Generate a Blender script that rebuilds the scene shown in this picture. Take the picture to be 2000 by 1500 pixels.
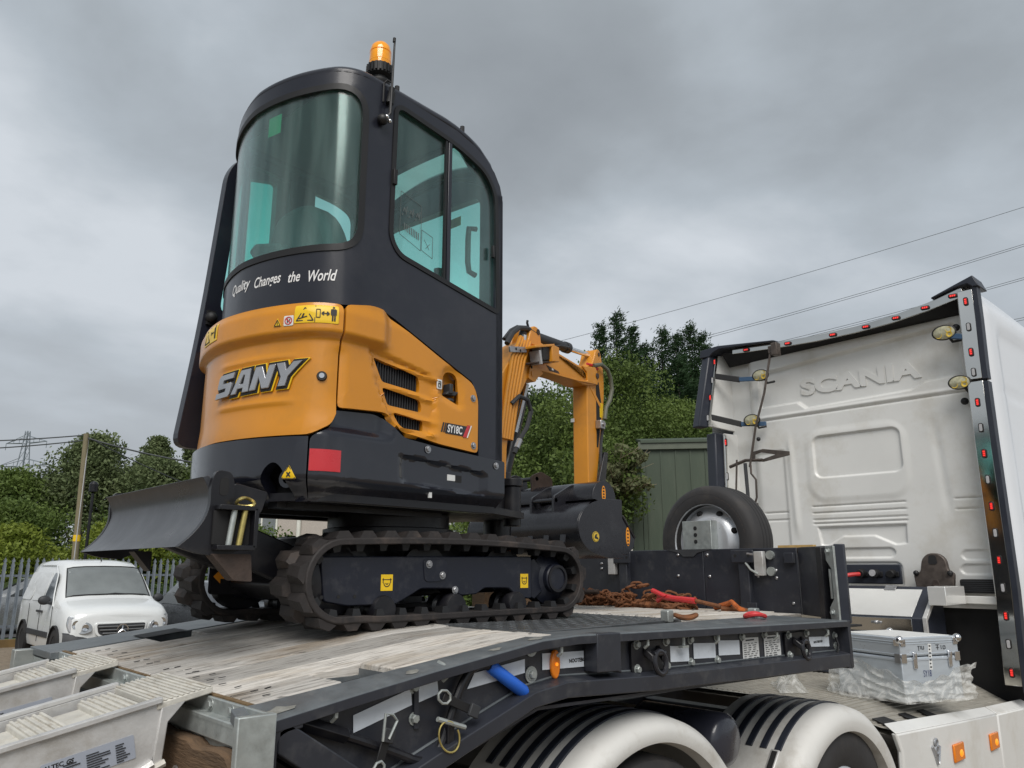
import bpy, bmesh, math, random
import numpy as np
from mathutils import Vector, Matrix, noise as mnoise

for o in list(bpy.data.objects): bpy.data.objects.remove(o)
SC = bpy.context.scene
COL = SC.collection
R = math.radians
PI = math.pi
rnd = random.Random(11)

# ------------------------------------------------------------ camera
TH, PT = R(47.4), R(13.3)
FWD = Vector((math.cos(TH)*math.cos(PT), math.sin(TH)*math.cos(PT), math.sin(PT)))
cam = bpy.data.cameras.new('camera')
cam.sensor_width = 36.0
cam.lens = 1520.0/2000.0*36.0
cam.clip_start = 0.05
cam.clip_end = 3000.0
co = bpy.data.objects.new('camera', cam)
COL.objects.link(co)
co.location = (0, 0, 1.67)
co.rotation_euler = FWD.to_track_quat('-Z', 'Y').to_euler()
SC.camera = co

# ------------------------------------------------------------ sky, sun, exposure
W = bpy.data.worlds.new('World')
SC.world = W
W.use_nodes = True
nt = W.node_tree
nt.nodes.clear()
def N(t, tree=nt, **kw):
    n = tree.nodes.new(t)
    for k, v in kw.items(): setattr(n, k, v)
    return n
SUN_EL, SUN_AZ = R(48), R(231)         # the bright part of the cloud deck, behind the photographer's left shoulder
sky = N('ShaderNodeTexSky', sky_type='NISHITA', sun_disc=False)
sky.sun_elevation = SUN_EL
sky.sun_rotation = R(90) - SUN_AZ
sky.air_density = 1.0; sky.dust_density = 3.0; sky.ozone_density = 1.5
tc = N('ShaderNodeTexCoord')
sep = N('ShaderNodeSeparateXYZ')
nt.links.new(tc.outputs['Generated'], sep.inputs[0])
# cloud deck: the view direction projected on a flat layer overhead
zz = N('ShaderNodeMath', operation='MAXIMUM'); zz.inputs[1].default_value = 0.0
nt.links.new(sep.outputs['Z'], zz.inputs[0])
zp = N('ShaderNodeMath', operation='ADD'); zp.inputs[1].default_value = 0.22
nt.links.new(zz.outputs[0], zp.inputs[0])
dx = N('ShaderNodeMath', operation='DIVIDE'); dy = N('ShaderNodeMath', operation='DIVIDE')
nt.links.new(sep.outputs['X'], dx.inputs[0]); nt.links.new(zp.outputs[0], dx.inputs[1])
nt.links.new(sep.outputs['Y'], dy.inputs[0]); nt.links.new(zp.outputs[0], dy.inputs[1])
cmb = N('ShaderNodeCombineXYZ')
nt.links.new(dx.outputs[0], cmb.inputs[0]); nt.links.new(dy.outputs[0], cmb.inputs[1])
def noise_(scale, detail, rough, dist, off):
    mp = N('ShaderNodeMapping'); mp.inputs['Location'].default_value = off
    nt.links.new(cmb.outputs[0], mp.inputs[0])
    n = N('ShaderNodeTexNoise'); n.inputs['Scale'].default_value = scale; n.inputs['Detail'].default_value = detail
    n.inputs['Roughness'].default_value = rough; n.inputs['Distortion'].default_value = dist
    nt.links.new(mp.outputs[0], n.inputs['Vector'])
    return n
n1 = noise_(0.80, 7, 0.48, 0.15, (8.4, 17.8, 1.9))
n2 = noise_(2.6, 7, 0.58, 0.3, (2.3, 5.2, 5.0))
mx = N('ShaderNodeMix', data_type='FLOAT'); mx.inputs[0].default_value = 0.13
nt.links.new(n1.outputs['Fac'], mx.inputs[2]); nt.links.new(n2.outputs['Fac'], mx.inputs[3])
cr = N('ShaderNodeValToRGB')
e = cr.color_ramp.elements
e[0].position = 0.37; e[0].color = (0.280, 0.308, 0.335, 1)
e[1].position = 0.62; e[1].color = (0.66, 0.705, 0.755, 1)
m_ = e.new(0.46); m_.color = (0.352, 0.388, 0.420, 1)
m_ = e.new(0.535); m_.color = (0.460, 0.510, 0.558, 1)
nt.links.new(mx.outputs[0], cr.inputs[0])
# brighter, whiter towards the horizon where the deck thins out
hr = N('ShaderNodeMapRange'); hr.inputs[1].default_value = 0.0; hr.inputs[2].default_value = 0.5
hr.inputs[3].default_value = 0.55; hr.inputs[4].default_value = 0.0; hr.interpolation_type = 'SMOOTHSTEP'
nt.links.new(sep.outputs['Z'], hr.inputs[0])
hm = N('ShaderNodeMix', data_type='RGBA')
nt.links.new(hr.outputs[0], hm.inputs[0]); nt.links.new(cr.outputs[0], hm.inputs[6])
hm.inputs[7].default_value = (0.60, 0.635, 0.68, 1)
sc_ = N('ShaderNodeVectorMath', operation='SCALE'); sc_.inputs['Scale'].default_value = 10.0
nt.links.new(hm.outputs[2], sc_.inputs[0])
sm = N('ShaderNodeMix', data_type='RGBA'); sm.inputs[0].default_value = 0.96
nt.links.new(sky.outputs[0], sm.inputs[6]); nt.links.new(sc_.outputs[0], sm.inputs[7])
bg = N('ShaderNodeBackground'); bg.inputs['Strength'].default_value = 0.05
nt.links.new(sm.outputs[2], bg.inputs['Color'])
wo = N('ShaderNodeOutputWorld'); nt.links.new(bg.outputs[0], wo.inputs['Surface'])

sl = bpy.data.lights.new('sun', 'SUN')
sl.energy = 1.5; sl.angle = R(40); sl.color = (1.0, 0.965, 0.92)
so = bpy.data.objects.new('sun', sl); COL.objects.link(so)
sd = Vector((math.cos(SUN_EL)*math.cos(SUN_AZ), math.cos(SUN_EL)*math.sin(SUN_AZ), math.sin(SUN_EL)))
so.rotation_euler = sd.to_track_quat('Z', 'Y').to_euler(); so.location = (-20, -20, 40)
SC.view_settings.view_transform = 'Standard'
SC.view_settings.look = 'None'
SC.view_settings.exposure = 1.0
SC.view_settings.gamma = 1.0
SC.view_settings.use_curve_mapping = False
SC.render.engine = 'CYCLES'
SC.cycles.max_bounces = 8
SC.cycles.transparent_max_bounces = 24

# ------------------------------------------------------------ materials
def lin(h):
    h = h.lstrip('#')
    def c(v):
        v /= 255.0
        return v/12.92 if v <= 0.04045 else ((v+0.055)/1.055)**2.4
    return tuple(c(int(h[i:i+2], 16)) for i in (0, 2, 4))
def pm(name, col, rough=0.5, metal=0.0, var=0.10, scale=6.0, dirt=None, damt=0.0, dscale=3.0, bump=0.0, bscale=60.0,
       coat=0.0, spec=0.5, rvar=0.1, stretch=(1, 1, 1), emit=None, estr=0.0):
    m = bpy.data.materials.new(name); m.use_nodes = True
    t = m.node_tree; b = t.nodes['Principled BSDF']; L = t.links.new
    tcn = N('ShaderNodeTexCoord', t); oi = N('ShaderNodeObjectInfo', t)
    mul = N('ShaderNodeVectorMath', t, operation='MULTIPLY_ADD')
    rv = N('ShaderNodeCombineXYZ', t)
    for i in range(3): L(oi.outputs['Random'], rv.inputs[i])
    L(rv.outputs[0], mul.inputs[0]); mul.inputs[1].default_value = (17.0, 31.0, 47.0)
    L(tcn.outputs['Object'], mul.inputs[2])
    mp = N('ShaderNodeMapping', t); mp.inputs['Scale'].default_value = stretch
    L(mul.outputs[0], mp.inputs[0])
    n = N('ShaderNodeTexNoise', t); n.inputs['Scale'].default_value = scale; n.inputs['Detail'].default_value = 5
    n.inputs['Roughness'].default_value = 0.6
    L(mp.outputs[0], n.inputs['Vector'])
    mr = N('ShaderNodeMapRange', t); mr.inputs[1].default_value = 0.3; mr.inputs[2].default_value = 0.7
    mr.inputs[3].default_value = 1-var; mr.inputs[4].default_value = 1+var
    L(n.outputs['Fac'], mr.inputs[0])
    vm = N('ShaderNodeVectorMath', t, operation='SCALE'); vm.inputs[0].default_value = col
    L(mr.outputs[0], vm.inputs['Scale'])
    out = vm.outputs[0]
    if dirt:
        n2 = N('ShaderNodeTexNoise', t); n2.inputs['Scale'].default_value = dscale; n2.inputs['Detail'].default_value = 9
        n2.inputs['Roughness'].default_value = 0.68
        L(mp.outputs[0], n2.inputs['Vector'])
        m2 = N('ShaderNodeMapRange', t); m2.inputs[1].default_value = 0.52; m2.inputs[2].default_value = 0.70
        m2.inputs[3].default_value = 0; m2.inputs[4].default_value = damt
        L(n2.outputs['Fac'], m2.inputs[0])
        mi = N('ShaderNodeMix', t, data_type='RGBA'); L(m2.outputs[0], mi.inputs[0])
        L(out, mi.inputs[6]); mi.inputs[7].default_value = (*dirt, 1)
        out = mi.outputs[2]
    L(out, b.inputs['Base Color'])
    b.inputs['Metallic'].default_value = metal
    if rvar:
        rr = N('ShaderNodeMapRange', t); rr.inputs[1].default_value = 0.3; rr.inputs[2].default_value = 0.7
        rr.inputs[3].default_value = max(0.03, rough-rvar); rr.inputs[4].default_value = min(1, rough+rvar)
        L(n.outputs['Fac'], rr.inputs[0]); L(rr.outputs[0], b.inputs['Roughness'])
    else: b.inputs['Roughness'].default_value = rough
    b.inputs['Specular IOR Level'].default_value = spec
    if coat:
        b.inputs['Coat Weight'].default_value = coat; b.inputs['Coat Roughness'].default_value = 0.08
    if bump:
        nb = N('ShaderNodeTexNoise', t); nb.inputs['Scale'].default_value = bscale; nb.inputs['Detail'].default_value = 4
        L(mp.outputs[0], nb.inputs['Vector'])
        bp = N('ShaderNodeBump', t); bp.inputs['Strength'].default_value = bump; bp.inputs['Distance'].default_value = 0.01
        L(nb.outputs['Fac'], bp.inputs['Height']); L(bp.outputs[0], b.inputs['Normal'])
    if emit:
        b.inputs['Emission Color'].default_value = (*emit, 1); b.inputs['Emission Strength'].default_value = estr
    return m

M = {}
M['orange'] = pm('orange_paint', (0.60, 0.235, 0.010), 0.36, var=0.05, scale=3, coat=0.35, rvar=0.05, dirt=(0.36, 0.17, 0.03), damt=0.4, dscale=2.6, bump=0.02, bscale=220)
M['orange2'] = pm('boom_orange_paint', (0.62, 0.250, 0.018), 0.42, var=0.08, scale=5, dirt=(0.22, 0.10, 0.03), damt=0.35, dscale=5, coat=0.15)
M['cabpaint'] = pm('charcoal_cab_paint', (0.0125, 0.014, 0.0225), 0.34, var=0.08, coat=0.15, scale=4, bump=0.03, bscale=300, rvar=0.05, dirt=(0.07, 0.07, 0.075), damt=0.25, dscale=1.6)
M['cwpaint'] = pm('glossy_black_casting_paint', (0.0085, 0.0095, 0.016), 0.22, var=0.1, scale=3, coat=0.6, rvar=0.06, dirt=(0.05, 0.05, 0.055), damt=0.25, dscale=2.5)
M['black'] = pm('black_paint', (0.008, 0.008, 0.011), 0.40, var=0.15, scale=6, rvar=0.1, dirt=(0.06, 0.055, 0.05), damt=0.3, dscale=6)
M['blacksteel'] = pm('bucket_black_paint', (0.016, 0.016, 0.020), 0.26, var=0.15, scale=8, rvar=0.1, dirt=(0.05, 0.05, 0.055), damt=0.35, dscale=5, bump=0.05, bscale=40)
M['blue_black'] = pm('track_frame_paint', (0.009, 0.011, 0.020), 0.40, var=0.15, scale=9, dirt=(0.07, 0.07, 0.075), damt=0.35, dscale=14)
M['rubber'] = pm('track_rubber', (0.022, 0.0185, 0.018), 0.68, var=0.3, scale=10, dirt=(0.095, 0.070, 0.056), damt=0.6, dscale=5, bump=0.2, bscale=50)
M['tyre'] = pm('tyre_rubber', (0.026, 0.025, 0.026), 0.7, var=0.2, scale=6, dirt=(0.07, 0.06, 0.05), damt=0.5, dscale=4, bump=0.1)
M['seal'] = pm('rubber_seal', (0.008, 0.008, 0.009), 0.55, var=0.1)
M['dark'] = pm('dark_interior', (0.012, 0.012, 0.013), 0.8, var=0.2)
M['cablin'] = pm('cab_lining_plastic', (0.050, 0.054, 0.056), 0.6, var=0.1)
M['seatmat'] = pm('seat_fabric', (0.045, 0.047, 0.05), 0.8, var=0.2, bump=0.2, bscale=200)
M['cream'] = pm('cream_lining', (0.62, 0.62, 0.56), 0.5, var=0.05)
M['chrome'] = pm('chrome', (0.75, 0.75, 0.76), 0.12, 1.0, var=0.05, rvar=0.04)
M['steel'] = pm('bare_steel', (0.42, 0.42, 0.43), 0.38, 0.9, var=0.15, scale=15)
M['galv'] = pm('galvanised_steel', (0.40, 0.43, 0.42), 0.45, 0.55, var=0.16, scale=28, dirt=(0.22, 0.20, 0.17), damt=0.45, dscale=7, bump=0.05, bscale=90)
M['alu'] = pm('ramp_aluminium', (0.58, 0.575, 0.565), 0.42, 0.4, var=0.10, scale=10, dirt=(0.30, 0.26, 0.20), damt=0.5, dscale=6, bump=0.08, bscale=120)
M['alutop'] = pm('dirty_ramp_tread', (0.57, 0.55, 0.495), 0.6, 0.15, var=0.14, scale=14, dirt=(0.28, 0.22, 0.14), damt=0.65, dscale=9, bump=0.2, bscale=90)
M['trailer'] = pm('trailer_grey_paint', (0.024, 0.0265, 0.035), 0.40, var=0.12, scale=7, dirt=(0.10, 0.10, 0.10), damt=0.35, dscale=11, rvar=0.08)
M['trailertop'] = pm('scuffed_trailer_edge_paint', (0.100, 0.112, 0.120), 0.40, var=0.25, scale=12, dirt=(0.20, 0.205, 0.20), damt=0.5, dscale=9, rvar=0.1, bump=0.06, bscale=150)
M['tread'] = pm('worn_treadplate', (0.115, 0.122, 0.128), 0.38, 0.5, var=0.2, scale=9, dirt=(0.24, 0.24, 0.23), damt=0.4, dscale=6)
M['white'] = pm('white_truck_paint', (0.70, 0.70, 0.68), 0.36, var=0.04, scale=2, coat=0.25, rvar=0.05, dirt=(0.46, 0.42, 0.34), damt=0.5, dscale=1.6)
M['guard'] = pm('mudguard_dull_white', (0.60, 0.595, 0.57), 0.48, var=0.06, scale=3, dirt=(0.33, 0.30, 0.25), damt=0.6, dscale=3.5, rvar=0.08, bump=0.03, bscale=90)
M['whitegloss'] = pm('white_gloss_paint', (0.80, 0.82, 0.85), 0.16, var=0.02, scale=2, coat=0.4, rvar=0.03)
M['vanwhite'] = pm('van_white_paint', (0.69, 0.71, 0.71), 0.25, var=0.02, scale=2, coat=0.6, rvar=0.03)
M['plastic'] = pm('dark_plastic', (0.030, 0.032, 0.036), 0.6, var=0.12, bump=0.05, bscale=200)
M['navy'] = pm('fairing_rubber_edge', (0.020, 0.024, 0.036), 0.45, var=0.12)
M['red'] = pm('red_reflector', (0.52, 0.022, 0.030), 0.28, var=0.04, coat=0.5)
M['redpaint'] = pm('red_paint', (0.55, 0.035, 0.04), 0.4, var=0.1, dirt=(0.2, 0.07, 0.03), damt=0.5, dscale=20)
M['amber'] = pm('amber_lens', (0.75, 0.20, 0.008), 0.18, var=0.06, scale=30, coat=0.5)
M['amberlit'] = pm('amber_lamp_core', (0.85, 0.28, 0.01), 0.2, var=0.1, emit=(1.0, 0.30, 0.02), estr=0.35)
M['redlit'] = pm('lit_red_marker', (0.8, 0.03, 0.02), 0.2, emit=(1.0, 0.05, 0.04), estr=0.42, var=0.0)
M['lens'] = pm('clear_marker_lens', (0.42, 0.42, 0.43), 0.15, var=0.1, scale=80)
M['worklens'] = pm('yellowed_work_lamp_lens', (0.40, 0.385, 0.26), 0.15, var=0.35, scale=40, coat=0.7)
M['strip'] = pm('white_reflective_tape', (0.66, 0.71, 0.77), 0.35, var=0.05, scale=30)
M['labelgrey'] = pm('grey_label', (0.33, 0.36, 0.42), 0.35, var=0.05, scale=20)
M['labelwhite'] = pm('white_label', (0.66, 0.67, 0.66), 0.45, var=0.05, scale=20)
M['print'] = pm('black_print', (0.02, 0.02, 0.022), 0.6, var=0.1)
M['yellow'] = pm('yellow_sticker', (0.80, 0.52, 0.015), 0.35, var=0.04)
M['gold'] = pm('gold_sticker', (0.62, 0.43, 0.05), 0.4, var=0.06, scale=40)
M['orangelogo'] = pm('orange_sticker', (0.80, 0.30, 0.02), 0.4, var=0.06)
M['whiteprint'] = pm('white_lettering', (0.78, 0.78, 0.78), 0.45, var=0.03)
M['badge'] = pm('badge_grey_chrome', (0.40, 0.41, 0.43), 0.25, 0.6, var=0.1, scale=8)
M['rust'] = pm('rusty_steel', (0.19, 0.075, 0.030), 0.8, 0.2, var=0.35, scale=30, dirt=(0.09, 0.045, 0.03), damt=0.6, dscale=18, bump=0.3, bscale=120)
M['rustdark'] = pm('dark_rusty_steel', (0.06, 0.042, 0.034), 0.75, 0.2, var=0.3, scale=20, dirt=(0.04, 0.03, 0.028), damt=0.6, dscale=9, bump=0.25, bscale=80)
M['exh'] = pm('brown_bracket_steel', (0.10, 0.082, 0.072), 0.5, 0.5, var=0.3, scale=20)
M['blue'] = pm('blue_grip', (0.018, 0.13, 0.62), 0.45, var=0.06, bump=0.05, bscale=90)
M['brass'] = pm('yellow_zinc', (0.55, 0.45, 0.16), 0.35, 0.8, var=0.15, scale=20)
M['bluesteel'] = pm('blue_strap', (0.04, 0.09, 0.17), 0.5, var=0.1)
M['case'] = pm('aluminium_case', (0.52, 0.57, 0.62), 0.32, 0.45, var=0.05, scale=5, stretch=(1, 1, 6), rvar=0.06)
M['mirror'] = pm('polished_lid', (0.86, 0.86, 0.84), 0.16, 0.45, var=0.05, scale=3, rvar=0.05)
M['catwalk'] = pm('catwalk_ribbed_plate', (0.39, 0.37, 0.325), 0.5, 0.3, var=0.12, scale=8, dirt=(0.20, 0.17, 0.13), damt=0.5, dscale=5)
M['redbox'] = pm('red_plastic_cable', (0.5, 0.03, 0.03), 0.4)
M['barn'] = pm('green_cladding', (0.048, 0.068, 0.044), 0.55, var=0.10, scale=2, dirt=(0.10, 0.115, 0.085), damt=0.4, dscale=2, stretch=(1, 1, 0.2))
M['render'] = pm('pebbledash', (0.43, 0.385, 0.34), 0.9, var=0.18, scale=30, bump=0.4, bscale=60)
M['rooft'] = pm('roof_tile', (0.16, 0.10, 0.08), 0.8, var=0.2, scale=4)
M['frame'] = pm('upvc_frame', (0.70, 0.69, 0.62), 0.4, var=0.03)
M['brick'] = pm('red_brick', (0.22, 0.07, 0.05), 0.85, var=0.2, scale=5)
M['palisade'] = pm('galvanised_palisade', (0.19, 0.22, 0.255), 0.5, 0.3, var=0.14, scale=4, dirt=(0.19, 0.21, 0.22), damt=0.5, dscale=4)
M['pole'] = pm('weathered_pole_wood', (0.20, 0.17, 0.105), 0.85, var=0.2, scale=8, stretch=(6, 6, 0.5), bump=0.2)
M['pylon'] = pm('pylon_steel', (0.20, 0.23, 0.26), 0.6, 0.2, var=0.1)
M['wire'] = pm('wire', (0.05, 0.055, 0.06), 0.6, var=0.05)
M['bark'] = pm('bark', (0.09, 0.075, 0.06), 0.9, var=0.3, scale=10, bump=0.4, bscale=20)
M['greycar'] = pm('grey_car_paint', (0.055, 0.060, 0.068), 0.25, 0.3, coat=0.7, var=0.05)
M['rim'] = pm('silver_wheel_rim', (0.58, 0.60, 0.63), 0.32, 0.5, var=0.08, scale=6)
M['timber'] = pm('old_oak_timber', (0.115, 0.070, 0.038), 0.85, var=0.35, scale=7, stretch=(6, 0.7, 6), dirt=(0.035, 0.027, 0.02), damt=0.8, dscale=2.2, bump=0.5, bscale=30)

def glass(name, tint, refl=0.12, rough=0.02, haze=0.0):
    m = bpy.data.materials.new(name); m.use_nodes = True
    t = m.node_tree; t.nodes.clear(); L = t.links.new
    tr = N('ShaderNodeBsdfTransparent', t); tr.inputs[0].default_value = (*tint, 1)
    gl = N('ShaderNodeBsdfGlossy', t); gl.inputs['Roughness'].default_value = rough
    fr = N('ShaderNodeLayerWeight', t); fr.inputs['Blend'].default_value = 0.35
    mr = N('ShaderNodeMapRange', t); mr.inputs[3].default_value = refl; mr.inputs[4].default_value = 0.9
    pw = N('ShaderNodeMath', t, operation='POWER'); pw.inputs[1].default_value = 2.5
    L(fr.outputs['Facing'], pw.inputs[0]); L(pw.outputs[0], mr.inputs[0])
    mi = N('ShaderNodeMixShader', t); L(mr.outputs[0], mi.inputs[0]); L(tr.outputs[0], mi.inputs[1]); L(gl.outputs[0], mi.inputs[2])
    last = mi.outputs[0]
    if haze:
        df = N('ShaderNodeBsdfDiffuse', t); df.inputs[0].default_value = (0.5, 0.56, 0.55, 1)
        tcn = N('ShaderNodeTexCoord', t); mp = N('ShaderNodeMapping', t); mp.inputs['Scale'].default_value = (5, 5, 0.5)
        L(tcn.outputs['Object'], mp.inputs[0])
        nz = N('ShaderNodeTexNoise', t); nz.inputs['Scale'].default_value = 2.4; nz.inputs['Detail'].default_value = 5
        L(mp.outputs[0], nz.inputs['Vector'])
        m2 = N('ShaderNodeMapRange', t); m2.inputs[1].default_value = 0.4; m2.inputs[2].default_value = 0.75
        m2.inputs[3].default_value = haze*0.4; m2.inputs[4].default_value = haze*1.9
        L(nz.outputs['Fac'], m2.inputs[0])
        m3 = N('ShaderNodeMixShader', t); L(m2.outputs[0], m3.inputs[0]); L(last, m3.inputs[1]); L(df.outputs[0], m3.inputs[2])
        last = m3.outputs[0]
    o = N('ShaderNodeOutputMaterial', t); L(last, o.inputs[0])
    return m
M['glass'] = glass('green_tinted_glass', (0.70, 1.0, 0.96), 0.05, haze=0.04)
M['glassrear'] = glass('hazy_green_tinted_glass', (0.66, 0.98, 0.94), 0.05, rough=0.16, haze=0.07)
M['glassfront'] = glass('front_glass', (0.88, 1.0, 0.98), 0.05)
M['glassclear'] = glass('car_glass', (0.35, 0.42, 0.42), 0.22)
M['lampglass'] = glass('clear_lamp_glass', (0.85, 0.87, 0.88), 0.15)
M['amberglass'] = pm('beacon_dome', (0.95, 0.36, 0.006), 0.12, var=0.12, scale=25, coat=0.6)

def wood_mat(name, base, dark, stretch, streak=0.75, warm=(0.40, 0.29, 0.17)):
    m = bpy.data.materials.new(name); m.use_nodes = True
    t = m.node_tree; b = t.nodes['Principled BSDF']; L = t.links.new
    tcn = N('ShaderNodeTexCoord', t); oi = N('ShaderNodeObjectInfo', t)
    rv = N('ShaderNodeCombineXYZ', t)
    for i in range(3): L(oi.outputs['Random'], rv.inputs[i])
    mul = N('ShaderNodeVectorMath', t, operation='MULTIPLY_ADD'); L(rv.outputs[0], mul.inputs[0])
    mul.inputs[1].default_value = (23.0, 41.0, 7.0); L(tcn.outputs['Object'], mul.inputs[2])
    def nz(st, sc, de, ro):
        mp = N('ShaderNodeMapping', t); mp.inputs['Scale'].default_value = st; L(mul.outputs[0], mp.inputs[0])
        n = N('ShaderNodeTexNoise', t); n.inputs['Scale'].default_value = sc; n.inputs['Detail'].default_value = de; n.inputs['Roughness'].default_value = ro
        n.inputs['Distortion'].default_value = 0.3
        L(mp.outputs[0], n.inputs['Vector']); return n
    fine = nz((stretch[0], stretch[1], stretch[2]), 3.0, 8, 0.72)
    crack = nz((stretch[0]*0.45, stretch[1]*1.5, stretch[2]), 2.6, 5, 0.62)
    patch = nz((1.2, 2.2, 1), 1.6, 5, 0.6)
    r1 = N('ShaderNodeValToRGB', t); el = r1.color_ramp.elements
    el[0].position = 0.30; el[0].color = (*dark, 1)
    el[1].position = 0.62; el[1].color = (*base, 1)
    q = el.new(0.44); q.color = tuple(base[i]*0.62+dark[i]*0.38 for i in range(3))+(1,)
    L(fine.outputs['Fac'], r1.inputs[0])
    mr = N('ShaderNodeMapRange', t); mr.inputs[1].default_value = 0.375; mr.inputs[2].default_value = 0.415
    mr.inputs[3].default_value = streak; mr.inputs[4].default_value = 0
    L(crack.outputs['Fac'], mr.inputs[0])
    mi = N('ShaderNodeMix', t, data_type='RGBA'); L(mr.outputs[0], mi.inputs[0]); L(r1.outputs[0], mi.inputs[6]); mi.inputs[7].default_value = (dark[0]*0.2, dark[1]*0.19, dark[2]*0.18, 1)
    pr = N('ShaderNodeMapRange', t); pr.inputs[1].default_value = 0.50; pr.inputs[2].default_value = 0.68; pr.inputs[3].default_value = 0; pr.inputs[4].default_value = 0.62
    L(patch.outputs['Fac'], pr.inputs[0])
    m2 = N('ShaderNodeMix', t, data_type='RGBA', blend_type='MULTIPLY'); L(pr.outputs[0], m2.inputs[0]); L(mi.outputs[2], m2.inputs[6]); m2.inputs[7].default_value = (*warm, 1)
    br = N('ShaderNodeMapRange', t); br.inputs[3].default_value = 0.72; br.inputs[4].default_value = 1.12
    L(oi.outputs['Random'], br.inputs[0])
    sc = N('ShaderNodeVectorMath', t, operation='SCALE'); L(m2.outputs[2], sc.inputs[0]); L(br.outputs[0], sc.inputs['Scale'])
    L(sc.outputs[0], b.inputs['Base Color'])
    b.inputs['Roughness'].default_value = 0.72
    bp = N('ShaderNodeBump', t); bp.inputs['Strength'].default_value = 0.5; bp.inputs['Distance'].default_value = 0.006
    ad = N('ShaderNodeMath', t, operation='ADD'); L(fine.outputs['Fac'], ad.inputs[0]); L(crack.outputs['Fac'], ad.inputs[1])
    L(ad.outputs[0], bp.inputs['Height']); L(bp.outputs[0], b.inputs['Normal'])
    return m
M['wood'] = wood_mat('weathered_deck_wood', (0.60, 0.575, 0.535), (0.20, 0.185, 0.165), (1.1, 22, 22))
M['woodlight'] = wood_mat('pale_deck_wood', (0.68, 0.65, 0.60), (0.19, 0.16, 0.13), (1.1, 20, 20), 0.5, (0.62, 0.50, 0.34))

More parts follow.
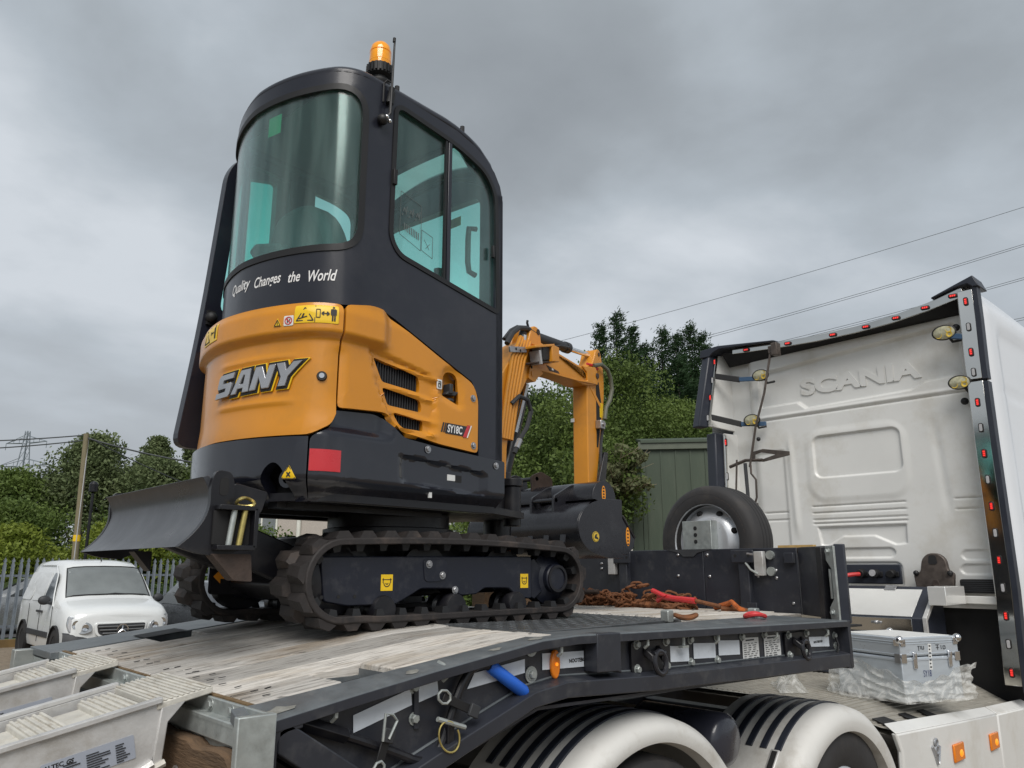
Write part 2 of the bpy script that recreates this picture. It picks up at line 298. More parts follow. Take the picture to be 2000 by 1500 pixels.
# ------------------------------------------------------------ mesh builder
V = Vector
def base_of(o):
    while o.parent: o = o.parent
    return o.location
class MB:
    def __init__(s): s.v = []; s.f = []
    def add(s, vs, fs):
        n = len(s.v); s.v += [V(p) for p in vs]; s.f += [tuple(i+n for i in f) for f in fs]; return s
    def box(s, x0, x1, y0, y1, z0, z1, mat=None):
        vs = [V((x, y, z)) for x in (x0, x1) for y in (y0, y1) for z in (z0, z1)]
        if mat: vs = [mat @ p for p in vs]
        return s.add(vs, [(0, 1, 3, 2), (4, 6, 7, 5), (0, 4, 5, 1), (2, 3, 7, 6), (0, 2, 6, 4), (1, 5, 7, 3)])
    def obox(s, c, a, b, d):                # centre and three half-axis vectors
        c, a, b, d = V(c), V(a), V(b), V(d)
        vs = [c+a*i+b*j+d*k for i in (-1, 1) for j in (-1, 1) for k in (-1, 1)]
        return s.add(vs, [(0, 1, 3, 2), (4, 6, 7, 5), (0, 4, 5, 1), (2, 3, 7, 6), (0, 2, 6, 4), (1, 5, 7, 3)])
    def prism(s, pts, vec, cap=True):       # a closed outline of 3D points pushed along vec
        vec = V(vec); n = len(pts)
        vs = [V(p) for p in pts]+[V(p)+vec for p in pts]
        fs = [(i, (i+1) % n, n+(i+1) % n, n+i) for i in range(n)]
        if cap: fs += [tuple(range(n))[::-1], tuple(range(n, 2*n))]
        return s.add(vs, fs)
    def xz(s, pts, y0, y1): return s.prism([(p[0], y0, p[1]) for p in pts], (0, y1-y0, 0))
    def yz(s, pts, x0, x1): return s.prism([(x0, p[0], p[1]) for p in pts], (x1-x0, 0, 0))
    def xy(s, pts, z0, z1): return s.prism([(p[0], p[1], z0) for p in pts], (0, 0, z1-z0))
    def tube(s, path, r, n=8, closed=False, cap=True):
        P = [V(p) for p in path]; k = len(P)
        rr = r if isinstance(r, (list, tuple)) else [r]*k
        T = []
        for i in range(k):
            a = P[(i-1) % k] if (closed or i > 0) else P[i]
            b = P[(i+1) % k] if (closed or i < k-1) else P[i]
            T.append((b-a).normalized())
        up = V((0, 0, 1)) if abs(T[0].z) < 0.9 else V((1, 0, 0))
        x = T[0].cross(up).normalized()
        vs = []
        for i in range(k):
            x = (x-T[i]*x.dot(T[i])).normalized(); y = T[i].cross(x)
            for j in range(n):
                a = 2*PI*j/n
                vs.append(P[i]+(x*math.cos(a)+y*math.sin(a))*rr[i])
        fs = []
        for i in range(k if closed else k-1):
            for j in range(n):
                a = i*n+j; b = i*n+(j+1) % n; i2 = (i+1) % k
                fs.append((a, b, i2*n+(j+1) % n, i2*n+j))
        if cap and not closed:
            fs.append(tuple(range(n))[::-1]); fs.append(tuple(range((k-1)*n, k*n)))
        return s.add(vs, fs)
    def cyl(s, p0, p1, r0, r1=None, n=16): return s.tube([p0, p1], [r0, r0 if r1 is None else r1], n)
    def lathe(s, prof, org, axis, n=24, a0=0, a1=2*PI, closedprof=False):
        org = V(org); ax = V(axis).normalized()
        x = ax.orthogonal().normalized()
        if abs(ax.z) < 0.9: x = ax.cross(V((0, 0, 1))).normalized()
        y = ax.cross(x); full = abs(a1-a0-2*PI) < 1e-6; m = n if full else n+1; k = len(prof)
        vs = []
        for j in range(m):
            a = a0+(a1-a0)*j/n
            d = x*math.cos(a)+y*math.sin(a)
            for (r, h) in prof: vs.append(org+d*r+ax*h)
        fs = []
        for j in range(n):
            j2 = (j+1) % m
            for i in range(k if closedprof else k-1):
                i2 = (i+1) % k
                fs.append((j*k+i, j2*k+i, j2*k+i2, j*k+i2))
        return s.add(vs, fs)
    def ball(s, c, r, n=10, sc=(1, 1, 1)):
        c = V(c); prof = [(max(1e-4, math.sin(PI*i/n)), -math.cos(PI*i/n)) for i in range(n+1)]
        b = MB().lathe(prof, (0, 0, 0), (0, 0, 1), 2*n)
        return s.add([c+V((p.x*r*sc[0], p.y*r*sc[1], p.z*r*sc[2])) for p in b.v], b.f)
    def mesh(s, name, off=V((0, 0, 0)), smooth=35):
        me = bpy.data.meshes.new(name)
        me.from_pydata([p-off for p in s.v], [], s.f)
        bm = bmesh.new(); bm.from_mesh(me)
        bmesh.ops.remove_doubles(bm, verts=bm.verts, dist=1e-5)
        bmesh.ops.recalc_face_normals(bm, faces=bm.faces)
        bm.to_mesh(me); bm.free()
        shade(me, smooth)
        return me
    def build(s, name, mat, parent=None, bevel=0.0, smooth=35, seg=2):
        off = base_of(parent) if parent else V((0, 0, 0))
        me = s.mesh(name, off, smooth)
        return link(name, me, mat, parent, bevel, seg)
def shade(me, deg):
    if deg:
        me.polygons.foreach_set('use_smooth', [True]*len(me.polygons))
        me.set_sharp_from_angle(angle=R(deg))
def link(name, me, mat, parent=None, bevel=0.0, seg=2):
    if mat and not me.materials: me.materials.append(M[mat] if isinstance(mat, str) else mat)
    o = bpy.data.objects.new(name, me); COL.objects.link(o)
    if parent: o.parent = parent
    if bevel:
        b = o.modifiers.new('bevel', 'BEVEL'); b.width = bevel; b.segments = seg; b.limit_method = 'ANGLE'; b.angle_limit = R(38)
        b.harden_normals = False
    return o
def inst(name, me, parent, mat4, mat=None):     # another object on a shared mesh, mat4 in world space
    o = bpy.data.objects.new(name, me); COL.objects.link(o)
    if mat and not me.materials: me.materials.append(M[mat])
    o.parent = parent
    o.matrix_local = Matrix.Translation(-base_of(parent)) @ mat4
    return o
def thing(name, label, cat, loc=(0, 0, 0), group=None):
    o = bpy.data.objects.new(name, None); COL.objects.link(o)
    o.location = loc; o.empty_display_size = 0.2
    o['label'] = label; o['category'] = cat
    if group: o['group'] = group
    return o
def tag(o, label, cat, group=None):
    o['label'] = label; o['category'] = cat
    if group: o['group'] = group
    return o
def frame_m(o, x, y):                       # matrix with local x, y, z = x cross y
    x = V(x).normalized(); y = V(y); y = (y-x*y.dot(x)).normalized(); z = x.cross(y)
    m = Matrix.Identity(4)
    for i in range(3): m[i][0], m[i][1], m[i][2], m[i][3] = x[i], y[i], z[i], o[i]
    return m
def rpoly(pts, r, n=5):                     # rounded corners; r one number or one per corner
    k = len(pts); out = []
    rr = r if isinstance(r, (list, tuple)) else [r]*k
    for i in range(k):
        p = V((*pts[i], 0)); a = V((*pts[i-1], 0)); b = V((*pts[(i+1) % k], 0))
        if rr[i] <= 0: out.append((p.x, p.y)); continue
        da, db = (a-p), (b-p); la, lb = da.length, db.length
        d = min(rr[i], la*0.49, lb*0.49); s = p+da/la*d; t = p+db/lb*d
        for j in range(n+1):
            u = j/n
            q = s*(1-u)**2+p*2*u*(1-u)+t*u*u
            out.append((q.x, q.y))
    return out
def text_mesh(body, size, align='LEFT', shear=0.0, bold=0.0, extrude=0.0, space=1.0):
    c = bpy.data.curves.new('txt', 'FONT'); c.body = body; c.size = size; c.align_x = align; c.shear = shear
    c.offset = bold; c.extrude = extrude; c.space_character = space; c.resolution_u = 4
    o = bpy.data.objects.new('txt', c); COL.objects.link(o)
    dg = bpy.context.evaluated_depsgraph_get()
    me = bpy.data.meshes.new_from_object(o.evaluated_get(dg))
    bpy.data.objects.remove(o); bpy.data.curves.remove(c)
    me.materials.clear()
    return me
def text_at(body, size, m4, mat, parent, name='lettering', map_fn=None, sx=1.0, **kw):
    me = text_mesh(body, size, **kw)
    off = base_of(parent)
    for v in me.vertices:
        p = V((v.co.x*sx, v.co.y, v.co.z))
        v.co = (map_fn(p) if map_fn else m4 @ p)-off
    return link(name, me, mat, parent)
def decal(name, m4, w, h, mat, parent, r=0.0, t=0.0012):
    b = MB(); pts = rpoly([(0, 0), (w, 0), (w, h), (0, h)], r, 3) if r else [(0, 0), (w, 0), (w, h), (0, h)]
    b.prism([m4 @ V((p[0], p[1], 0)) for p in pts], (m4.to_3x3() @ V((0, 0, t))))
    return b.build(name, mat, parent, smooth=0)
def bars(m4, rows, mat, parent, name='small_print', t=0.0016):
    b = MB(); n = m4.to_3x3() @ V((0, 0, t))
    for (x, y, w, h) in rows:
        b.prism([m4 @ V((x, y, 0.0004)), m4 @ V((x+w, y, 0.0004)), m4 @ V((x+w, y+h, 0.0004)), m4 @ V((x, y+h, 0.0004))], n)
    return b.build(name, mat, parent, smooth=0)
_hex = None
def bolt_mesh(r=0.012, h=0.01):
    b = MB().lathe([(1e-4, h), (r*0.85, h), (r, h*0.8), (r, 0.002)], (0, 0, 0), (0, 0, 1), 6)
    b.lathe([(r, 0.002), (r*1.45, 0.002), (r*1.5, 0), (1e-4, 0)], (0, 0, 0), (0, 0, 1), 12)
    return b.mesh('bolt', smooth=30)
def rot_to(n): return V(n).to_track_quat('Z', 'Y').to_matrix().to_4x4()
def at(p, n=(0, 0, 1)): return Matrix.Translation(V(p)) @ rot_to(n)
# ============================================================ MINI EXCAVATOR
PH = R(6)
C0 = V((2.07, 3.1, 1.455)); HH = V((math.cos(PH), math.sin(PH), 0)); LL = V((-math.sin(PH), math.cos(PH), 0)); ZZ = V((0, 0, 1))
def U(s, t, z): return C0+HH*s+LL*t+ZZ*z
EXC = thing('mini_excavator', 'orange and black mini excavator on rubber tracks, parked on the sloping trailer deck', 'excavator', (2.07, 3.1, 1.447))

class Shell:
    def __init__(s, Rr, w, rc, front=0.25):
        sc = -math.sqrt((Rr-rc)**2-(w-rc)**2); tc_ = -(w-rc); th = math.atan2(tc_, sc)+2*PI
        p = [(front+(sc-front)*k/11, -w) for k in range(12)]
        p += [(sc+rc*math.cos(a), tc_+rc*math.sin(a)) for a in np.linspace(1.5*PI, th, 14)[1:]]
        p += [(Rr*math.cos(a), Rr*math.sin(a)) for a in np.linspace(th, 2*PI-th, 40)[1:]]
        p += [(sc+rc*math.cos(a), -tc_+rc*math.sin(a)) for a in np.linspace(2*PI-th, 0.5*PI, 14)[1:]]
        p += [(sc+(front-sc)*k/11, w) for k in range(1, 12)]
        s.p = np.array(p); s.p[:, 0] *= np.where(s.p[:, 1] > 0, 1-0.050*np.clip(s.p[:, 1]/0.49, 0, 1)*np.clip(-s.p[:, 0]/0.6, 0, 1), 1.0); d = np.linalg.norm(np.diff(s.p, axis=0), axis=1); s.u = np.r_[0, np.cumsum(d)]
        tg = np.gradient(s.p, s.u, axis=0); tg /= np.linalg.norm(tg, axis=1)[:, None]
        s.n = np.c_[tg[:, 1], -tg[:, 0]]
        if np.dot(s.n[0], (0, -1)) < 0: s.n = -s.n
        s.L = s.u[-1]
    def loc(s, u, off=0.0):
        a = np.interp(u, s.u, s.p[:, 0]); b = np.interp(u, s.u, s.p[:, 1])
        na = np.interp(u, s.u, s.n[:, 0]); nb = np.interp(u, s.u, s.n[:, 1]); l = math.hypot(na, nb)
        return a+na/l*off, b+nb/l*off, na/l, nb/l
    def at(s, u, z, off=0.0):
        a, b, _, _ = s.loc(u, off); return U(a, b, z)
    def nrm(s, u):
        _, _, a, b = s.loc(u); return HH*a+LL*b
HOOD = Shell(0.88, 0.495, 0.17); CW = Shell(0.905, 0.50, 0.17); CAB = Shell(0.83, 0.485, 0.17)

def panel(name, sh, poly, mat, parent, thick=0.022, off=0.0, holes=(), relief=None, du=0.04, dz=0.0, bevel=0.004, smooth=32):
    bm = bmesh.new(); es = []
    for lp in [poly]+list(holes):
        vs = [bm.verts.new((p[0], p[1], 0)) for p in lp]
        es += [bm.edges.new((vs[i], vs[(i+1) % len(vs)])) for i in range(len(vs))]
    bmesh.ops.triangle_fill(bm, edges=es, use_beauty=True, use_dissolve=False)
    us = [p[0] for p in poly]; zs = [p[1] for p in poly]
    def cuts(lo, hi, d, ax):
        k = math.floor(lo/d)+1
        while k*d < hi-1e-6:
            bmesh.ops.bisect_plane(bm, geom=bm.verts[:]+bm.edges[:]+bm.faces[:], plane_co=(k*d, 0, 0) if ax == 0 else (0, k*d, 0), plane_no=(1, 0, 0) if ax == 0 else (0, 1, 0))
            k += 1
    cuts(min(us), max(us), du, 0)
    if dz: cuts(min(zs), max(zs), dz, 1)
    bmesh.ops.remove_doubles(bm, verts=bm.verts, dist=1e-5)
    bo = base_of(parent); nr = {}
    for v in bm.verts:
        u, z = v.co.x, v.co.y
        o = off+(relief(u, z) if relief else 0.0)
        nr[v.index] = None
        v.co = sh.at(u, z, o)-bo
    ctr = U(0, 0, 0)-bo
    for f in bm.faces:
        f.normal_update(); c = f.calc_center_median()
        a = (c-ctr); a = a-ZZ*a.z
        if f.normal.dot(a) < 0: f.normal_flip()
    me = bpy.data.meshes.new(name); bm.to_mesh(me); bm.free()
    shade(me, smooth)
    o = link(name, me, mat, parent)
    s = o.modifiers.new('solid', 'SOLIDIFY'); s.thickness = thick; s.offset = -1; s.use_even_offset = False
    if bevel:
        b = o.modifiers.new('bevel', 'BEVEL'); b.width = bevel; b.segments = 2; b.limit_method = 'ANGLE'; b.angle_limit = R(50)
    w_n = o.modifiers.new('wn', 'WEIGHTED_NORMAL'); w_n.keep_sharp = True; w_n.weight = 100
    return o
def ss(a, b, x):
    t = min(1, max(0, (x-a)/(b-a))); return t*t*(3-2*t)
def sdist(poly, x, y):                      # signed distance to a polygon, negative inside
    d = 1e9; ins = False; n = len(poly)
    for i in range(n):
        ax, ay = poly[i]; bx, by = poly[(i+1) % n]
        ex, ey = bx-ax, by-ay; wx, wy = x-ax, y-ay
        t = min(1, max(0, (wx*ex+wy*ey)/(ex*ex+ey*ey+1e-12)))
        d = min(d, math.hypot(wx-ex*t, wy-ey*t))
        if (ay > y) != (by > y) and x < (bx-ax)*(y-ay)/(by-ay)+ax: ins = not ins
    return -d if ins else d
def gz(x, w): return math.exp(-(x/w)**2)

# ---- cab shell
CL = CAB.L
def mir(p): return [(CL-a, b) for a, b in p][::-1]
side_hole = rpoly([(0.700, 2.195), (0.30, 2.155), (0.12, 2.10), (0.045, 2.0), (0.030, 1.39), (0.655, 1.492), (0.705, 1.56)], [0.06, 0.1, 0.10, 0.10, 0.03, 0.10, 0.08])
rear_hole = rpoly([(0.846, 2.175), (CL-0.846, 2.175), (CL-0.846, 1.44), (0.846, 1.44)], 0.13, 7)
left_hole = rpoly([(CL-0.86, 2.19), (CL-0.30, 2.165), (CL-0.20, 2.13), (CL-0.19, 0.72), (CL-0.52, 0.72), (CL-0.60, 1.40), (CL-0.87, 1.46)], [0.06, 0.05, 0.05, 0.03, 0.03, 0.03, 0.08])
cab_out = rpoly([(0.0, 0.665), (0.0, 1.98), (0.02, 2.055), (0.06, 2.115), (0.12, 2.165), (0.20, 2.20), (0.32, 2.228), (0.75, 2.245), (CL-0.75, 2.245), (CL-0.32, 2.228), (CL-0.20, 2.20), (CL-0.12, 2.165), (CL-0.06, 2.115), (CL-0.02, 2.055), (CL, 1.98),
     (CL, 0.665), (CL-0.155, 0.665), (CL-0.165, 0.96), (CL-0.21, 1.035), (CL-0.66, 1.212), (CL-0.74, 1.235), (CL-0.90, 1.215), (0.90, 1.215), (0.74, 1.238), (0.66, 1.212), (0.40, 1.108), (0.205, 1.030), (0.162, 0.965), (0.155, 0.665)],
     0.0, 1)
CABO = panel('cab_shell', CAB, cab_out, 'cabpaint', EXC, 0.03, 0.0, [rear_hole, side_hole, left_hole], bevel=0.006)
def ring_poly(name, hole, width, mat, off, parent, thick=0.012, grow=True):
    c = (sum(p[0] for p in hole)/len(hole), sum(p[1] for p in hole)/len(hole))
    def offs(d):
        n = len(hole); out = []
        for i in range(n):
            a = V((*hole[i-1], 0)); p = V((*hole[i], 0)); b = V((*hole[(i+1) % n], 0))
            t = (b-a).normalized(); nn = V((t.y, -t.x, 0))
            if nn.dot(p-V((*c, 0))) < 0: nn = -nn
            q = p+nn*d; out.append((q.x, q.y))
        return out
    return panel(name, CAB, offs(0.006), mat, parent, thick, off, [offs(-width)], bevel=0.003)
ring_poly('window_seal', rear_hole, 0.022, 'seal', 0.005, CABO)
ring_poly('window_seal', side_hole, 0.016, 'seal', 0.005, CABO)
RG = panel('rear_window', CAB, rear_hole, 'glassrear', EXC, 0.004, -0.008, bevel=0)
SG = panel('side_window', CAB, side_hole, 'glass', EXC, 0.004, -0.014, bevel=0)
def ubox(name, sh, u0, u1, z0, z1, o0, o1, mat, parent, bevel=0.002):
    b = MB(); n = max(1, int(abs(u1-u0)/0.05))
    for i in range(n):
        a, c = u0+(u1-u0)*i/n, u0+(u1-u0)*(i+1)/n
        q = [sh.at(uu, zz, oo) for uu in (a, c) for zz in (z0, z1) for oo in (o0, o1)]
        b.add(q, [(0, 1, 3, 2), (4, 6, 7, 5), (0, 4, 5, 1), (2, 3, 7, 6), (0, 2, 6, 4), (1, 5, 7, 3)])
    return b.build(name, mat, parent, bevel, 30)
for (ua, ub, zb, zt) in ((0.378, 0.352, 1.452, 2.145),):
    b = MB()
    b.obox((CAB.at(0.365, (zb+zt)/2, -0.006)), HH*0.011, LL*0.010, ZZ*(zt-zb)/2)
    b.build('window_mullion', 'cabpaint', EXC, 0.003)
    b = MB(); b.obox((CAB.at(0.388, (zb+zt)/2, -0.004)), HH*0.006, LL*0.006, ZZ*(zt-zb)/2); b.build('mullion_seal', 'seal', EXC)
ubox('window_latch', CAB, 0.705, 0.685, 1.80, 1.87, 0.0, 0.016, 'seal', SG)
ubox('window_latch', CAB, 0.085, 0.070, 1.66, 1.72, 0.0, 0.016, 'seal', SG)
ubox('window_rail', CAB, 0.60, 0.06, 1.392, 1.404, 0.002, 0.008, 'seal', SG) if False else None
# left pane behind the open doorway's rear pillar
lq = rpoly([(CL-0.86, 2.185), (CL-0.60, 2.18), (CL-0.60, 1.41), (CL-0.87, 1.465)], 0.03)
panel('quarter_window', CAB, lq, 'glass', EXC, 0.004, -0.01, bevel=0)
ubox('door_pillar', CAB, CL-0.61, CL-0.46, 0.80, 2.18, -0.035, 0.0, 'cabpaint', EXC)

# roof: rings of the outline drawn in and up, dropping towards the front
def roof_top(s, t=0.49):
    f = [(-0.1, 0.0), (0.0, 0.018), (0.08, 0.045), (0.14, 0.085), (0.19, 0.13), (0.225, 0.185), (0.25, 0.262)]
    d = float(np.interp(s, [q[0] for q in f], [q[1] for q in f])); return 2.300-d*(1-0.75*(1-(t/0.49)**2))
def roof():
    pl = [tuple(p) for p in CAB.p]; n = len(pl)
    fr = [(0.25, t) for t in np.linspace(0.485, -0.485, 24)[1:-1]]
    pl = pl+fr; n = len(pl)
    rings = []
    for d, r_ in ((0.0, 0.0), (0.008, 0.5), (0.022, 0.8), (0.05, 0.95), (0.09, 1.0), (0.13, 1.0), (0.17, 1.0), (0.21, 1.0), (0.25, 1.0), (0.29, 1.0), (0.34, 1.0), (0.40, 1.0), (0.47, 1.0)):
        k = 1-d/0.485; rg = []
        for (a, b_) in pl:
            s = -0.28+(a+0.28)*k; t = b_*k
            zt = roof_top(s, t)
            edge = 0.052*(1-r_)
            rg.append(U(s, t, zt-edge-0.012*(t/0.49)**2))
        rings.append(rg)
    vs = [p for rg in rings for p in rg]; fs = []
    for i in range(len(rings)-1):
        for j in range(n):
            q_ = rings[i][j]-C0; q2 = rings[i+1][(j+1) % n]-C0; sm_ = (q_+q2).dot(HH)/2; tm_ = (q_+q2).dot(LL)/2
            if sm_ > 0.05 and abs(tm_) < 0.36 and i >= 3: continue      # roof window
            fs.append((i*n+j, i*n+(j+1) % n, (i+1)*n+(j+1) % n, (i+1)*n+j))
    fs.append(tuple((len(rings)-1)*n+j for j in range(n)))
    b = MB(); b.add(vs, fs)
    o = b.build('cab_roof', 'cabpaint', EXC, smooth=50)
    s = o.modifiers.new('solid', 'SOLIDIFY'); s.thickness = 0.03; s.offset = -1
    return o
ROOF = roof()
M['frost'] = glass('frosted_roof_glass', (0.93, 0.93, 0.85), 0.05, haze=0.10)
RWp = [(0.03, 0.36, 2.26), (0.10, 0.36, 2.235), (0.215, 0.34, 2.15), (0.215, 0.12, 2.20), (0.215, -0.12, 2.20), (0.215, -0.34, 2.15), (0.10, -0.36, 2.235), (0.03, -0.36, 2.26)]
b = MB(); b.add([U(*q) for q in RWp], [(0, 1, 6, 7), (1, 2, 3), (1, 3, 4, 6), (4, 5, 6)]); RW = b.build('roof_window', 'frost', ROOF, smooth=60)
b = MB(); b.tube([U(*q) for q in RWp], 0.022, 6, closed=True); b.build('roof_window_frame', 'cabpaint', RW)
b = MB(); b.obox(U(-0.36, 0, 2.245), HH*0.30, LL*0.40, ZZ*0.004); b.build('roof_lining', 'cablin', ROOF)
# front frame and front window
def front_pt(t, z, d=0.0): return U(0.25+d, t, z)
fo = [(-0.485, 0.67), (0.485, 0.67)]+[(t, roof_top(0.25, t)-0.03) for t in np.linspace(0.485, -0.485, 15)]
fh = rpoly([(-0.375, 0.80), (0.375, 0.80), (0.375, 2.06), (-0.375, 2.03)], 0.06)
def flat_panel(name, fo, holes, fn, nvec, thick, mat, parent, bevel=0.004):
    bm = bmesh.new(); es = []
    for lp in [fo]+holes:
        vs = [bm.verts.new((p[0], p[1], 0)) for p in lp]
        es += [bm.edges.new((vs[i], vs[(i+1) % len(vs)])) for i in range(len(vs))]
    bmesh.ops.triangle_fill(bm, edges=es, use_beauty=True)
    bo = base_of(parent) if parent else V((0, 0, 0))
    for v in bm.verts: v.co = fn(v.co.x, v.co.y)-bo
    nv = V(nvec)
    for f in bm.faces:
        f.normal_update()
        if f.normal.dot(nv) < 0: f.normal_flip()
    me = bpy.data.meshes.new(name); bm.to_mesh(me); bm.free()
    o = link(name, me, mat, parent)
    s = o.modifiers.new('solid', 'SOLIDIFY'); s.thickness = thick; s.offset = -1
    if bevel:
        q = o.modifiers.new('bevel', 'BEVEL'); q.width = bevel; q.segments = 2; q.limit_method = 'ANGLE'; q.angle_limit = R(50)
    return o
FF = flat_panel('front_frame', fo, [fh], front_pt, HH, 0.05, 'cabpaint', EXC)
flat_panel('front_window', fh, [], lambda t, z: front_pt(t, z, -0.02), HH, 0.004, 'glassfront', EXC, 0)
b = MB(); b.obox(U(0.235, 0, 1.33), HH*0.012, LL*0.38, ZZ*0.02); b.build('front_crossbar', 'cablin', FF)
b = MB().tube([U(0.21, -0.34, 1.62), U(0.17, -0.335, 1.63), U(0.165, -0.33, 1.68), U(0.165, -0.33, 1.80), U(0.17, -0.33, 1.86), U(0.215, -0.335, 1.87)], 0.014, 8); b.build('grab_handle', 'seal', FF)
m4 = frame_m(U(0.225, -0.20, 1.93), -LL, ZZ); decal('sticker', frame_m(U(0.222, -0.13, 1.93), -LL, ZZ), 0.09, 0.05, 'brass', FF)
# cab interior
b = MB(); b.obox(U(-0.2, 0, 0.80), HH*0.42, LL*0.44, ZZ*0.02); b.build('cab_floor', 'dark', EXC)
b = MB(); b.obox(U(-0.56, 0, 1.13), HH*0.12, LL*0.40, ZZ*0.30); b.build('rear_shelf', 'cablin', EXC)
SEAT = MB()
sp = rpoly([(-0.27, 1.10), (0.27, 1.10), (0.27, 1.62), (0.20, 1.85), (-0.10, 1.85), (-0.27, 1.62)], [0.05, 0.05, 0.1, 0.16, 0.16, 0.12])
SEAT.prism([U(-0.56, t+0.06, z) for t, z in sp], HH*0.13)
ST = SEAT.build('seat', 'seatmat', EXC, 0.035, 60, 3)
b = MB(); b.obox(U(-0.12, 0.02, 1.10), HH*0.24, LL*0.24, ZZ*0.06); b.build('seat_cushion', 'seatmat', ST, 0.03, 60, 3)
for t in (0.33, -0.30):
    b = MB(); b.obox(U(-0.20, t, 1.40), HH*0.20, LL*0.055, ZZ*0.05); b.build('armrest', 'cablin', ST, 0.02, 60, 3)
    b = MB().tube([U(-0.02, t, 1.42), U(-0.0, t, 1.50), U(0.0, t, 1.60)], [0.012, 0.012, 0.024], 8); b.build('control_lever', 'seal', ST)
b = MB(); b.prism([U(-0.62, 0.27, 1.58), U(-0.62, 0.37, 1.68), U(-0.62, 0.31, 1.71), U(-0.62, 0.12, 1.66), U(-0.62, 0.02, 1.56)], HH*0.10); b.build('seat_side_bolster', 'seatmat', ST, 0.02)
# sticker outlines on the glass
m4 = frame_m(CAB.at(0.655, 1.70, -0.012), -HH, ZZ-HH*0.0)
def on_cab(u0, z0, off): return lambda p: CAB.at(u0-p.x, z0+p.y, off+p.z)
b = MB()
def strip_on(sh, pts, w, off, rel=None):
    rf = rel or (lambda u, z: 0.0)
    for i in range(len(pts)-1):
        (a, c), (d, e_) = pts[i], pts[i+1]
        l = math.hypot(d-a, e_-c)+1e-9; nx, nz = -(e_-c)/l*w/2, (d-a)/l*w/2
        b.prism([sh.at(a+nx, c+nz, off+rf(a, c)), sh.at(d+nx, e_+nz, off+rf(d, e_)), sh.at(d-nx, e_-nz, off+rf(d, e_)), sh.at(a-nx, c-nz, off+rf(a, c))], sh.nrm(a)*0.001)
for q in ([(0.64, 1.60), (0.64, 1.80), (0.52, 1.77), (0.52, 1.56), (0.64, 1.60)], [(0.515, 1.565), (0.515, 1.66), (0.45, 1.645), (0.45, 1.545), (0.515, 1.565)], [(0.50, 1.62), (0.47, 1.58)], [(0.49, 1.58), (0.465, 1.61)]):
    strip_on(CAB, q, 0.0022, -0.0135)
for i in range(9): strip_on(CAB, [(0.615-i*0.010, 1.625-i*0.0026), (0.615-i*0.010, 1.66-i*0.0026)], 0.005, -0.0135)
for i in range(14): strip_on(CAB, [(0.63-i*0.0075, 1.72+0.05*((i*7) % 5)/5-0.03), (0.626-i*0.0075, 1.73+0.05*((i*3) % 5)/5-0.03)], 0.004, -0.0135)
b.build('window_instruction_print', pm('grey_window_print', (0.10, 0.12, 0.12), 0.6), SG, smooth=0)
ubox('window_label', CAB, 1.345, 1.265, 2.02, 2.11, -0.016, -0.0145, pm('green_label', (0.01, 0.25, 0.10), 0.5), RG, 0)

# roof beacon, antenna, studs
BC = U(-0.45, -0.365, 2.325)
BEA = MB().lathe([(1e-4, -0.05), (0.036, -0.05), (0.036, 0), (0.045, 0), (0.05, 0.01), (0.05, 0.02), (0.036, 0.028), (0.036, 0.04), (0.055, 0.05), (0.057, 0.095), (0.05, 0.10), (1e-4, 0.10)], BC, ZZ, 24)
for i in range(20):
    a = 2*PI*i/20; d = HH*math.cos(a)+LL*math.sin(a)
    BEA.obox(BC+d*0.058+ZZ*0.073, d*0.004, d.cross(ZZ)*0.0045, ZZ*0.02)
BE = BEA.build('beacon', 'seal', EXC)
b = MB().lathe([(0.049, 0.10), (0.050, 0.12), (0.048, 0.175), (0.043, 0.20), (0.030, 0.216), (1e-4, 0.222)], BC, ZZ, 28); b.build('amber_dome', 'amberglass', BE, smooth=60)
b = MB()
for k in range(2): b.lathe([(0.0502, 0.118+k*0.05), (0.0508, 0.120+k*0.05), (0.0502, 0.122+k*0.05)], BC, ZZ, 28)
b.build('dome_ribs', 'amberglass', BE)
b = MB().tube([CAB.at(0.778, 2.055, 0.03), CAB.at(0.755, 2.10, 0.035), CAB.at(0.742, 2.46, 0.03)], [0.006, 0.007, 0.0045], 8)
b.ball(CAB.at(0.78, 2.065, 0.018), 0.024, 8)
b.cyl(CAB.at(0.745, 2.455, 0.03), CAB.at(0.744, 2.475, 0.03), 0.007, n=8)
AN = b.build('antenna', 'seal', EXC)
b = MB().ball(CAB.at(0.772, 2.075, 0.035), 0.010, 6); b.ball(CAB.at(0.752, 2.066, 0.03), 0.010, 6); b.build('ball_joint', 'chrome', AN)
b = MB().cyl(CAB.at(0.745, 2.16, 0.015), CAB.at(0.738, 2.21, 0.02), 0.017); b.cyl(CAB.at(0.742, 2.20, 0.018), CAB.at(0.738, 2.235, 0.02), 0.013)
b.tube([CAB.at(0.738, 2.235, 0.02), CAB.at(0.742, 2.26, 0.02), CAB.at(0.755, 2.27, 0.01), CAB.at(0.77, 2.25, 0.005), CAB.at(0.77, 2.16, 0.004)], 0.005, 6)
b.tube([CAB.at(0.745, 2.16, 0.015), CAB.at(0.748, 2.11, 0.02), CAB.at(0.756, 2.09, 0.02), CAB.at(0.765, 2.08, 0.02)], 0.003, 6)
b.build('cable_connector', 'seal', EXC)
for s_ in (-0.42, -0.01):
    b = MB().cyl(U(s_, -0.455, 2.2), U(s_, -0.455, 2.30 if s_ < -0.2 else 2.29), 0.011, n=10); b.build('roof_stud', 'seal', ROOF)

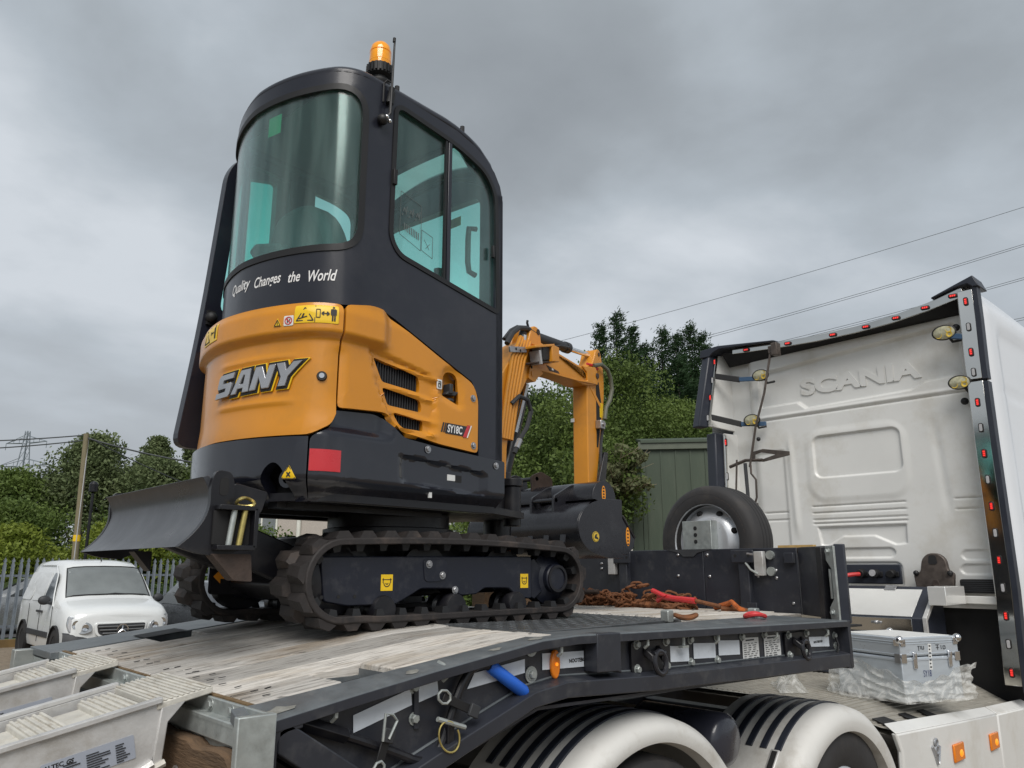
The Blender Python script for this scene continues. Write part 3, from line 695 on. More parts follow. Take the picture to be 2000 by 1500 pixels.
# slogan on the cab
def arc_text(body, size, u0, u1, zf, sh, off, mat, parent, name='lettering', **kw):
    me = text_mesh(body, size, **kw); xs = [v.co.x for v in me.vertices]; a, c = min(xs), max(xs)
    bo = base_of(parent)
    for v in me.vertices:
        f = (v.co.x-a)/(c-a); u = u0+(u1-u0)*f
        v.co = sh.at(u, zf(f)+v.co.y, off+v.co.z)-bo
    return link(name, me, mat, parent)
arc_text('Quality', 0.062, 1.525, 1.365, lambda f: 1.338, CAB, 0.0015, 'whiteprint', CABO, shear=0.28, bold=0.0008)
arc_text('Changes', 0.062, 1.335, 1.185, lambda f: 1.326, CAB, 0.0015, 'whiteprint', CABO, shear=0.28, bold=0.0008)
arc_text('the', 0.062, 1.148, 1.092, lambda f: 1.318, CAB, 0.0015, 'whiteprint', CABO, shear=0.28, bold=0.0008)
arc_text('World', 0.066, 1.055, 0.938, lambda f: 1.310, CAB, 0.0015, 'whiteprint', CABO, shear=0.28, bold=0.0008)

# ---- hood: rear door and side panel
HL = HOOD.L
door_poly = rpoly([(0.929, 1.198), (0.929, 0.775), (0.945, 0.735), (1.02, 0.692), (HL-1.02, 0.692), (HL-0.945, 0.735), (HL-0.929, 0.775), (HL-0.929, 1.198)], [0.02, 0, 0.02, 0.03, 0.03, 0.02, 0, 0.02], 3)
def door_relief(u, z):
    o = 0.030*ss(1.058, 1.088, z)-0.012*ss(1.16, 1.20, z)
    o += 0.006*ss(0.80, 0.70, z)
    if 1.08 < u < 1.52:
        f = ss(1.08, 1.14, u)*ss(1.53, 1.46, u)
        o += 0.007*f*(gz(z-0.995, 0.010)+gz(z-0.822, 0.010))
    o -= 0.010*ss(0.965, 0.930, u)*ss(1.05, 1.0, z)*ss(0.77, 0.86, z)
    return o
DOOR = panel('rear_door', HOOD, door_poly, 'orange', EXC, 0.02, 0.0, relief=door_relief, du=0.03, dz=0.009, bevel=0.006, smooth=50)
vents = [[(0.761, 1.030), (0.523, 0.990), (0.512, 0.965), (0.514, 0.925), (0.712, 0.938)],
         [(0.711, 0.916), (0.509, 0.892), (0.498, 0.868), (0.500, 0.843), (0.680, 0.848)],
         [(0.654, 0.822), (0.494, 0.806), (0.487, 0.785), (0.490, 0.765), (0.605, 0.763)]]
vents = [rpoly(v, [0.012, 0.012, 0.012, 0.008, 0.012], 2) for v in vents]
hpoc = rpoly([(0.382, 1.045), (0.300, 1.045), (0.285, 0.905), (0.388, 0.935)], [0.04, 0.04, 0.012, 0.012], 4)
side_poly = rpoly([(0.921, 1.199), (0.80, 1.228), (0.735, 1.225), (0.655, 1.196), (0.405, 1.094), (0.205, 1.016), (0.172, 0.955), (0.172, 0.708), (0.40, 0.722), (0.60, 0.748), (0.635, 0.765), (0.69, 0.812), (0.74, 0.812), (0.921, 0.800)],
    [0.02, 0.05, 0.05, 0.03, 0.02, 0.03, 0.04, 0.02, 0.02, 0.03, 0.03, 0.03, 0.03, 0.02], 3)
swage = [(0.79, 1.062), (0.47, 1.010), (0.425, 0.975), (0.425, 0.775), (0.47, 0.748), (0.61, 0.742), (0.665, 0.79), (0.735, 0.90)]
def side_relief(u, z):
    o = 0.030*ss(1.058, 1.088, z)*ss(0.68, 0.75, u)-0.012*ss(1.16, 1.22, z)
    d = sdist(swage, u, z); o -= 0.014*ss(0.005, -0.008, d)
    for zc, u0, sl_ in ((1.000, 0.52, 0.11), (0.905, 0.51, 0.10), (0.812, 0.50, 0.08), (0.758, 0.53, 0.07)):
        zz_ = zc+(u-u0)*sl_
        if 0.40 < u < 0.72: o += 0.010*gz(z-zz_+0.0, 0.010)*ss(0.40, 0.47, u)*ss(0.72, 0.60, u)
    d2 = sdist(hpoc, u, z); o -= 0.010*ss(0.03, 0.0, d2)
    o -= 0.012*ss(0.895, 0.922, u)*ss(1.05, 1.0, z)
    return o
SIDE = panel('side_cover', HOOD, side_poly, 'orange', EXC, 0.02, 0.0, vents+[hpoc], side_relief, 0.02, 0.009, 0.004, 50)
for v in vents:
    us = [p[0] for p in v]; zs = [p[1] for p in v]
    g = panel('vent_grille', HOOD, rpoly([(max(us)+0.012, max(zs)+0.012), (min(us)-0.012, max(zs)-0.01), (min(us)-0.012, min(zs)-0.012), (max(us)-0.02, min(zs)-0.012)], 0), 'dark', SIDE, 0.01, -0.045, bevel=0)
    b = MB(); u = min(us)+0.008
    while u < max(us)-0.006:
        b.obox(HOOD.at(u, (max(zs)+min(zs))/2, -0.036), HH*0.0022, LL*0.007, ZZ*(max(zs)-min(zs))*0.52); u += 0.0135
    b.build('vent_slats', 'plastic', g, smooth=0)
pk = panel('handle_pocket', HOOD, rpoly([(0.40, 1.06), (0.275, 1.06), (0.265, 0.89), (0.405, 0.92)], 0.01), 'orange', SIDE, 0.01, -0.050, bevel=0)
b = MB(); b.obox(HOOD.at(0.325, 0.955, -0.026), HH*0.028, LL*0.018, ZZ*0.010+HH*0.010); b.obox(HOOD.at(0.338, 0.972, -0.022), HH*0.010, LL*0.022, ZZ*0.022)
b.ball(HOOD.at(0.325, 0.925, -0.026), 0.020, 6, (1.2, 0.9, 0.6)); b.build('door_handle', 'plastic', SIDE, 0.003)
b = MB().cyl(HOOD.at(0.989, 0.914, -0.002), HOOD.at(0.989, 0.914, 0.010), 0.020, 0.017, 18); LK = b.build('door_lock', 'seal', DOOR)
b = MB().cyl(HOOD.at(0.989, 0.914, 0.009), HOOD.at(0.989, 0.914, 0.0125), 0.011, 0.010, 14); b.build('lock_barrel', 'chrome', LK)
BM1 = bolt_mesh(0.011, 0.008)
for u, z, sh, par in ((0.205, 0.950, HOOD, SIDE), (0.200, 0.738, HOOD, SIDE), (0.475, 0.690, CW, None), (0.060, 0.662, CW, None)):
    inst('bolt', BM1, par or EXC, at(sh.at(u, z, 0.0005 if par else 0.003), sh.nrm(u)), 'steel')

# badge on the rear door: outlined slab letters
SH_ = 0.33
LET = {'S': ([(0, 0), (0.92, 0), (1.0, 0.10), (1.0, 0.48), (0.90, 0.60), (0.36, 0.60), (0.36, 0.76), (1.0, 0.76), (1.0, 1.0), (0.10, 1.0), (0.0, 0.90), (0.0, 0.50), (0.10, 0.39), (0.64, 0.39), (0.64, 0.24), (0, 0.24)], []),
       'A': ([(0, 0), (0.32, 0), (0.36, 0.20), (0.68, 0.20), (0.70, 0), (1.04, 0), (0.84, 1.0), (0.30, 1.0)], [[(0.42, 0.40), (0.64, 0.40), (0.60, 0.76), (0.52, 0.76)]]),
       'N': ([(0, 0), (0.32, 0), (0.32, 0.52), (0.66, 0), (1.0, 0), (1.0, 1.0), (0.68, 1.0), (0.68, 0.48), (0.34, 1.0), (0, 1.0)], []),
       'Y': ([(0.34, 0), (0.66, 0), (0.66, 0.40), (1.06, 1.0), (0.70, 1.0), (0.50, 0.66), (0.30, 1.0), (-0.06, 1.0), (0.34, 0.40)], [])}
BU0, BU1, BZ, BH = 1.500, 1.052, 0.862, 0.092
def badge_map(x, y, w):                    # x along the word 0..4.25
    return BU0+(BU1-BU0)*((x+y*SH_*0.9)/4.72), BZ+BH*y+0.004*x
def badge_letter(ch, x0, grow, mat, off, thick, parent):
    o, hs = LET[ch]
    def off_poly(P, g):
        n = len(P); out = []
        A = sum(P[i][0]*P[(i+1) % n][1]-P[(i+1) % n][0]*P[i][1] for i in range(n))
        for i in range(n):
            a = V((*P[i-1], 0)); p = V((*P[i], 0)); c = V((*P[(i+1) % n], 0))
            t1 = (p-a).normalized(); t2 = (c-p).normalized(); n1 = V((t1.y, -t1.x, 0)); n2 = V((t2.y, -t2.x, 0))
            if A < 0: n1, n2 = -n1, -n2
            m = (n1+n2); m = m/max(0.5, m.dot(n1)) if m.length > 1e-6 else n1
            q = p+m*g; out.append((q.x, q.y))
        return out
    P = [badge_map(x0+p[0], p[1], 0) for p in off_poly(o, grow)]
    H_ = [[badge_map(x0+p[0], p[1], 0) for p in off_poly(h, -grow)] for h in hs] if grow < 0.05 else []
    return panel('badge_letter', HOOD, P, mat, parent, thick, off, H_, bevel=0.0035 if grow < 0.05 else 0.001, smooth=20)
BADGE = None
for i, ch in enumerate('SANY'):
    x0 = i*1.10
    BG = badge_letter(ch, x0+0.03, 0.135, 'yellow', 0.0085, 0.006, DOOR); BG.name = 'badge_outline'
    B2 = badge_letter(ch, x0, 0.105, 'seal', 0.0105, 0.006, DOOR); B2.name = 'badge_backing'
    badge_letter(ch, x0, 0.0, 'badge', 0.0180, 0.009, DOOR)
# decals
def sticker(sh, u, z, w, h, mat, parent, off=0.0, r=0.004, name='warning_sticker', rel=None):
    return panel(name, sh, rpoly([(u, z), (u-w, z), (u-w, z+h), (u, z+h)], r, 2), mat, parent, 0.0015, off+0.0022, bevel=0, du=0.03, relief=rel, dz=0.0125 if rel else 0)
def marks(sh, items, mat, parent, off, name='sticker_print', rel=None):
    global b
    b = MB()
    for pts, w in items: strip_on(sh, pts, w, off, rel)
    return b.build(name, mat, parent, smooth=0)
def tri(u, z, s): return [(u, z), (u-s, z), (u-s/2, z+s*0.9), (u, z)]
O_ = 0.030-0.004
s1 = sticker(HOOD, 1.093, 1.113, 0.148, 0.072, 'yellow', DOOR, rel=door_relief)
marks(HOOD, [(tri(1.083, 1.122, 0.058), 0.004), ([(1.075, 1.130), (1.045, 1.138)], 0.004), ([(1.062, 1.135), (1.056, 1.150)], 0.005), ([(1.020, 1.116), (1.020, 1.182)], 0.0025),
     ([(1.016, 1.134), (1.004, 1.134), (1.004, 1.166), (1.016, 1.166), (1.016, 1.134)], 0.0025), ([(0.999, 1.150), (0.976, 1.150)], 0.004), ([(0.992, 1.157), (0.999, 1.150), (0.992, 1.143)], 0.004), ([(0.983, 1.157), (0.976, 1.150), (0.983, 1.143)], 0.004),
     ([(0.962, 1.170), (0.962, 1.145)], 0.013), ([(0.965, 1.145), (0.965, 1.122)], 0.005), ([(0.958, 1.145), (0.958, 1.122)], 0.005), ([(0.962, 1.180), (0.962, 1.174)], 0.007), ([(0.970, 1.168), (0.970, 1.146)], 0.003), ([(0.954, 1.168), (0.954, 1.146)], 0.003)], 'print', s1, 0.0030, rel=door_relief)
s2 = sticker(HOOD, 1.136, 1.106, 0.040, 0.040, 'labelwhite', DOOR, rel=door_relief)
circ = [(1.116+0.014*math.cos(2*PI*k/16), 1.126+0.014*math.sin(2*PI*k/16)) for k in range(17)]
marks(HOOD, [(circ, 0.0035), ([(1.126, 1.136), (1.106, 1.116)], 0.0035)], 'redpaint', s2, 0.0030, rel=door_relief)
marks(HOOD, [([(1.120, 1.118), (1.120, 1.134)], 0.004), ([(1.114, 1.120), (1.110, 1.132)], 0.003)], 'print', s2, 0.0028, rel=door_relief)
s3 = panel('warning_sticker', HOOD, [(1.180, 1.108), (1.146, 1.108), (1.163, 1.140)], 'yellow', DOOR, 0.0015, 0.0022, bevel=0, relief=door_relief, dz=0.0125)
marks(HOOD, [(tri(1.176, 1.110, 0.026), 0.0025), ([(1.163, 1.114), (1.163, 1.124)], 0.003)], 'print', s3, 0.0030, rel=door_relief)
s4 = sticker(HOOD, 1.655, 1.110, 0.150, 0.072, 'yellow', DOOR, rel=door_relief)
marks(HOOD, [(tri(1.645, 1.120, 0.058), 0.004), ([(1.582, 1.113), (1.582, 1.180)], 0.0025), ([(1.560, 1.150), (1.538, 1.150)], 0.004), ([(1.567, 1.156), (1.560, 1.150), (1.567, 1.144)], 0.004), ([(1.524, 1.168), (1.524, 1.145)], 0.013), ([(1.527, 1.145), (1.527, 1.122)], 0.005), ([(1.520, 1.145), (1.520, 1.122)], 0.005), ([(1.524, 1.178), (1.524, 1.172)], 0.007)], 'print', s4, 0.0030, rel=door_relief)
s5 = sticker(HOOD, 0.428, 0.957, 0.030, 0.042, 'labelwhite', SIDE)
marks(HOOD, [([(0.420, 0.990), (0.406, 0.990), (0.406, 0.966), (0.420, 0.966), (0.420, 0.982), (0.411, 0.982), (0.411, 0.974)], 0.003)], 'print', s5, 0.0032)
# model plate: dark wedge with red and white slash
s6 = panel('model_plate', HOOD, [(0.372, 0.772), (0.255, 0.772), (0.236, 0.818), (0.362, 0.818)], 'plastic', SIDE, 0.0015, 0.0018, bevel=0)
for du_ in (0.0, 0.013, 0.024):
    panel('plate_stripe', HOOD, [(0.398-du_, 0.776), (0.390-du_, 0.776), (0.378-du_, 0.818), (0.386-du_, 0.818)], 'plastic', s6, 0.0012, 0.0018, bevel=0)
panel('red_slash', HOOD, [(0.268, 0.768), (0.248, 0.768), (0.222, 0.824), (0.240, 0.824)], 'red', s6, 0.0012, 0.0032, bevel=0)
panel('white_slash', HOOD, [(0.244, 0.768), (0.238, 0.768), (0.213, 0.824), (0.219, 0.824)], 'whiteprint', s6, 0.0012, 0.0032, bevel=0)
arc_text('SY18C', 0.046, 0.362, 0.272, lambda f: 0.779, HOOD, 0.0035, 'whiteprint', s6, shear=0.12, bold=0.0012)

# ---- counterweight castings
def cw_relief(u, z): return -0.055*ss(0.540, 0.455, z)-0.012*ss(0.52, 0.47, z)
CWL = CW.L
notch = rpoly([(1.225, 0.452), (1.215, 0.56), (1.165, 0.60), (1.118, 0.56), (1.10, 0.452)], [0, 0.03, 0.05, 0.03, 0], 4)
cen = [(1.032, 0.683), (CWL-1.032, 0.683), (CWL-1.032, 0.452)]+notch[:1]
cen_poly = [(1.032, 0.683), (CWL-1.032, 0.683), (CWL-1.032, 0.452)]+notch+[(1.032, 0.452)]
def cw2(u, z):
    o = cw_relief(u, z)
    return o
CWC = panel('counterweight', CW, cen_poly, 'cwpaint', EXC, 0.05, 0.0, relief=cw2, du=0.04, dz=0.014, bevel=0.006, smooth=60)
nb = panel('towing_recess', CW, [(1.24, 0.44), (1.24, 0.62), (1.09, 0.62), (1.09, 0.44)], 'dark', CWC, 0.01, -0.12, bevel=0)
b = MB().lathe([(0.018, -0.03), (0.034, -0.03), (0.034, 0.05), (0.018, 0.05)], CW.at(1.135, 0.535, -0.10), CW.nrm(1.135), 16, closedprof=True); b.build('towing_eye', 'cwpaint', CWC)
s7 = panel('warning_sticker', CW, rpoly([(1.128, 0.527), (1.066, 0.527), (1.097, 0.580)], 0.006, 2), 'yellow', CWC, 0.0015, 0.0018, relief=lambda u, z: cw_relief(u, z), dz=0.01, bevel=0)
marks(CW, [([(1.124, 0.529), (1.070, 0.529), (1.097, 0.576), (1.124, 0.529)], 0.003), ([(1.104, 0.552), (1.090, 0.536)], 0.005), ([(1.090, 0.552), (1.104, 0.536)], 0.005)], 'print', s7, 0.0020, rel=cw_relief)
crn_poly = rpoly([(1.026, 0.682), (0.945, 0.725), (0.925, 0.775), (0.918, 0.792), (0.74, 0.803), (0.70, 0.795), (0.625, 0.738), (0.595, 0.722), (0.40, 0.706), (0.0, 0.686), (0.0, 0.452), (1.026, 0.452)], [0.02, 0.02, 0.01, 0.02, 0.02, 0.03, 0.02, 0.02, 0, 0.01, 0.02, 0.02], 3)
rec = rpoly([(0.615, 0.655), (0.135, 0.622), (0.118, 0.522), (0.602, 0.545)], 0.02, 3)
def crn_relief(u, z):
    o = cw_relief(u, z)
    if u > 0.66 and z > 0.69: o -= 0.030*ss(0.690, 0.740, z)*ss(0.64, 0.72, u)
    d = sdist(rec, u, z); o -= 0.016*ss(0.004, -0.007, d)
    return o
CRN = panel('corner_casting', CW, crn_poly, 'cwpaint', EXC, 0.05, 0.0, relief=crn_relief, du=0.02, dz=0.009, bevel=0.007, smooth=60)
lcr = [(CWL-a, c) for a, c in crn_poly][::-1]
panel('corner_casting', CW, lcr, 'cwpaint', EXC, 0.05, 0.0, relief=lambda u, z: cw_relief(u, z), du=0.04, dz=0.014, bevel=0.007, smooth=60)
sticker(CW, 1.024, 0.557, 0.118, 0.080, 'red', CRN, 0.001, 0.002, 'red_reflector')
rl = panel('red_reflector', CW, [(CWL-1.024, 0.560), (CWL-0.90, 0.560), (CWL-0.90, 0.645), (CWL-1.024, 0.645)], 'red', EXC, 0.0015, 0.003, bevel=0)
ubox('recess_label', CW, 0.345, 0.300, 0.575, 0.600, -0.017, -0.0135, 'labelwhite', CRN, 0)
ubox('recess_slot', CW, 0.297, 0.262, 0.572, 0.600, -0.017, -0.0130, 'dark', CRN, 0)
ubox('paper_tag', CW, 0.45, 0.435, 0.495, 0.522, -0.018, -0.010, 'labelwhite', CRN, 0)
# engine bay filler, belly plate, slew ring
b = MB(); ip = [(a*0.86, t*0.86) for a, t in CW.p]
b.prism([U(a, t, 0.50) for a, t in ip], ZZ*0.62); b.build('engine_bay', 'dark', EXC)
b = MB(); ip = [(a*0.93, t*0.90) for a, t in CW.p]+[(0.62, 0.30), (0.62, -0.30)]
b.prism([U(a, t, 0.455) for a, t in ip], ZZ*0.03)
for k in (-0.25, 0.05, 0.3): b.obox(U(-0.35, k, 0.445), HH*0.42, LL*0.03, ZZ*0.012)
b.build('belly_plate', 'black', EXC)
b = MB().lathe([(1e-4, 0.335), (0.30, 0.335), (0.30, 0.385), (0.28, 0.39), (0.28, 0.45), (1e-4, 0.45)], C0, ZZ, 36); b.build('slew_ring', 'black', EXC)
# front deck of the upper frame and boom swing post
b = MB(); b.prism([U(s_, t, 0.46) for s_, t in ((0.2, -0.42), (0.55, -0.22), (0.78, -0.12), (0.78, 0.12), (0.55, 0.22), (0.2, 0.42))], ZZ*0.18); b.build('front_frame_nose', 'black', EXC, 0.01)
b = MB().cyl(U(0.75, 0, 0.36), U(0.75, 0, 0.72), 0.075, n=20); b.cyl(U(0.62, -0.22, 0.42), U(0.62, -0.22, 0.62), 0.045); b.cyl(U(0.62, -0.22, 0.62), U(0.62, -0.22, 0.66), 0.055); b.build('swing_post', 'black', EXC, 0.004)
# the open cab door, swung back flat along the left rear corner
dpl = rpoly([(-0.27, 0.74), (-0.805, 0.74), (-0.735, 1.32), (-0.675, 2.14), (-0.60, 2.25), (-0.27, 2.25)], [0.03, 0.06, 0.3, 0.12, 0.06, 0.04], 5)
dwl = rpoly([(-0.40, 0.86), (-0.70, 0.86), (-0.655, 1.22), (-0.40, 1.22)], [0.03, 0.05, 0.05, 0.03], 5)
dwu = rpoly([(-0.40, 1.40), (-0.655, 1.40), (-0.60, 2.13), (-0.40, 2.18)], [0.03, 0.05, 0.08, 0.03], 5)
DR = flat_panel('cab_door', dpl, [dwl, dwu], lambda s_, z: U(s_, 0.56, z), LL, 0.045, 'cabpaint', EXC, 0.008)
flat_panel('door_window', dwl, [], lambda s_, z: U(s_, 0.545, z), LL, 0.004, 'glass', DR, 0)
flat_panel('door_window', dwu, [], lambda s_, z: U(s_, 0.545, z), LL, 0.004, 'glass', DR, 0)
b = MB().ball(U(-0.70, 0.50, 1.36), 0.028, 8); b.obox(U(-0.70, 0.52, 1.36), HH*0.02, LL*0.02, ZZ*0.035); b.build('door_catch', 'seal', DR)

# ---- undercarriage
def track_path(n=120):
    pts = []
    zr, zf = 1.624, 1.620; xr, xf = 1.548, 2.712; rr, rf = 0.152, 0.146
    for a in np.linspace(PI*0.5, PI*1.5, 24): pts.append((xr+rr*math.cos(a), zr+rr*math.sin(a)))
    x0, x1 = xr, xf
    for k in range(1, 22):
        f = k/22; x = x0+(x1-x0)*f
        zb = (zr-rr)*(1-f)+(zf-rf)*f
        zb += -0.010*math.sin(f*PI)**2*(1 if f < 0.45 else 0.2)
        if f < 0.5: zb = 1.474-(0.004 if f > 0.1 else 0.0)
        pts.append((x, zb))
    for a in np.linspace(-PI*0.5, PI*0.5, 24): pts.append((xf+rf*math.cos(a), zf+rf*math.sin(a)))
    for k in range(1, 22):
        f = k/22; x = x1+(x0-x1)*f
        z = (zf+rf)*(1-f)+(zr+rr)*f + 0.016*math.sin(f*PI)
        pts.append((x, z))
    return np.array(pts)
TP = track_path()
seg = np.linalg.norm(np.diff(np.r_[TP, TP[:1]], axis=0), axis=1); TS = np.r_[0, np.cumsum(seg)]
def track_at(s):
    s = s % TS[-1]; Q = np.r_[TP, TP[:1]]
    x = np.interp(s, TS, Q[:, 0]); z = np.interp(s, TS, Q[:, 1])
    s2 = (s+0.01) % TS[-1]; s0 = (s-0.01) % TS[-1]
    t = V((np.interp(s2, TS, Q[:, 0])-np.interp(s0, TS, Q[:, 0]), 0, np.interp(s2, TS, Q[:, 1])-np.interp(s0, TS, Q[:, 1]))).normalized()
    n = V((t.z, 0, -t.x))
    c = V((2.08, 0, 1.63))
    p = V((x, 0, z))
    # outward normal: away from the loop's medial line
    med = V((min(max(x, 1.548), 2.712), 0, 1.622))
    if n.dot(p-med) < 0: n = -n
    return p, t, n
lug = MB()
lug.add([(-0.040, -0.056, 0), (0.040, -0.056, 0), (0.036, 0.060, 0), (-0.036, 0.060, 0), (-0.021, -0.053, 0.028), (0.018, -0.053, 0.028), (0.026, 0.040, 0.026), (-0.010, 0.040, 0.026)],
    [(3, 2, 1, 0), (4, 5, 6, 7), (0, 1, 5, 4), (1, 2, 6, 5), (2, 3, 7, 6), (3, 0, 4, 7)])
LUG = lug.mesh('tread_lug', smooth=20); LUG.materials.append(M['rubber'])
gl = MB(); gl.add([(-0.020, -0.028, 0), (0.020, -0.028, 0), (0.020, 0.028, 0), (-0.020, 0.028, 0), (-0.013, -0.022, 0.026), (0.013, -0.022, 0.026), (0.013, 0.022, 0.026), (-0.013, 0.022, 0.026)], [(3, 2, 1, 0), (4, 5, 6, 7), (0, 1, 5, 4), (1, 2, 6, 5), (2, 3, 7, 6), (3, 0, 4, 7)])
GLU = gl.mesh('drive_lug', smooth=20); GLU.materials.append(M['seal'])
def make_track(yo, side, sx=0.0):
    w = 0.235*side          # from the outer face inward
    b = MB(); n = 110; vs = []; fs = []
    for i in range(n):
        p, t, nn = track_at(TS[-1]*i/n); p = p+V((sx, 0, 0))
        for (yy, h) in ((0.0, -0.022), (0.0, 0.0), (0.006, 0.004), (0.229, 0.004), (0.235, 0.0), (0.235, -0.022)):
            vs.append(p+nn*h+V((0, yo+yy*side, 0)))
    for i in range(n):
        j = (i+1) % n
        for k in range(6): fs.append((i*6+k, i*6+(k+1) % 6, j*6+(k+1) % 6, j*6+k))
    b.add(vs, fs)
    T = b.build('rubber_track', 'rubber', EXC, 0.003, 50)
    nl = 31
    for k in range(nl):
        for h in (0, 1):
            p, t, nn = track_at(TS[-1]*(k+0.5*h)/nl); p = p+V((sx, 0, 0))
            m = Matrix.Identity(4)
            yax = V((0, 1, 0)) if h == (0 if side > 0 else 1) else V((0, -1, 0))
            x = yax.cross(nn)
            for i in range(3): m[i][0], m[i][1], m[i][2] = x[i], yax[i], nn[i]
            yc = yo+side*(0.062 if h == 0 else 0.173)
            q = p+nn*0.002; m[0][3], m[1][3], m[2][3] = q.x, yc, q.z
            inst('tread_lug', LUG, T, m)
        p, t, nn = track_at(TS[-1]*(k+0.25)/nl); p = p+V((sx, 0, 0))
        m = Matrix.Identity(4); x = V((0, 1, 0)).cross(-nn)
        for i in range(3): m[i][0], m[i][1], m[i][2] = x[i], (0, 1, 0)[i], -nn[i]
        q = p-nn*0.021; m[0][3], m[1][3], m[2][3] = q.x, yo+side*0.05, q.z
        inst('drive_lug', GLU, T, m)
    # side frame
    yf = yo+side*0.055
    fp = rpoly([(1.478, 1.712), (2.565, 1.722), (2.565, 1.533), (2.48, 1.540), (2.425, 1.582), (2.28, 1.585), (2.235, 1.560), (2.145, 1.556), (2.10, 1.586), (1.94, 1.588), (1.885, 1.560), (1.82, 1.530), (1.60, 1.530), (1.50, 1.548)], 0.012, 2)
    FR = MB().xz(fp, yf, yf+side*0.12).build('track_frame', 'blue_black', EXC, 0.005)
    pts = [(2.565, 1.70), (2.60, 1.715), (2.66, 1.66), (2.66, 1.57), (2.60, 1.53), (2.565, 1.545)]
    MB().xz(pts, yf+side*0.02, yf+side*0.1).build('frame_end', 'blue_black', FR, 0.004)
    for x in (1.62, 2.0, 2.44):
        MB().xz(rpoly([(x-0.10, 1.712), (x-0.07, 1.745), (x+0.07, 1.745), (x+0.10, 1.712)], 0.01, 2), yf+side*0.06, yf+side*0.09).build('frame_lug', 'black', FR)
    for x in (1.76, 2.115, 2.465):
        r_ = MB().lathe([(1e-4, -0.02), (0.05, -0.02), (0.055, -0.01), (0.055, 0.03), (0.042, 0.04), (0.042, 0.07), (0.055, 0.08), (0.055, 0.12), (1e-4, 0.12)], (x, yf+side*0.005, 1.512), (0, side, 0), 20); r_.build('roller', 'black', EXC)
        inst('bolt', BM1, FR, at((x, yf-side*0.001, 1.545 if x != 2.115 else 1.58), (0, -side, 0)), 'steel')
    for x in (1.49, 1.56, 1.63): MB().cyl((x, yf-side*0.0005, 1.565), (x, yf-side*0.0015, 1.565), 0.007, n=10).build('frame_hole', 'dark', FR)
    sp_ = MB().lathe([(1e-4, 0.0), (0.062, 0.0), (0.066, 0.006), (0.066, 0.03), (0.10, 0.05), (0.118, 0.06), (0.118, 0.12), (1e-4, 0.12)], (2.712, yo+side*0.035, 1.622), (0, side, 0), 28)
    SPK = sp_.build('drive_motor', 'blue_black', EXC, smooth=30)
    MB().lathe([(0.050, -0.004), (0.062, -0.004), (0.062, 0.004), (0.050, 0.004)], (2.712, yo+side*0.032, 1.622), (0, side, 0), 28, closedprof=True).build('motor_cap_rim', 'black', SPK)
    MB().lathe([(1e-4, 0.0), (0.05, 0.0), (0.11, 0.02), (0.132, 0.03), (0.132, 0.10), (1e-4, 0.10)], (1.548, yo+side*0.06, 1.624), (0, side, 0), 28).build('idler', 'black', EXC)
    if side > 0:
        for x, w_ in ((1.745, 0.055), (2.492, 0.048)):
            d_ = decal('lifting_sticker', frame_m((x, yf-0.0005, 1.583 if x < 2 else 1.582), (1, 0, 0), (0, 0, 1)), w_, 0.062, 'yellow', FR)
            m4 = frame_m((x, yf-0.0019, 1.583), (1, 0, 0), (0, 0, 1))
            q = MB()
            for a in range(10):
                a0, a1 = PI+PI*a/10, PI+PI*(a+1)/10
                for rr_ in (0.016, 0.007):
                    q.prism([m4 @ V((w_/2+rr_*math.cos(t_)+0*k_, 0.030+rr_*math.sin(t_), 0)) for t_, k_ in ((a0, 0), (a1, 0))]+[m4 @ V((w_/2+(rr_-0.0035)*math.cos(t_), 0.030+(rr_-0.0035)*math.sin(t_), 0)) for t_ in (a1, a0)], (0, -0.0006, 0))
            for xx in (0.008, w_-0.012): q.prism([m4 @ V((xx, 0.030, 0)), m4 @ V((xx+0.0035, 0.030, 0)), m4 @ V((xx+0.0035, 0.048, 0)), m4 @ V((xx, 0.048, 0))], (0, -0.0006, 0))
            q.prism([m4 @ V((0.006, 0.041, 0)), m4 @ V((w_-0.006, 0.041, 0)), m4 @ V((w_-0.006, 0.044, 0)), m4 @ V((0.006, 0.044, 0))], (0, -0.0006, 0))
            q.build('sticker_print', 'print', d_, smooth=0)
        ip = MB().xz(rpoly([(1.945, 1.705), (2.065, 1.705), (2.075, 1.635), (2.03, 1.615), (1.955, 1.615)], 0.02, 3), yf-0.004, yf+0.004); IP = ip.build('grease_cover', 'blue_black', FR, 0.001)
        inst('bolt', BM1, IP, at((1.975, yf-0.004, 1.685), (0, -1, 0)), 'steel'); inst('bolt', BM1, IP, at((2.045, yf-0.004, 1.640), (0, -1, 0)), 'steel')
        b = MB().add([(2.40, yf+0.06, 1.728), (2.58, yf+0.06, 1.735), (2.56, yf+0.09, 1.755), (2.43, yf+0.09, 1.752)], [(0, 1, 2, 3)]); 
        MB().obox((2.47, yf+0.10, 1.742), V((0.08, 0, 0.004)), V((0, 0.02, 0)), V((0, 0, 0.008))).build('rusty_shim', 'rust', FR)
    return T
make_track(2.60, 1)
make_track(3.62, -1, -0.075)
b = MB().xz(rpoly([(1.42, 1.60), (1.60, 1.80), (2.55, 1.80), (2.68, 1.64), (2.55, 1.56), (1.55, 1.54)], 0.03, 3), 2.86, 3.34)
b.box(1.60, 1.78, 2.72, 3.50, 1.60, 1.70); b.box(2.30, 2.46, 2.72, 3.50, 1.60, 1.70)
UC = b.build('undercarriage_frame', 'black', EXC, 0.01)
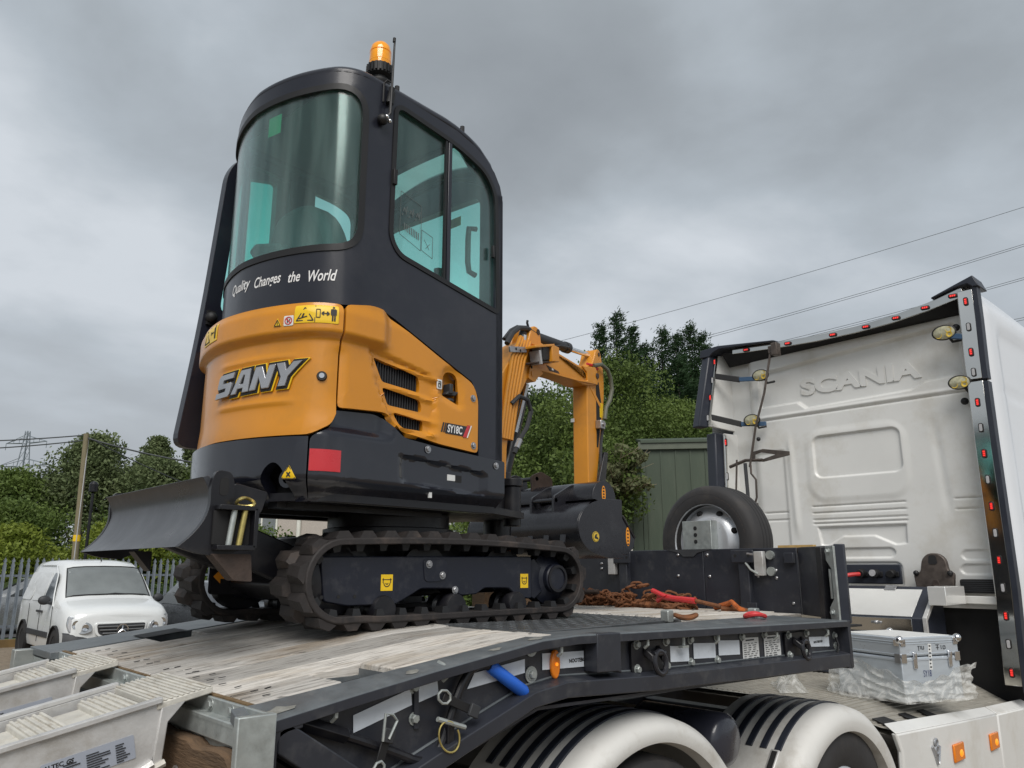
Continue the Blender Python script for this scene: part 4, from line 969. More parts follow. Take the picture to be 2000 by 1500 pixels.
# direction arrow on the far track frame's inner side
am = frame_m((1.30, 3.375, 1.585), (1, 0, 0), (0, 0, 1))
b = MB().xz(rpoly([(1.36, 1.56), (1.62, 1.56), (1.60, 1.74), (1.36, 1.74)], 0.02), 3.36, 3.385); AP = b.build('inner_guard', 'black', EXC)
b = MB(); apts = [(1.28, 1.655), (1.322, 1.685), (1.322, 1.666), (1.425, 1.668), (1.448, 1.690), (1.500, 1.692), (1.470, 1.660), (1.498, 1.626), (1.445, 1.628), (1.425, 1.645), (1.322, 1.645), (1.322, 1.626)]
b.xz([(1.368+(a-1.28)*0.75, c-0.02) for a, c in apts], 3.3592, 3.3575); b.build('direction_arrow', 'orangelogo', AP, smooth=0)

# ---- dozer blade
def lerp(a, b_, t): return a+(b_-a)*t
bp = [(0.925, 1.735), (0.965, 1.770), (1.000, 1.815), (1.020, 1.865), (1.022, 1.905), (1.008, 1.945), (0.992, 1.965)]
pr = []
for i in range(len(bp)-1):
    for k in range(4):
        t = k/4; P0, P1, P2, P3_ = (np.array(bp[max(0, min(len(bp)-1, i+q))]) for q in (-1, 0, 1, 2))
        pr.append(tuple(0.5*(2*P1+(P2-P0)*t+(2*P0-5*P1+4*P2-P3_)*t*t+(3*P1-P0-3*P2+P3_)*t**3)))
pr.append(bp[-1])
pr = [(float(a), float(c)) for a, c in pr]
bk = [(a+0.022, c+0.006) for a, c in pr][::-1]
BL = MB().xz(pr+bk, 2.60, 3.66).build('dozer_blade', pm('worn_blade_paint', (0.045, 0.048, 0.055), 0.33, var=0.2, scale=4, dirt=(0.10, 0.10, 0.105), damt=0.3, dscale=7, bump=0.04, bscale=60), EXC, 0.003, 40)
ep = rpoly([(0.925, 1.735), (0.965, 1.770), (1.000, 1.815), (1.020, 1.865), (1.016, 1.945), (1.030, 1.990), (1.085, 1.985), (1.10, 1.93), (1.095, 1.88), (1.16, 1.875), (1.155, 1.74), (1.08, 1.705), (0.99, 1.715)], [0.005, 0.05, 0.05, 0.05, 0.03, 0.02, 0.02, 0.02, 0.02, 0.01, 0.02, 0.02, 0.02], 3)
for yy in (2.575, 3.662):
    EPL = MB().xz(ep, yy, yy+0.024).build('blade_end_plate', 'black', BL, 0.004)
sl_ = rpoly([(1.045, 1.905), (1.075, 1.905), (1.075, 1.965), (1.045, 1.965)], 0.014, 4)
MB().xz(sl_, 2.5735, 2.576).build('end_plate_slot', 'dark', BL)
ob = MB()
for z in (1.735, 1.865): ob.box(1.035, 1.165, 2.53, 2.60, z-0.008, z+0.008)
ob.box(1.155, 1.170, 2.53, 2.60, 1.735, 1.865)
BXB = ob.build('blade_extension_bracket', 'black', BL, 0.002)
MB().box(1.03, 1.165, 2.565, 2.574, 1.745, 1.855).build('bracket_recess', 'dark', BXB)
MB().cyl((1.078, 2.548, 1.738), (1.092, 2.548, 1.862), 0.010, n=12).build('grey_pin', 'galv', BXB)
MB().cyl((1.112, 2.546, 1.738), (1.128, 2.546, 1.862), 0.010, n=12).build('yellow_pin', 'brass', BXB)
b = MB().tube([V((1.125+0.03*math.cos(a), 2.545+0.012*math.sin(2*a), 1.885+0.014*math.sin(a))) for a in np.linspace(0, 2*PI, 20)[:-1]], 0.006, 6, closed=True); b.build('linch_pin_ring', 'brass', BXB)
MB().xz(rpoly([(1.03, 1.715), (1.165, 1.715), (1.175, 1.625), (1.11, 1.63)], 0.008), 2.56, 2.62).build('blade_foot', 'rustdark', BL, 0.003)
MB().xz(rpoly([(1.03, 1.735), (1.10, 1.735), (1.10, 1.655)], 0.006), 3.33, 3.40).build('blade_gusset', 'black', BL, 0.003)
b = MB()
for yy in (2.92, 3.22): b.prism([(1.045, yy, 1.90), (1.035, yy, 1.78), (1.50, yy, 1.60), (1.60, yy, 1.66), (1.60, yy, 1.72), (1.12, yy, 1.90)], (0, 0.06, 0))
b.build('blade_arms', 'black', EXC, 0.006)
b = MB().xz(rpoly([(1.06, 1.90), (1.12, 1.955), (1.24, 1.93), (1.22, 1.86), (1.14, 1.80), (1.06, 1.80)], 0.01), 2.62, 2.72); b.build('cylinder_guard', 'black', BL, 0.003)
b = MB().cyl((1.12, 3.1, 1.84), (1.6, 3.1, 1.70), 0.035, n=14); b.build('blade_cylinder', 'black', EXC)

# ---- boom and arm
AB = R(14); BD = V((math.cos(AB), math.sin(AB), 0)); BN = V((-math.sin(AB), math.cos(AB), 0)); BO = U(0.75, 0, 0); BO.z = 0
def B(a, z, o=0.0): return BO+BD*a+BN*o+ZZ*z
def bprism(pts, o0, o1, name, mat, parent, bevel=0.006, r=0):
    if r: pts = rpoly(pts, r, 4)
    return MB().prism([B(a, z, o0) for a, z in pts], BN*(o1-o0)).build(name, mat, parent, bevel)
boom_pts = [(-0.22, 2.02), (-0.05, 1.98), (-0.02, 2.10), (-0.01, 2.34), (0.075, 2.555), (0.225, 2.770), (0.290, 2.812), (0.41, 2.824), (0.62, 2.840), (0.82, 2.842), (0.90, 2.835), (1.07, 2.865), (1.095, 2.93), (1.05, 2.985), (0.86, 2.955), (0.70, 2.957), (0.528, 2.965), (0.40, 2.985), (0.345, 2.995), (0.25, 2.985), (0.133, 2.935), (-0.06, 2.72), (-0.18, 2.45)]
BOOM = bprism(rpoly(boom_pts, [0.03, 0.03]+[0.06]*4+[0.06]*4+[0.04, 0.05, 0.05, 0.05]+[0.04]*3+[0.05]*4+[0.06]*2, 3), -0.07, 0.07, 'boom', 'orange2', EXC, 0.007)
bprism(rpoly([(0.20, 2.95), (0.235, 3.045), (0.27, 3.075), (0.315, 3.072), (0.340, 3.04), (0.355, 2.95)], 0.02), -0.075, -0.045, 'cylinder_lug', 'orange2', BOOM)
bprism(rpoly([(0.20, 2.95), (0.235, 3.045), (0.27, 3.075), (0.315, 3.072), (0.340, 3.04), (0.355, 2.95)], 0.02), 0.045, 0.075, 'cylinder_lug', 'orange2', BOOM)
for o_ in (-0.079, 0.075): MB().cyl(B(0.312, 3.045, o_), B(0.312, 3.045, o_+0.004), 0.018, n=14).build('pin_head', 'rustdark', BOOM)
MB().tube([B(0.245, 3.06, -0.05), B(0.23, 3.085, -0.05), B(0.235, 3.10, -0.05)], 0.008, 6).build('grease_nipple', 'seal', BOOM)
bprism(rpoly([(0.205, 2.800), (0.245, 2.832), (0.36, 2.802), (0.335, 2.782), (0.295, 2.760), (0.265, 2.725), (0.195, 2.735)], 0.012), -0.082, 0.082, 'cylinder_gusset', 'orange2', BOOM)
MB().cyl(B(0.235, 2.770, -0.086), B(0.235, 2.770, -0.080), 0.016, n=14).build('pin_head', 'orange2', BOOM)
bprism([(0.86, 2.955), (0.92, 2.925), (0.93, 2.87), (0.82, 2.845), (1.07, 2.868), (1.09, 2.93), (1.045, 2.985)], -0.080, 0.080, 'boom_tip_plate', 'orange2', BOOM, 0.004)
MB().cyl(B(1.062, 2.928, -0.086), B(1.062, 2.928, 0.086), 0.020, n=16).build('pivot_pin', 'rustdark', BOOM)
# weld-on ribs and missing-paint label
bprism([(0.53, 2.955), (0.86, 2.93), (0.90, 2.91), (0.905, 2.885), (0.84, 2.945), (0.53, 2.970)], -0.078, -0.070, 'boom_rib', 'orange2', BOOM, 0.002)
bprism([(0.28, 2.822), (0.80, 2.852), (0.80, 2.842), (0.28, 2.808)], -0.078, -0.070, 'boom_rib', 'orange2', BOOM, 0.002)
bprism([(0.41, 2.865), (0.555, 2.855), (0.575, 2.84), (0.45, 2.835)], -0.0716, -0.070, 'scraped_patch', 'rustdark', BOOM, 0)
bprism([(0.475, 2.858), (0.495, 2.857), (0.495, 2.846), (0.475, 2.846)], -0.0726, -0.0715, 'paint_fleck', 'labelwhite', BOOM, 0)
# work lamp in its housing
LB = bprism([(0.13, 2.905), (0.345, 2.965), (0.345, 2.950), (0.13, 2.890)], -0.17, -0.07, 'lamp_housing', 'orange2', BOOM, 0.003)
bprism([(0.315, 2.955), (0.400, 2.955), (0.400, 2.865), (0.315, 2.850)], -0.17, -0.07, 'housing_cheek', 'orange2', LB, 0.004)
bprism([(0.15, 2.815), (0.33, 2.860), (0.33, 2.850), (0.15, 2.805)], -0.15, -0.07, 'housing_base', 'rustdark', LB, 0.002)
bprism(rpoly([(0.225, 2.925), (0.315, 2.945), (0.315, 2.86), (0.235, 2.84)], 0.012), -0.155, -0.085, 'work_lamp', 'seal', LB, 0.006)
MB().prism([B(0.222, 2.92, -0.15), B(0.222, 2.92, -0.09), B(0.230, 2.85, -0.09), B(0.230, 2.85, -0.15)], BD*-0.004).build('lamp_lens', 'lens', LB)
bprism([(0.185, 2.89), (0.205, 2.895), (0.225, 2.815), (0.205, 2.81)], -0.16, -0.09, 'lamp_bracket', 'lens', LB, 0.002)
# hydraulic lines along the boom
for k in range(5):
    o_ = -0.088-0.0*k; a0 = -0.02+0.030*k
    MB().tube([B(-0.09+0.026*k, 2.35, -0.080), B(-0.035+0.028*k, 2.62, -0.082), B(0.020+0.030*k, 2.83, -0.084), B(0.085+0.027*k, 2.925, -0.082), B(0.14+0.026*k, 2.975, -0.06)], 0.0115, 8).build('hydraulic_tube', 'orange2', BOOM)
MB().obox(B(0.055, 2.872, -0.097), BD*0.085+ZZ*0.018, ZZ*0.016-BD*0.004, BN*0.005).build('tube_clamp', 'steel', BOOM, 0.002)
for k in (0.03, 0.075): MB().cyl(B(k, 2.870, -0.104), B(k, 2.870, -0.101), 0.008, n=10).build('clamp_bolt', 'seal', BOOM)
for k, (p, r_) in enumerate((([(0.0, 2.90), (0.055, 2.975), (0.125, 3.025), (0.21, 3.045), (0.30, 3.035)], 0.016), ([(0.17, 2.965), (0.185, 3.015), (0.22, 3.045), (0.29, 3.05)], 0.016), ([(0.03, 2.94), (0.10, 3.01), (0.17, 3.05), (0.24, 3.055)], 0.012))):
    MB().tube([B(a, z, -0.06+0.02*k) for a, z in p], r_, 8).build('hydraulic_hose', 'plastic', BOOM)
MB().tube([B(0.165, 2.945, -0.062), B(0.178, 2.99, -0.062)], 0.017, 8).build('hose_ferrule', 'steel', BOOM)
MB().tube([B(0.165, 2.93, -0.085), B(0.205, 2.86, -0.088), B(0.225, 2.80, -0.085)], 0.005, 6).build('lamp_cable', 'seal', BOOM)
# arm cylinder along the top
AC = MB().cyl(B(0.312, 3.045, 0), B(0.80, 3.074, 0), 0.032, n=18); AC.cyl(B(0.76, 3.072, 0), B(0.81, 3.075, 0), 0.037, n=18)
ACO = AC.build('arm_cylinder', 'plastic', EXC)
MB().cyl(B(0.80, 3.074, 0), B(1.13, 3.096, 0), 0.017, n=14).build('cylinder_rod', 'chrome', ACO)
MB().tube([B(0.55, 3.02, -0.03), B(0.64, 3.045, -0.045), B(0.75, 3.06, -0.04), B(0.80, 3.05, -0.03)], 0.007, 6).build('cylinder_pipe', 'plastic', ACO)
# lift cylinder under the boom
LC = MB().cyl(B(0.02, 2.06, 0), B(0.255, 2.66, 0), 0.036, n=18).build('lift_cylinder', 'black', EXC)
MB().cyl(B(0.255, 2.66, 0), B(0.290, 2.755, 0), 0.020, n=14).build('cylinder_rod', 'chrome', LC)
MB().obox(B(0.165, 2.56, -0.050), BD*0.013, ZZ*0.15+BD*0.062, BN*0.006).build('rod_guard', 'chrome', LC)
MB().tube([B(0.0, 2.55, -0.09), B(0.05, 2.60, -0.11), B(0.12, 2.59, -0.12), B(0.155, 2.53, -0.12), B(0.13, 2.44, -0.11), B(0.07, 2.36, -0.10), B(0.03, 2.28, -0.09)], 0.013, 8).build('hydraulic_hose', 'plastic', LC)
MB().tube([B(0.07, 2.36, -0.10), B(0.045, 2.31, -0.095)], 0.016, 8).build('hose_ferrule', 'steel', LC)
# arm
arm_pts = [(0.965, 2.86), (0.985, 2.97), (1.055, 3.02), (1.105, 3.125), (1.140, 3.140), (1.172, 3.115), (1.215, 2.98), (1.205, 2.75), (1.075, 2.25), (1.06, 2.02), (0.955, 2.02), (0.955, 2.25)]
ARM = bprism(rpoly(arm_pts, [0.03, 0.04, 0.04, 0.02, 0.02, 0.03, 0.1, 0.2, 0.1, 0.04, 0.04, 0.1], 4), -0.055, 0.055, 'arm', 'orange2', EXC, 0.006)
for o_ in (-0.059, 0.055): MB().cyl(B(1.142, 3.10, o_), B(1.142, 3.10, o_+0.004), 0.014, n=12).build('pin_head', 'rustdark', ARM)
bprism([(1.00, 2.84), (1.005, 2.87), (1.15, 2.75), (1.145, 2.72)], -0.0575, -0.055, 'arm_rib', 'orange2', ARM, 0)
bprism([(1.09, 2.90), (1.13, 2.90), (1.17, 2.72), (1.10, 2.45), (1.08, 2.45)], -0.0562, -0.055, 'cable_slot', 'dark', ARM, 0)
MB().tube([B(1.03, 2.995, -0.07), B(1.12, 3.02, -0.085), B(1.20, 3.0, -0.09), B(1.245, 2.95, -0.09), B(1.265, 2.87, -0.09), B(1.235, 2.79, -0.085), B(1.185, 2.73, -0.08), B(1.17, 2.65, -0.075)], 0.014, 10).build('hydraulic_hose', pm('worn_green_hose', (0.11, 0.115, 0.085), 0.6), ARM)
MB().tube([B(0.98, 3.0, -0.05), B(1.04, 3.0, -0.06), B(1.10, 2.985, -0.065)], 0.009, 8).build('hydraulic_tube', 'redpaint', ARM)
for z in (2.60,): MB().obox(B(1.095, z, -0.078), BD*0.030, ZZ*0.028, BN*0.022).build('diverter_valve', 'steel', ARM, 0.004)
MB().cyl(B(1.095, 2.60, -0.10), B(1.095, 2.60, -0.112), 0.014, n=12).build('valve_plug', 'steel', ARM)
MB().tube([B(1.12, 2.57, -0.08), B(1.115, 2.48, -0.07), B(1.10, 2.35, -0.07), B(1.08, 2.2, -0.07)], 0.010, 8).build('hydraulic_hose', 'plastic', ARM)
decal('yellow_decal', frame_m(B(1.135, 2.66, -0.0556), BD, ZZ), 0.05, 0.10, 'yellow', ARM)
MB().obox(B(0.950, 2.62, 0.052), BD*0.004, BN*0.012, ZZ*0.012).build('white_tab', 'labelwhite', ARM)
MB().cyl(B(1.17, 2.75, 0.0), B(1.12, 2.15, 0.0), 0.030, n=14).build('bucket_cylinder', 'black', EXC)
b = MB(); b.prism([B(0.98, 2.10, -0.09), B(1.10, 2.10, -0.09), B(1.18, 2.42, -0.09), B(1.13, 2.42, -0.09)], BN*0.02); b.build('bucket_link', 'black', EXC, 0.004)
# ============================================================ LOW LOADER TRAILER (raised front deck)
Y0 = 1.87
def ZD(x): return 1.342+0.118*(x-0.92) if x < 1.85 else 1.4517-0.013*(x-1.85)
TR = thing('low_loader_trailer', 'grey low loader trailer front deck of weathered boards and steel, carrying the excavator', 'trailer', (2.5, 3.0, 0.0))
def k95(x, z, k=0.959): return (x*k, 1.67-(1.67-z)*k)
SLP = math.atan(0.118)
# ---- deck boards, each its own piece
def board(x0, x1, y0, y1, mat, dz=0.0, th=0.035, tilt=0.0):
    b = MB(); n = 4
    vs = []; ex0 = x0+rnd.uniform(-0.004, 0.004); ex1 = x1+rnd.uniform(-0.004, 0.004)
    for i in range(n+1):
        x = ex0+(ex1-ex0)*i/n
        for (y, z) in ((y0, ZD(x)+dz-th), (y0, ZD(x)+dz+tilt), (y1, ZD(x)+dz-tilt), (y1, ZD(x)+dz-th)): vs.append((x, y, z))
    fs = [(i*4+k, i*4+(k+1) % 4, (i+1)*4+(k+1) % 4, (i+1)*4+k) for i in range(n) for k in range(4)]
    fs += [(3, 2, 1, 0), (n*4, n*4+1, n*4+2, n*4+3)]
    b.add(vs, fs)
    return b.build('deck_board', mat, TR, 0.004, 30)
ys = [1.955]
wds = [0.190, 0.178, 0.200, 0.148, 0.192, 0.205, 0.186, 0.194, 0.190]
for w_ in wds: ys.append(ys[-1]+w_)
for i in range(len(wds)):
    x1 = min(1.985, 1.985+0.0*(i))
    dz = rnd.uniform(-0.005, 0.004); tl = rnd.uniform(-0.002, 0.002)
    if i == 0:                        # the lashing pocket is cut through the first board
        board(0.925, 1.175, ys[0]+0.003, ys[1]-0.004, 'wood', dz, tilt=tl); board(1.345, x1, ys[0]+0.003, ys[1]-0.004, 'woodlight', dz, tilt=tl)
    elif i == 8:
        board(0.925, 1.21, ys[i]+0.003, ys[i+1]-0.004, 'wood', dz, tilt=tl); board(1.40, x1, ys[i]+0.003, ys[i+1]-0.004, 'wood', dz, tilt=tl)
    else:
        board(0.925, x1, ys[i]+0.003, ys[i+1]-0.004, 'woodlight' if i in (1, 8) else 'wood', dz, tilt=tl)
NAIL = MB().box(-0.010, 0.010, -0.003, 0.003, 0, 0.0012).mesh('board_screw', smooth=0)
for i in range(len(wds)):
    for x in (0.985, 1.02, 1.93):
        for f in (0.25, 0.72):
            if rnd.random() < 0.75:
                p = V((x+rnd.uniform(-0.008, 0.008), ys[i]+wds[i]*f, ZD(x)+0.0015))
                inst('board_screw', NAIL, TR, Matrix.Translation(p) @ Matrix.Rotation(-SLP if x < 1.85 else 0, 4, 'Y') @ Matrix.Rotation(rnd.uniform(-0.4, 0.4), 4, 'Z'), 'print')
y = 2.275
while y < 3.90:
    w_ = rnd.choice((0.15, 0.19, 0.17)); board(3.215, 4.335, y+0.002, min(y+w_, 3.95)-0.003, 'woodlight', rnd.uniform(-0.003, 0.003)); y += w_
for x in (3.25, 4.0):
    for y in np.arange(2.33, 3.9, 0.09):
        inst('board_screw', NAIL, TR, Matrix.Translation((x, y, ZD(x)+0.003)), 'print')
# steel sub-deck so nothing shows through joints
b = MB(); b.prism([(0.93, 1.95, ZD(0.93)-0.045), (1.85, 1.95, ZD(1.85)-0.045), (4.36, 1.95, ZD(4.36)-0.045), (4.36, 1.95, ZD(4.36)-0.055), (1.85, 1.95, ZD(1.85)-0.055), (0.93, 1.95, ZD(0.93)-0.055)], (0, 2.05, 0)); b.build('deck_underplate', 'dark', TR)
# treadplate with raised lozenges over the knee of the deck
b = MB(); b.prism([(1.99, 2.06, ZD(1.99)), (3.21, 2.30, ZD(3.21)), (3.21, 3.93, ZD(3.21)), (1.99, 3.93, ZD(1.99))], (0, 0, -0.02)); TP_ = b.build('treadplate', 'tread', TR, 0.002)
b = MB()
for i in range(34):
    for j in range(46):
        x = 2.02+i*0.0355; y = 2.10+j*0.040+(0.02 if i % 2 else 0)
        if y > 3.91 or y < 2.075+0.2*(x-1.99): continue
        a = 0.85 if (i+j) % 2 else -0.85; c, s = math.cos(a)*0.013, math.sin(a)*0.013; p, q = -math.sin(a)*0.004, math.cos(a)*0.004; z = ZD(x)+0.0003
        b.add([(x-c, y-s, z), (x+p, y+q, z), (x+c, y+s, z), (x-p, y-q, z), (x, y, z+0.003)], [(0, 3, 4), (3, 2, 4), (2, 1, 4), (1, 0, 4)])
o = b.build('raised_tread_pattern', 'tread', TP_, smooth=0); o['kind'] = 'stuff'
# ---- near side beam: top flange, web, bottom flange, end frame
top = [k95(*p) for p in [(0.905, 1.288), (0.987, 1.299), (1.223, 1.336), (1.484, 1.374), (1.839, 1.421), (1.933, 1.434), (2.111, 1.441)]]+[(4.03, 1.412)]
def zt(x): return np.interp(x, [p[0] for p in top], [p[1] for p in top])
xs = [p[0] for p in top]
# top flange drawn as a bent plate from the outer lip in to the boards
b = MB(); vs = []; fs = []
for x in xs:
    zi = ZD(x)-0.003 if x > 0.9 else ZD(0.92)-0.006
    yi = 1.957 if x < 1.9 else (2.06 if x < 2.4 else 2.28)
    if x > 1.9: yi = np.interp(x, [1.9, 2.05, 3.2, 4.1], [2.02, 2.075, 2.29, 2.285])
    z = zt(x); th = 0.018
    vs += [(x, Y0, z-th-0.01), (x, Y0, z-0.004), (x, Y0+0.006, z), (x, yi, zi), (x, yi, zi-0.03), (x, Y0+0.02, z-th-0.01)]
xs2 = xs
for i in range(len(xs)-1):
    for k in range(6): fs.append((i*6+k, i*6+(k+1) % 6, (i+1)*6+(k+1) % 6, (i+1)*6+k))
fs += [tuple(range(6)), tuple((len(xs)-1)*6+k for k in range(6))]
b.add(vs, fs); TF = b.build('top_flange', 'trailertop', TR, 0.003, 25)
b = MB(); P = [(x, zt(x)-0.0045) for x in xs]+[(x, zt(x)-0.030) for x in xs[::-1]]; b.xz(P, Y0-0.002, Y0+0.004); b.build('flange_lip', 'trailer', TF, 0.001)
# lighter painted lip on the outer face
wt = [(x, zt(x)-0.02) for x in xs if x > 0.95]
bot = [k95(*p) for p in [(1.26, 1.055), (1.50, 1.14), (1.9, 1.272), (2.055, 1.290), (2.522, 1.270)]]+[(4.02, 1.253)]
web = [(0.985, 1.29)]+wt[1:]+[(4.02, 1.253)]+bot[::-1][1:-1]+[(1.215, 1.10)]
WEB = MB().xz(web, Y0+0.060, Y0+0.075).build('side_web', 'trailer', TR)
b = MB(); vs = []; fs = []
bx = [p[0] for p in bot]
for x, z in bot:
    h = np.interp(x, [1.2, 1.8, 2.0, 4.02], [0.05, 0.045, 0.05, 0.062])
    vs += [(x, Y0+0.06, z+0.012), (x, Y0, z), (x, Y0, z-h), (x, Y0+0.02, z-h), (x, Y0+0.02, z-0.02), (x, Y0+0.06, z-0.01)]
for i in range(len(bot)-1):
    for k in range(6): fs.append((i*6+k, i*6+(k+1) % 6, (i+1)*6+(k+1) % 6, (i+1)*6+k))
fs += [tuple(range(6)), tuple((len(bot)-1)*6+k for k in range(6))]
b.add(vs, fs); b.build('bottom_flange', 'trailer', TR, 0.003, 25)
b = MB().tube([(x, Y0+0.058, z+0.014) for x, z in bot], 0.0045, 6); b.build('weld_bead', 'trailertop', TR)
# rear end frame: corner, leg and diagonal
b = MB().xz(rpoly([(0.915, 1.262), (0.935, 1.294), (1.02, 1.300), (1.02, 1.285), (0.975, 1.278), (0.955, 1.265), (0.955, 0.80), (0.915, 0.80)], [0.03, 0.03, 0, 0, 0.02, 0.02, 0, 0], 4), Y0, Y0+0.09)
b.xz([(0.955, 1.285), (0.985, 1.300), (1.32, 1.080), (1.25, 1.02), (1.22, 1.055), (0.955, 1.235)], Y0, Y0+0.07)
b.build('end_frame', 'trailer', TR, 0.004)
MB().xz([(0.955, 1.23), (1.22, 1.05), (1.22, 0.80), (0.955, 0.80)], Y0+0.11, Y0+0.12).build('end_recess', 'dark', TR)
b = MB().box(4.02, 4.05, Y0, Y0+0.08, 1.185, 1.412); b.box(3.99, 4.02, Y0+0.0, Y0+0.06, 1.185, 1.25); b.build('front_end_plate', 'trailer', TR, 0.003)
b = MB().xz([(2.115, 1.449), (2.24, 1.447), (2.24, 1.31), (2.22, 1.318), (2.112, 1.322)], Y0-0.004, Y0+0.06); b.build('stake_pocket', 'trailer', TR, 0.004)
# underside of the neck
b = MB(); b.prism([(1.25, Y0+0.02, 1.055), (1.85, Y0+0.02, 1.23), (4.02, Y0+0.02, 1.19), (4.02, Y0+0.02, 1.20), (1.85, Y0+0.02, 1.24), (1.25, Y0+0.02, 1.065)], (0, 2.1, 0)); b.build('neck_underside', 'trailer', TR)
b = MB().box(2.1, 3.9, 2.6, 3.4, 1.10, 1.20); b.cyl((2.72, 3.0, 0.98), (2.72, 3.0, 1.12), 0.06); b.build('kingpin_plate', 'trailer', TR, 0.004)
# far side beam
b = MB(); vs = []; fs = []
for x in xs:
    z = ZD(max(x, 0.92))-0.004; vs += [(x, 3.702, z), (x, 4.05, z), (x, 4.05, z-0.2), (x, 4.0, z-0.2), (x, 4.0, z-0.03), (x, 3.702, z-0.03)]
for i in range(len(xs)-1):
    for k in range(6): fs.append((i*6+k, i*6+(k+1) % 6, (i+1)*6+(k+1) % 6, (i+1)*6+k))
fs += [tuple(range(6)), tuple((len(xs)-1)*6+k for k in range(6))]
b.add(vs, fs); b.build('far_flange', 'trailertop', TR, 0.003, 25)
b = MB(); b.add([(1.215, 3.66, ZD(1.2)+0.002), (1.395, 3.66, ZD(1.395)+0.002), (1.395, 3.82, ZD(1.395)+0.002), (1.215, 3.82, ZD(1.2)+0.002)], [(0, 1, 2, 3)]); b.build('lashing_pocket', 'dark', TR)
b = MB(); b.box(1.17, 1.35, 1.955, 2.15, 1.26, 1.27); b.box(1.345, 1.35, 1.955, 2.15, 1.26, 1.375); b.box(1.17, 1.35, 2.143, 2.15, 1.26, 1.355); b.build('lashing_pocket', 'trailertop', TR)
# scuffs where the flange paint has worn through
WPM = pm('worn_bare_patch', (0.22, 0.22, 0.20), 0.5, var=0.3, scale=40)
for x, w_ in ((0.965, 0.05), (1.37, 0.03), (1.68, 0.03), (1.86, 0.045)):
    yy = 1.905; P = []
    for k in range(9):
        a = 2*PI*k/9; P.append((x+math.cos(a)*w_*rnd.uniform(0.5, 1.1), yy+math.sin(a)*0.016*rnd.uniform(0.4, 1.2)))
    b = MB().add([(px, py, zt(px)+(py-Y0-0.006)/(1.957-Y0-0.006)*(ZD(px)-0.003-zt(px))+0.0012) for px, py in P], [tuple(range(9))])
    b.build('worn_paint', WPM, TF, smooth=0)
# ---- things on the web
YW = Y0+0.058
def wk(x, z): return (x*0.9398, 1.67-(1.67-z)*0.9398)      # measured on a plane at 2.05
def tape(x0, x1, za0, za1, zb0, zb1, nm='reflective_tape', mat='strip'):
    p = [(x0, zb0), (x1, zb1), (x1, za1), (x0, za0)]
    return MB().xz(p, YW-0.0015, YW).build(nm, mat, WEB, smooth=0)
def tp(p0, p1, p2, p3, **kw):
    q = [wk(*p) for p in (p0, p1, p2, p3)]
    return MB().xz(q, YW-0.0015, YW).build('reflective_tape', 'strip', WEB, smooth=0)
tp((1.275, 1.215), (1.475, 1.268), (1.470, 1.315), (1.272, 1.262))
tp((1.50, 1.272), (1.575, 1.290), (1.568, 1.338), (1.495, 1.319))
tp((1.69, 1.292), (1.945, 1.320), (1.945, 1.365), (1.72, 1.338))
T2 = tp((2.03, 1.322), (2.245, 1.317), (2.245, 1.372), (2.03, 1.377))
tp((2.375, 1.316), (2.455, 1.315), (2.457, 1.367), (2.378, 1.368))
for xa, xb in ((2.76, 2.905), (2.94, 3.105), (3.13, 3.30)): tp((xa, 1.293), (xb, 1.286), (xb, 1.348), (xa, 1.356))
tp((3.95, 1.278), (4.17, 1.266), (4.17, 1.316), (3.95, 1.326))
for xx, zz_, sx_ in ((2.165, 1.336, 1), (4.0, 1.292, 0.8)):
    a, c = wk(xx, zz_); text_at('NOOTEBOOM', 0.017*sx_, frame_m((a, YW-0.0022, c), (1, 0, 0.0), (0, 0, 1)), 'print', WEB, bold=0.0008)
# data plates
for xa, xb in ((3.325, 3.465), (3.515, 3.665)):
    q = [wk(*p) for p in ((xa, 1.247), (xb, 1.245), (xb, 1.352), (xa, 1.356))]
    pl_ = MB().xz(q, YW-0.002, YW).build('data_plate', 'labelwhite', WEB, smooth=0)
    x0_, z0_ = q[0]; w_ = q[1][0]-q[0][0]; h_ = q[3][1]-q[0][1]
    rows = []
    for r_ in range(9):
        z = 0.06+r_*0.085; c = 0.06
        while c < 0.86:
            l = rnd.uniform(0.08, 0.22); rows.append((c*w_, z*h_, min(l, 0.92-c)*w_, 0.022*h_)); c += l+rnd.uniform(0.05, 0.16)
    rows += [(0.2*w_, 0.86*h_, 0.5*w_, 0.05*h_)]
    bars(frame_m((x0_, YW-0.0022, z0_), (1, 0, 0), (0, 0, 1)), rows, 'print', pl_)
BM2 = bolt_mesh(0.0125, 0.013)
def wb(x, z, par=WEB, off=0.0, mat='galv'):
    a, c = wk(x, z); return inst('bolt', BM2, par, at((a, YW-off, c), (0, -1, 0)), mat)
for p in ((1.482, 1.318), (1.485, 1.228), (2.92, 1.372), (2.918, 1.280), (3.118, 1.372), (3.115, 1.275), (3.325, 1.362), (3.52, 1.362), (4.235, 1.318), (4.24, 1.265)): wb(*p)
def washer_bolt(x, z):
    a, c = wk(x, z)
    w_ = MB().lathe([(0.008, 0), (0.026, 0), (0.026, 0.004), (0.008, 0.004)], (a, YW, c), (0, -1, 0), 18, closedprof=True).build('washer', 'galv', WEB)
    inst('bolt', BM2, w_, at((a, YW-0.004, c), (0, -1, 0)), 'galv')
washer_bolt(1.975, 1.398); washer_bolt(1.974, 1.312)
MB().xz([wk(1.483, 1.20), wk(1.50, 1.20), wk(1.494, 1.35), wk(1.478, 1.35)], YW-0.006, YW).build('bolt_strap', 'trailer', WEB)
a0_, c0_ = wk(2.085, 1.338)
AML = MB(); pr_ = [(0.021*math.cos(t), 0.047*math.sin(t)) for t in np.linspace(0, 2*PI, 25)[:-1]]
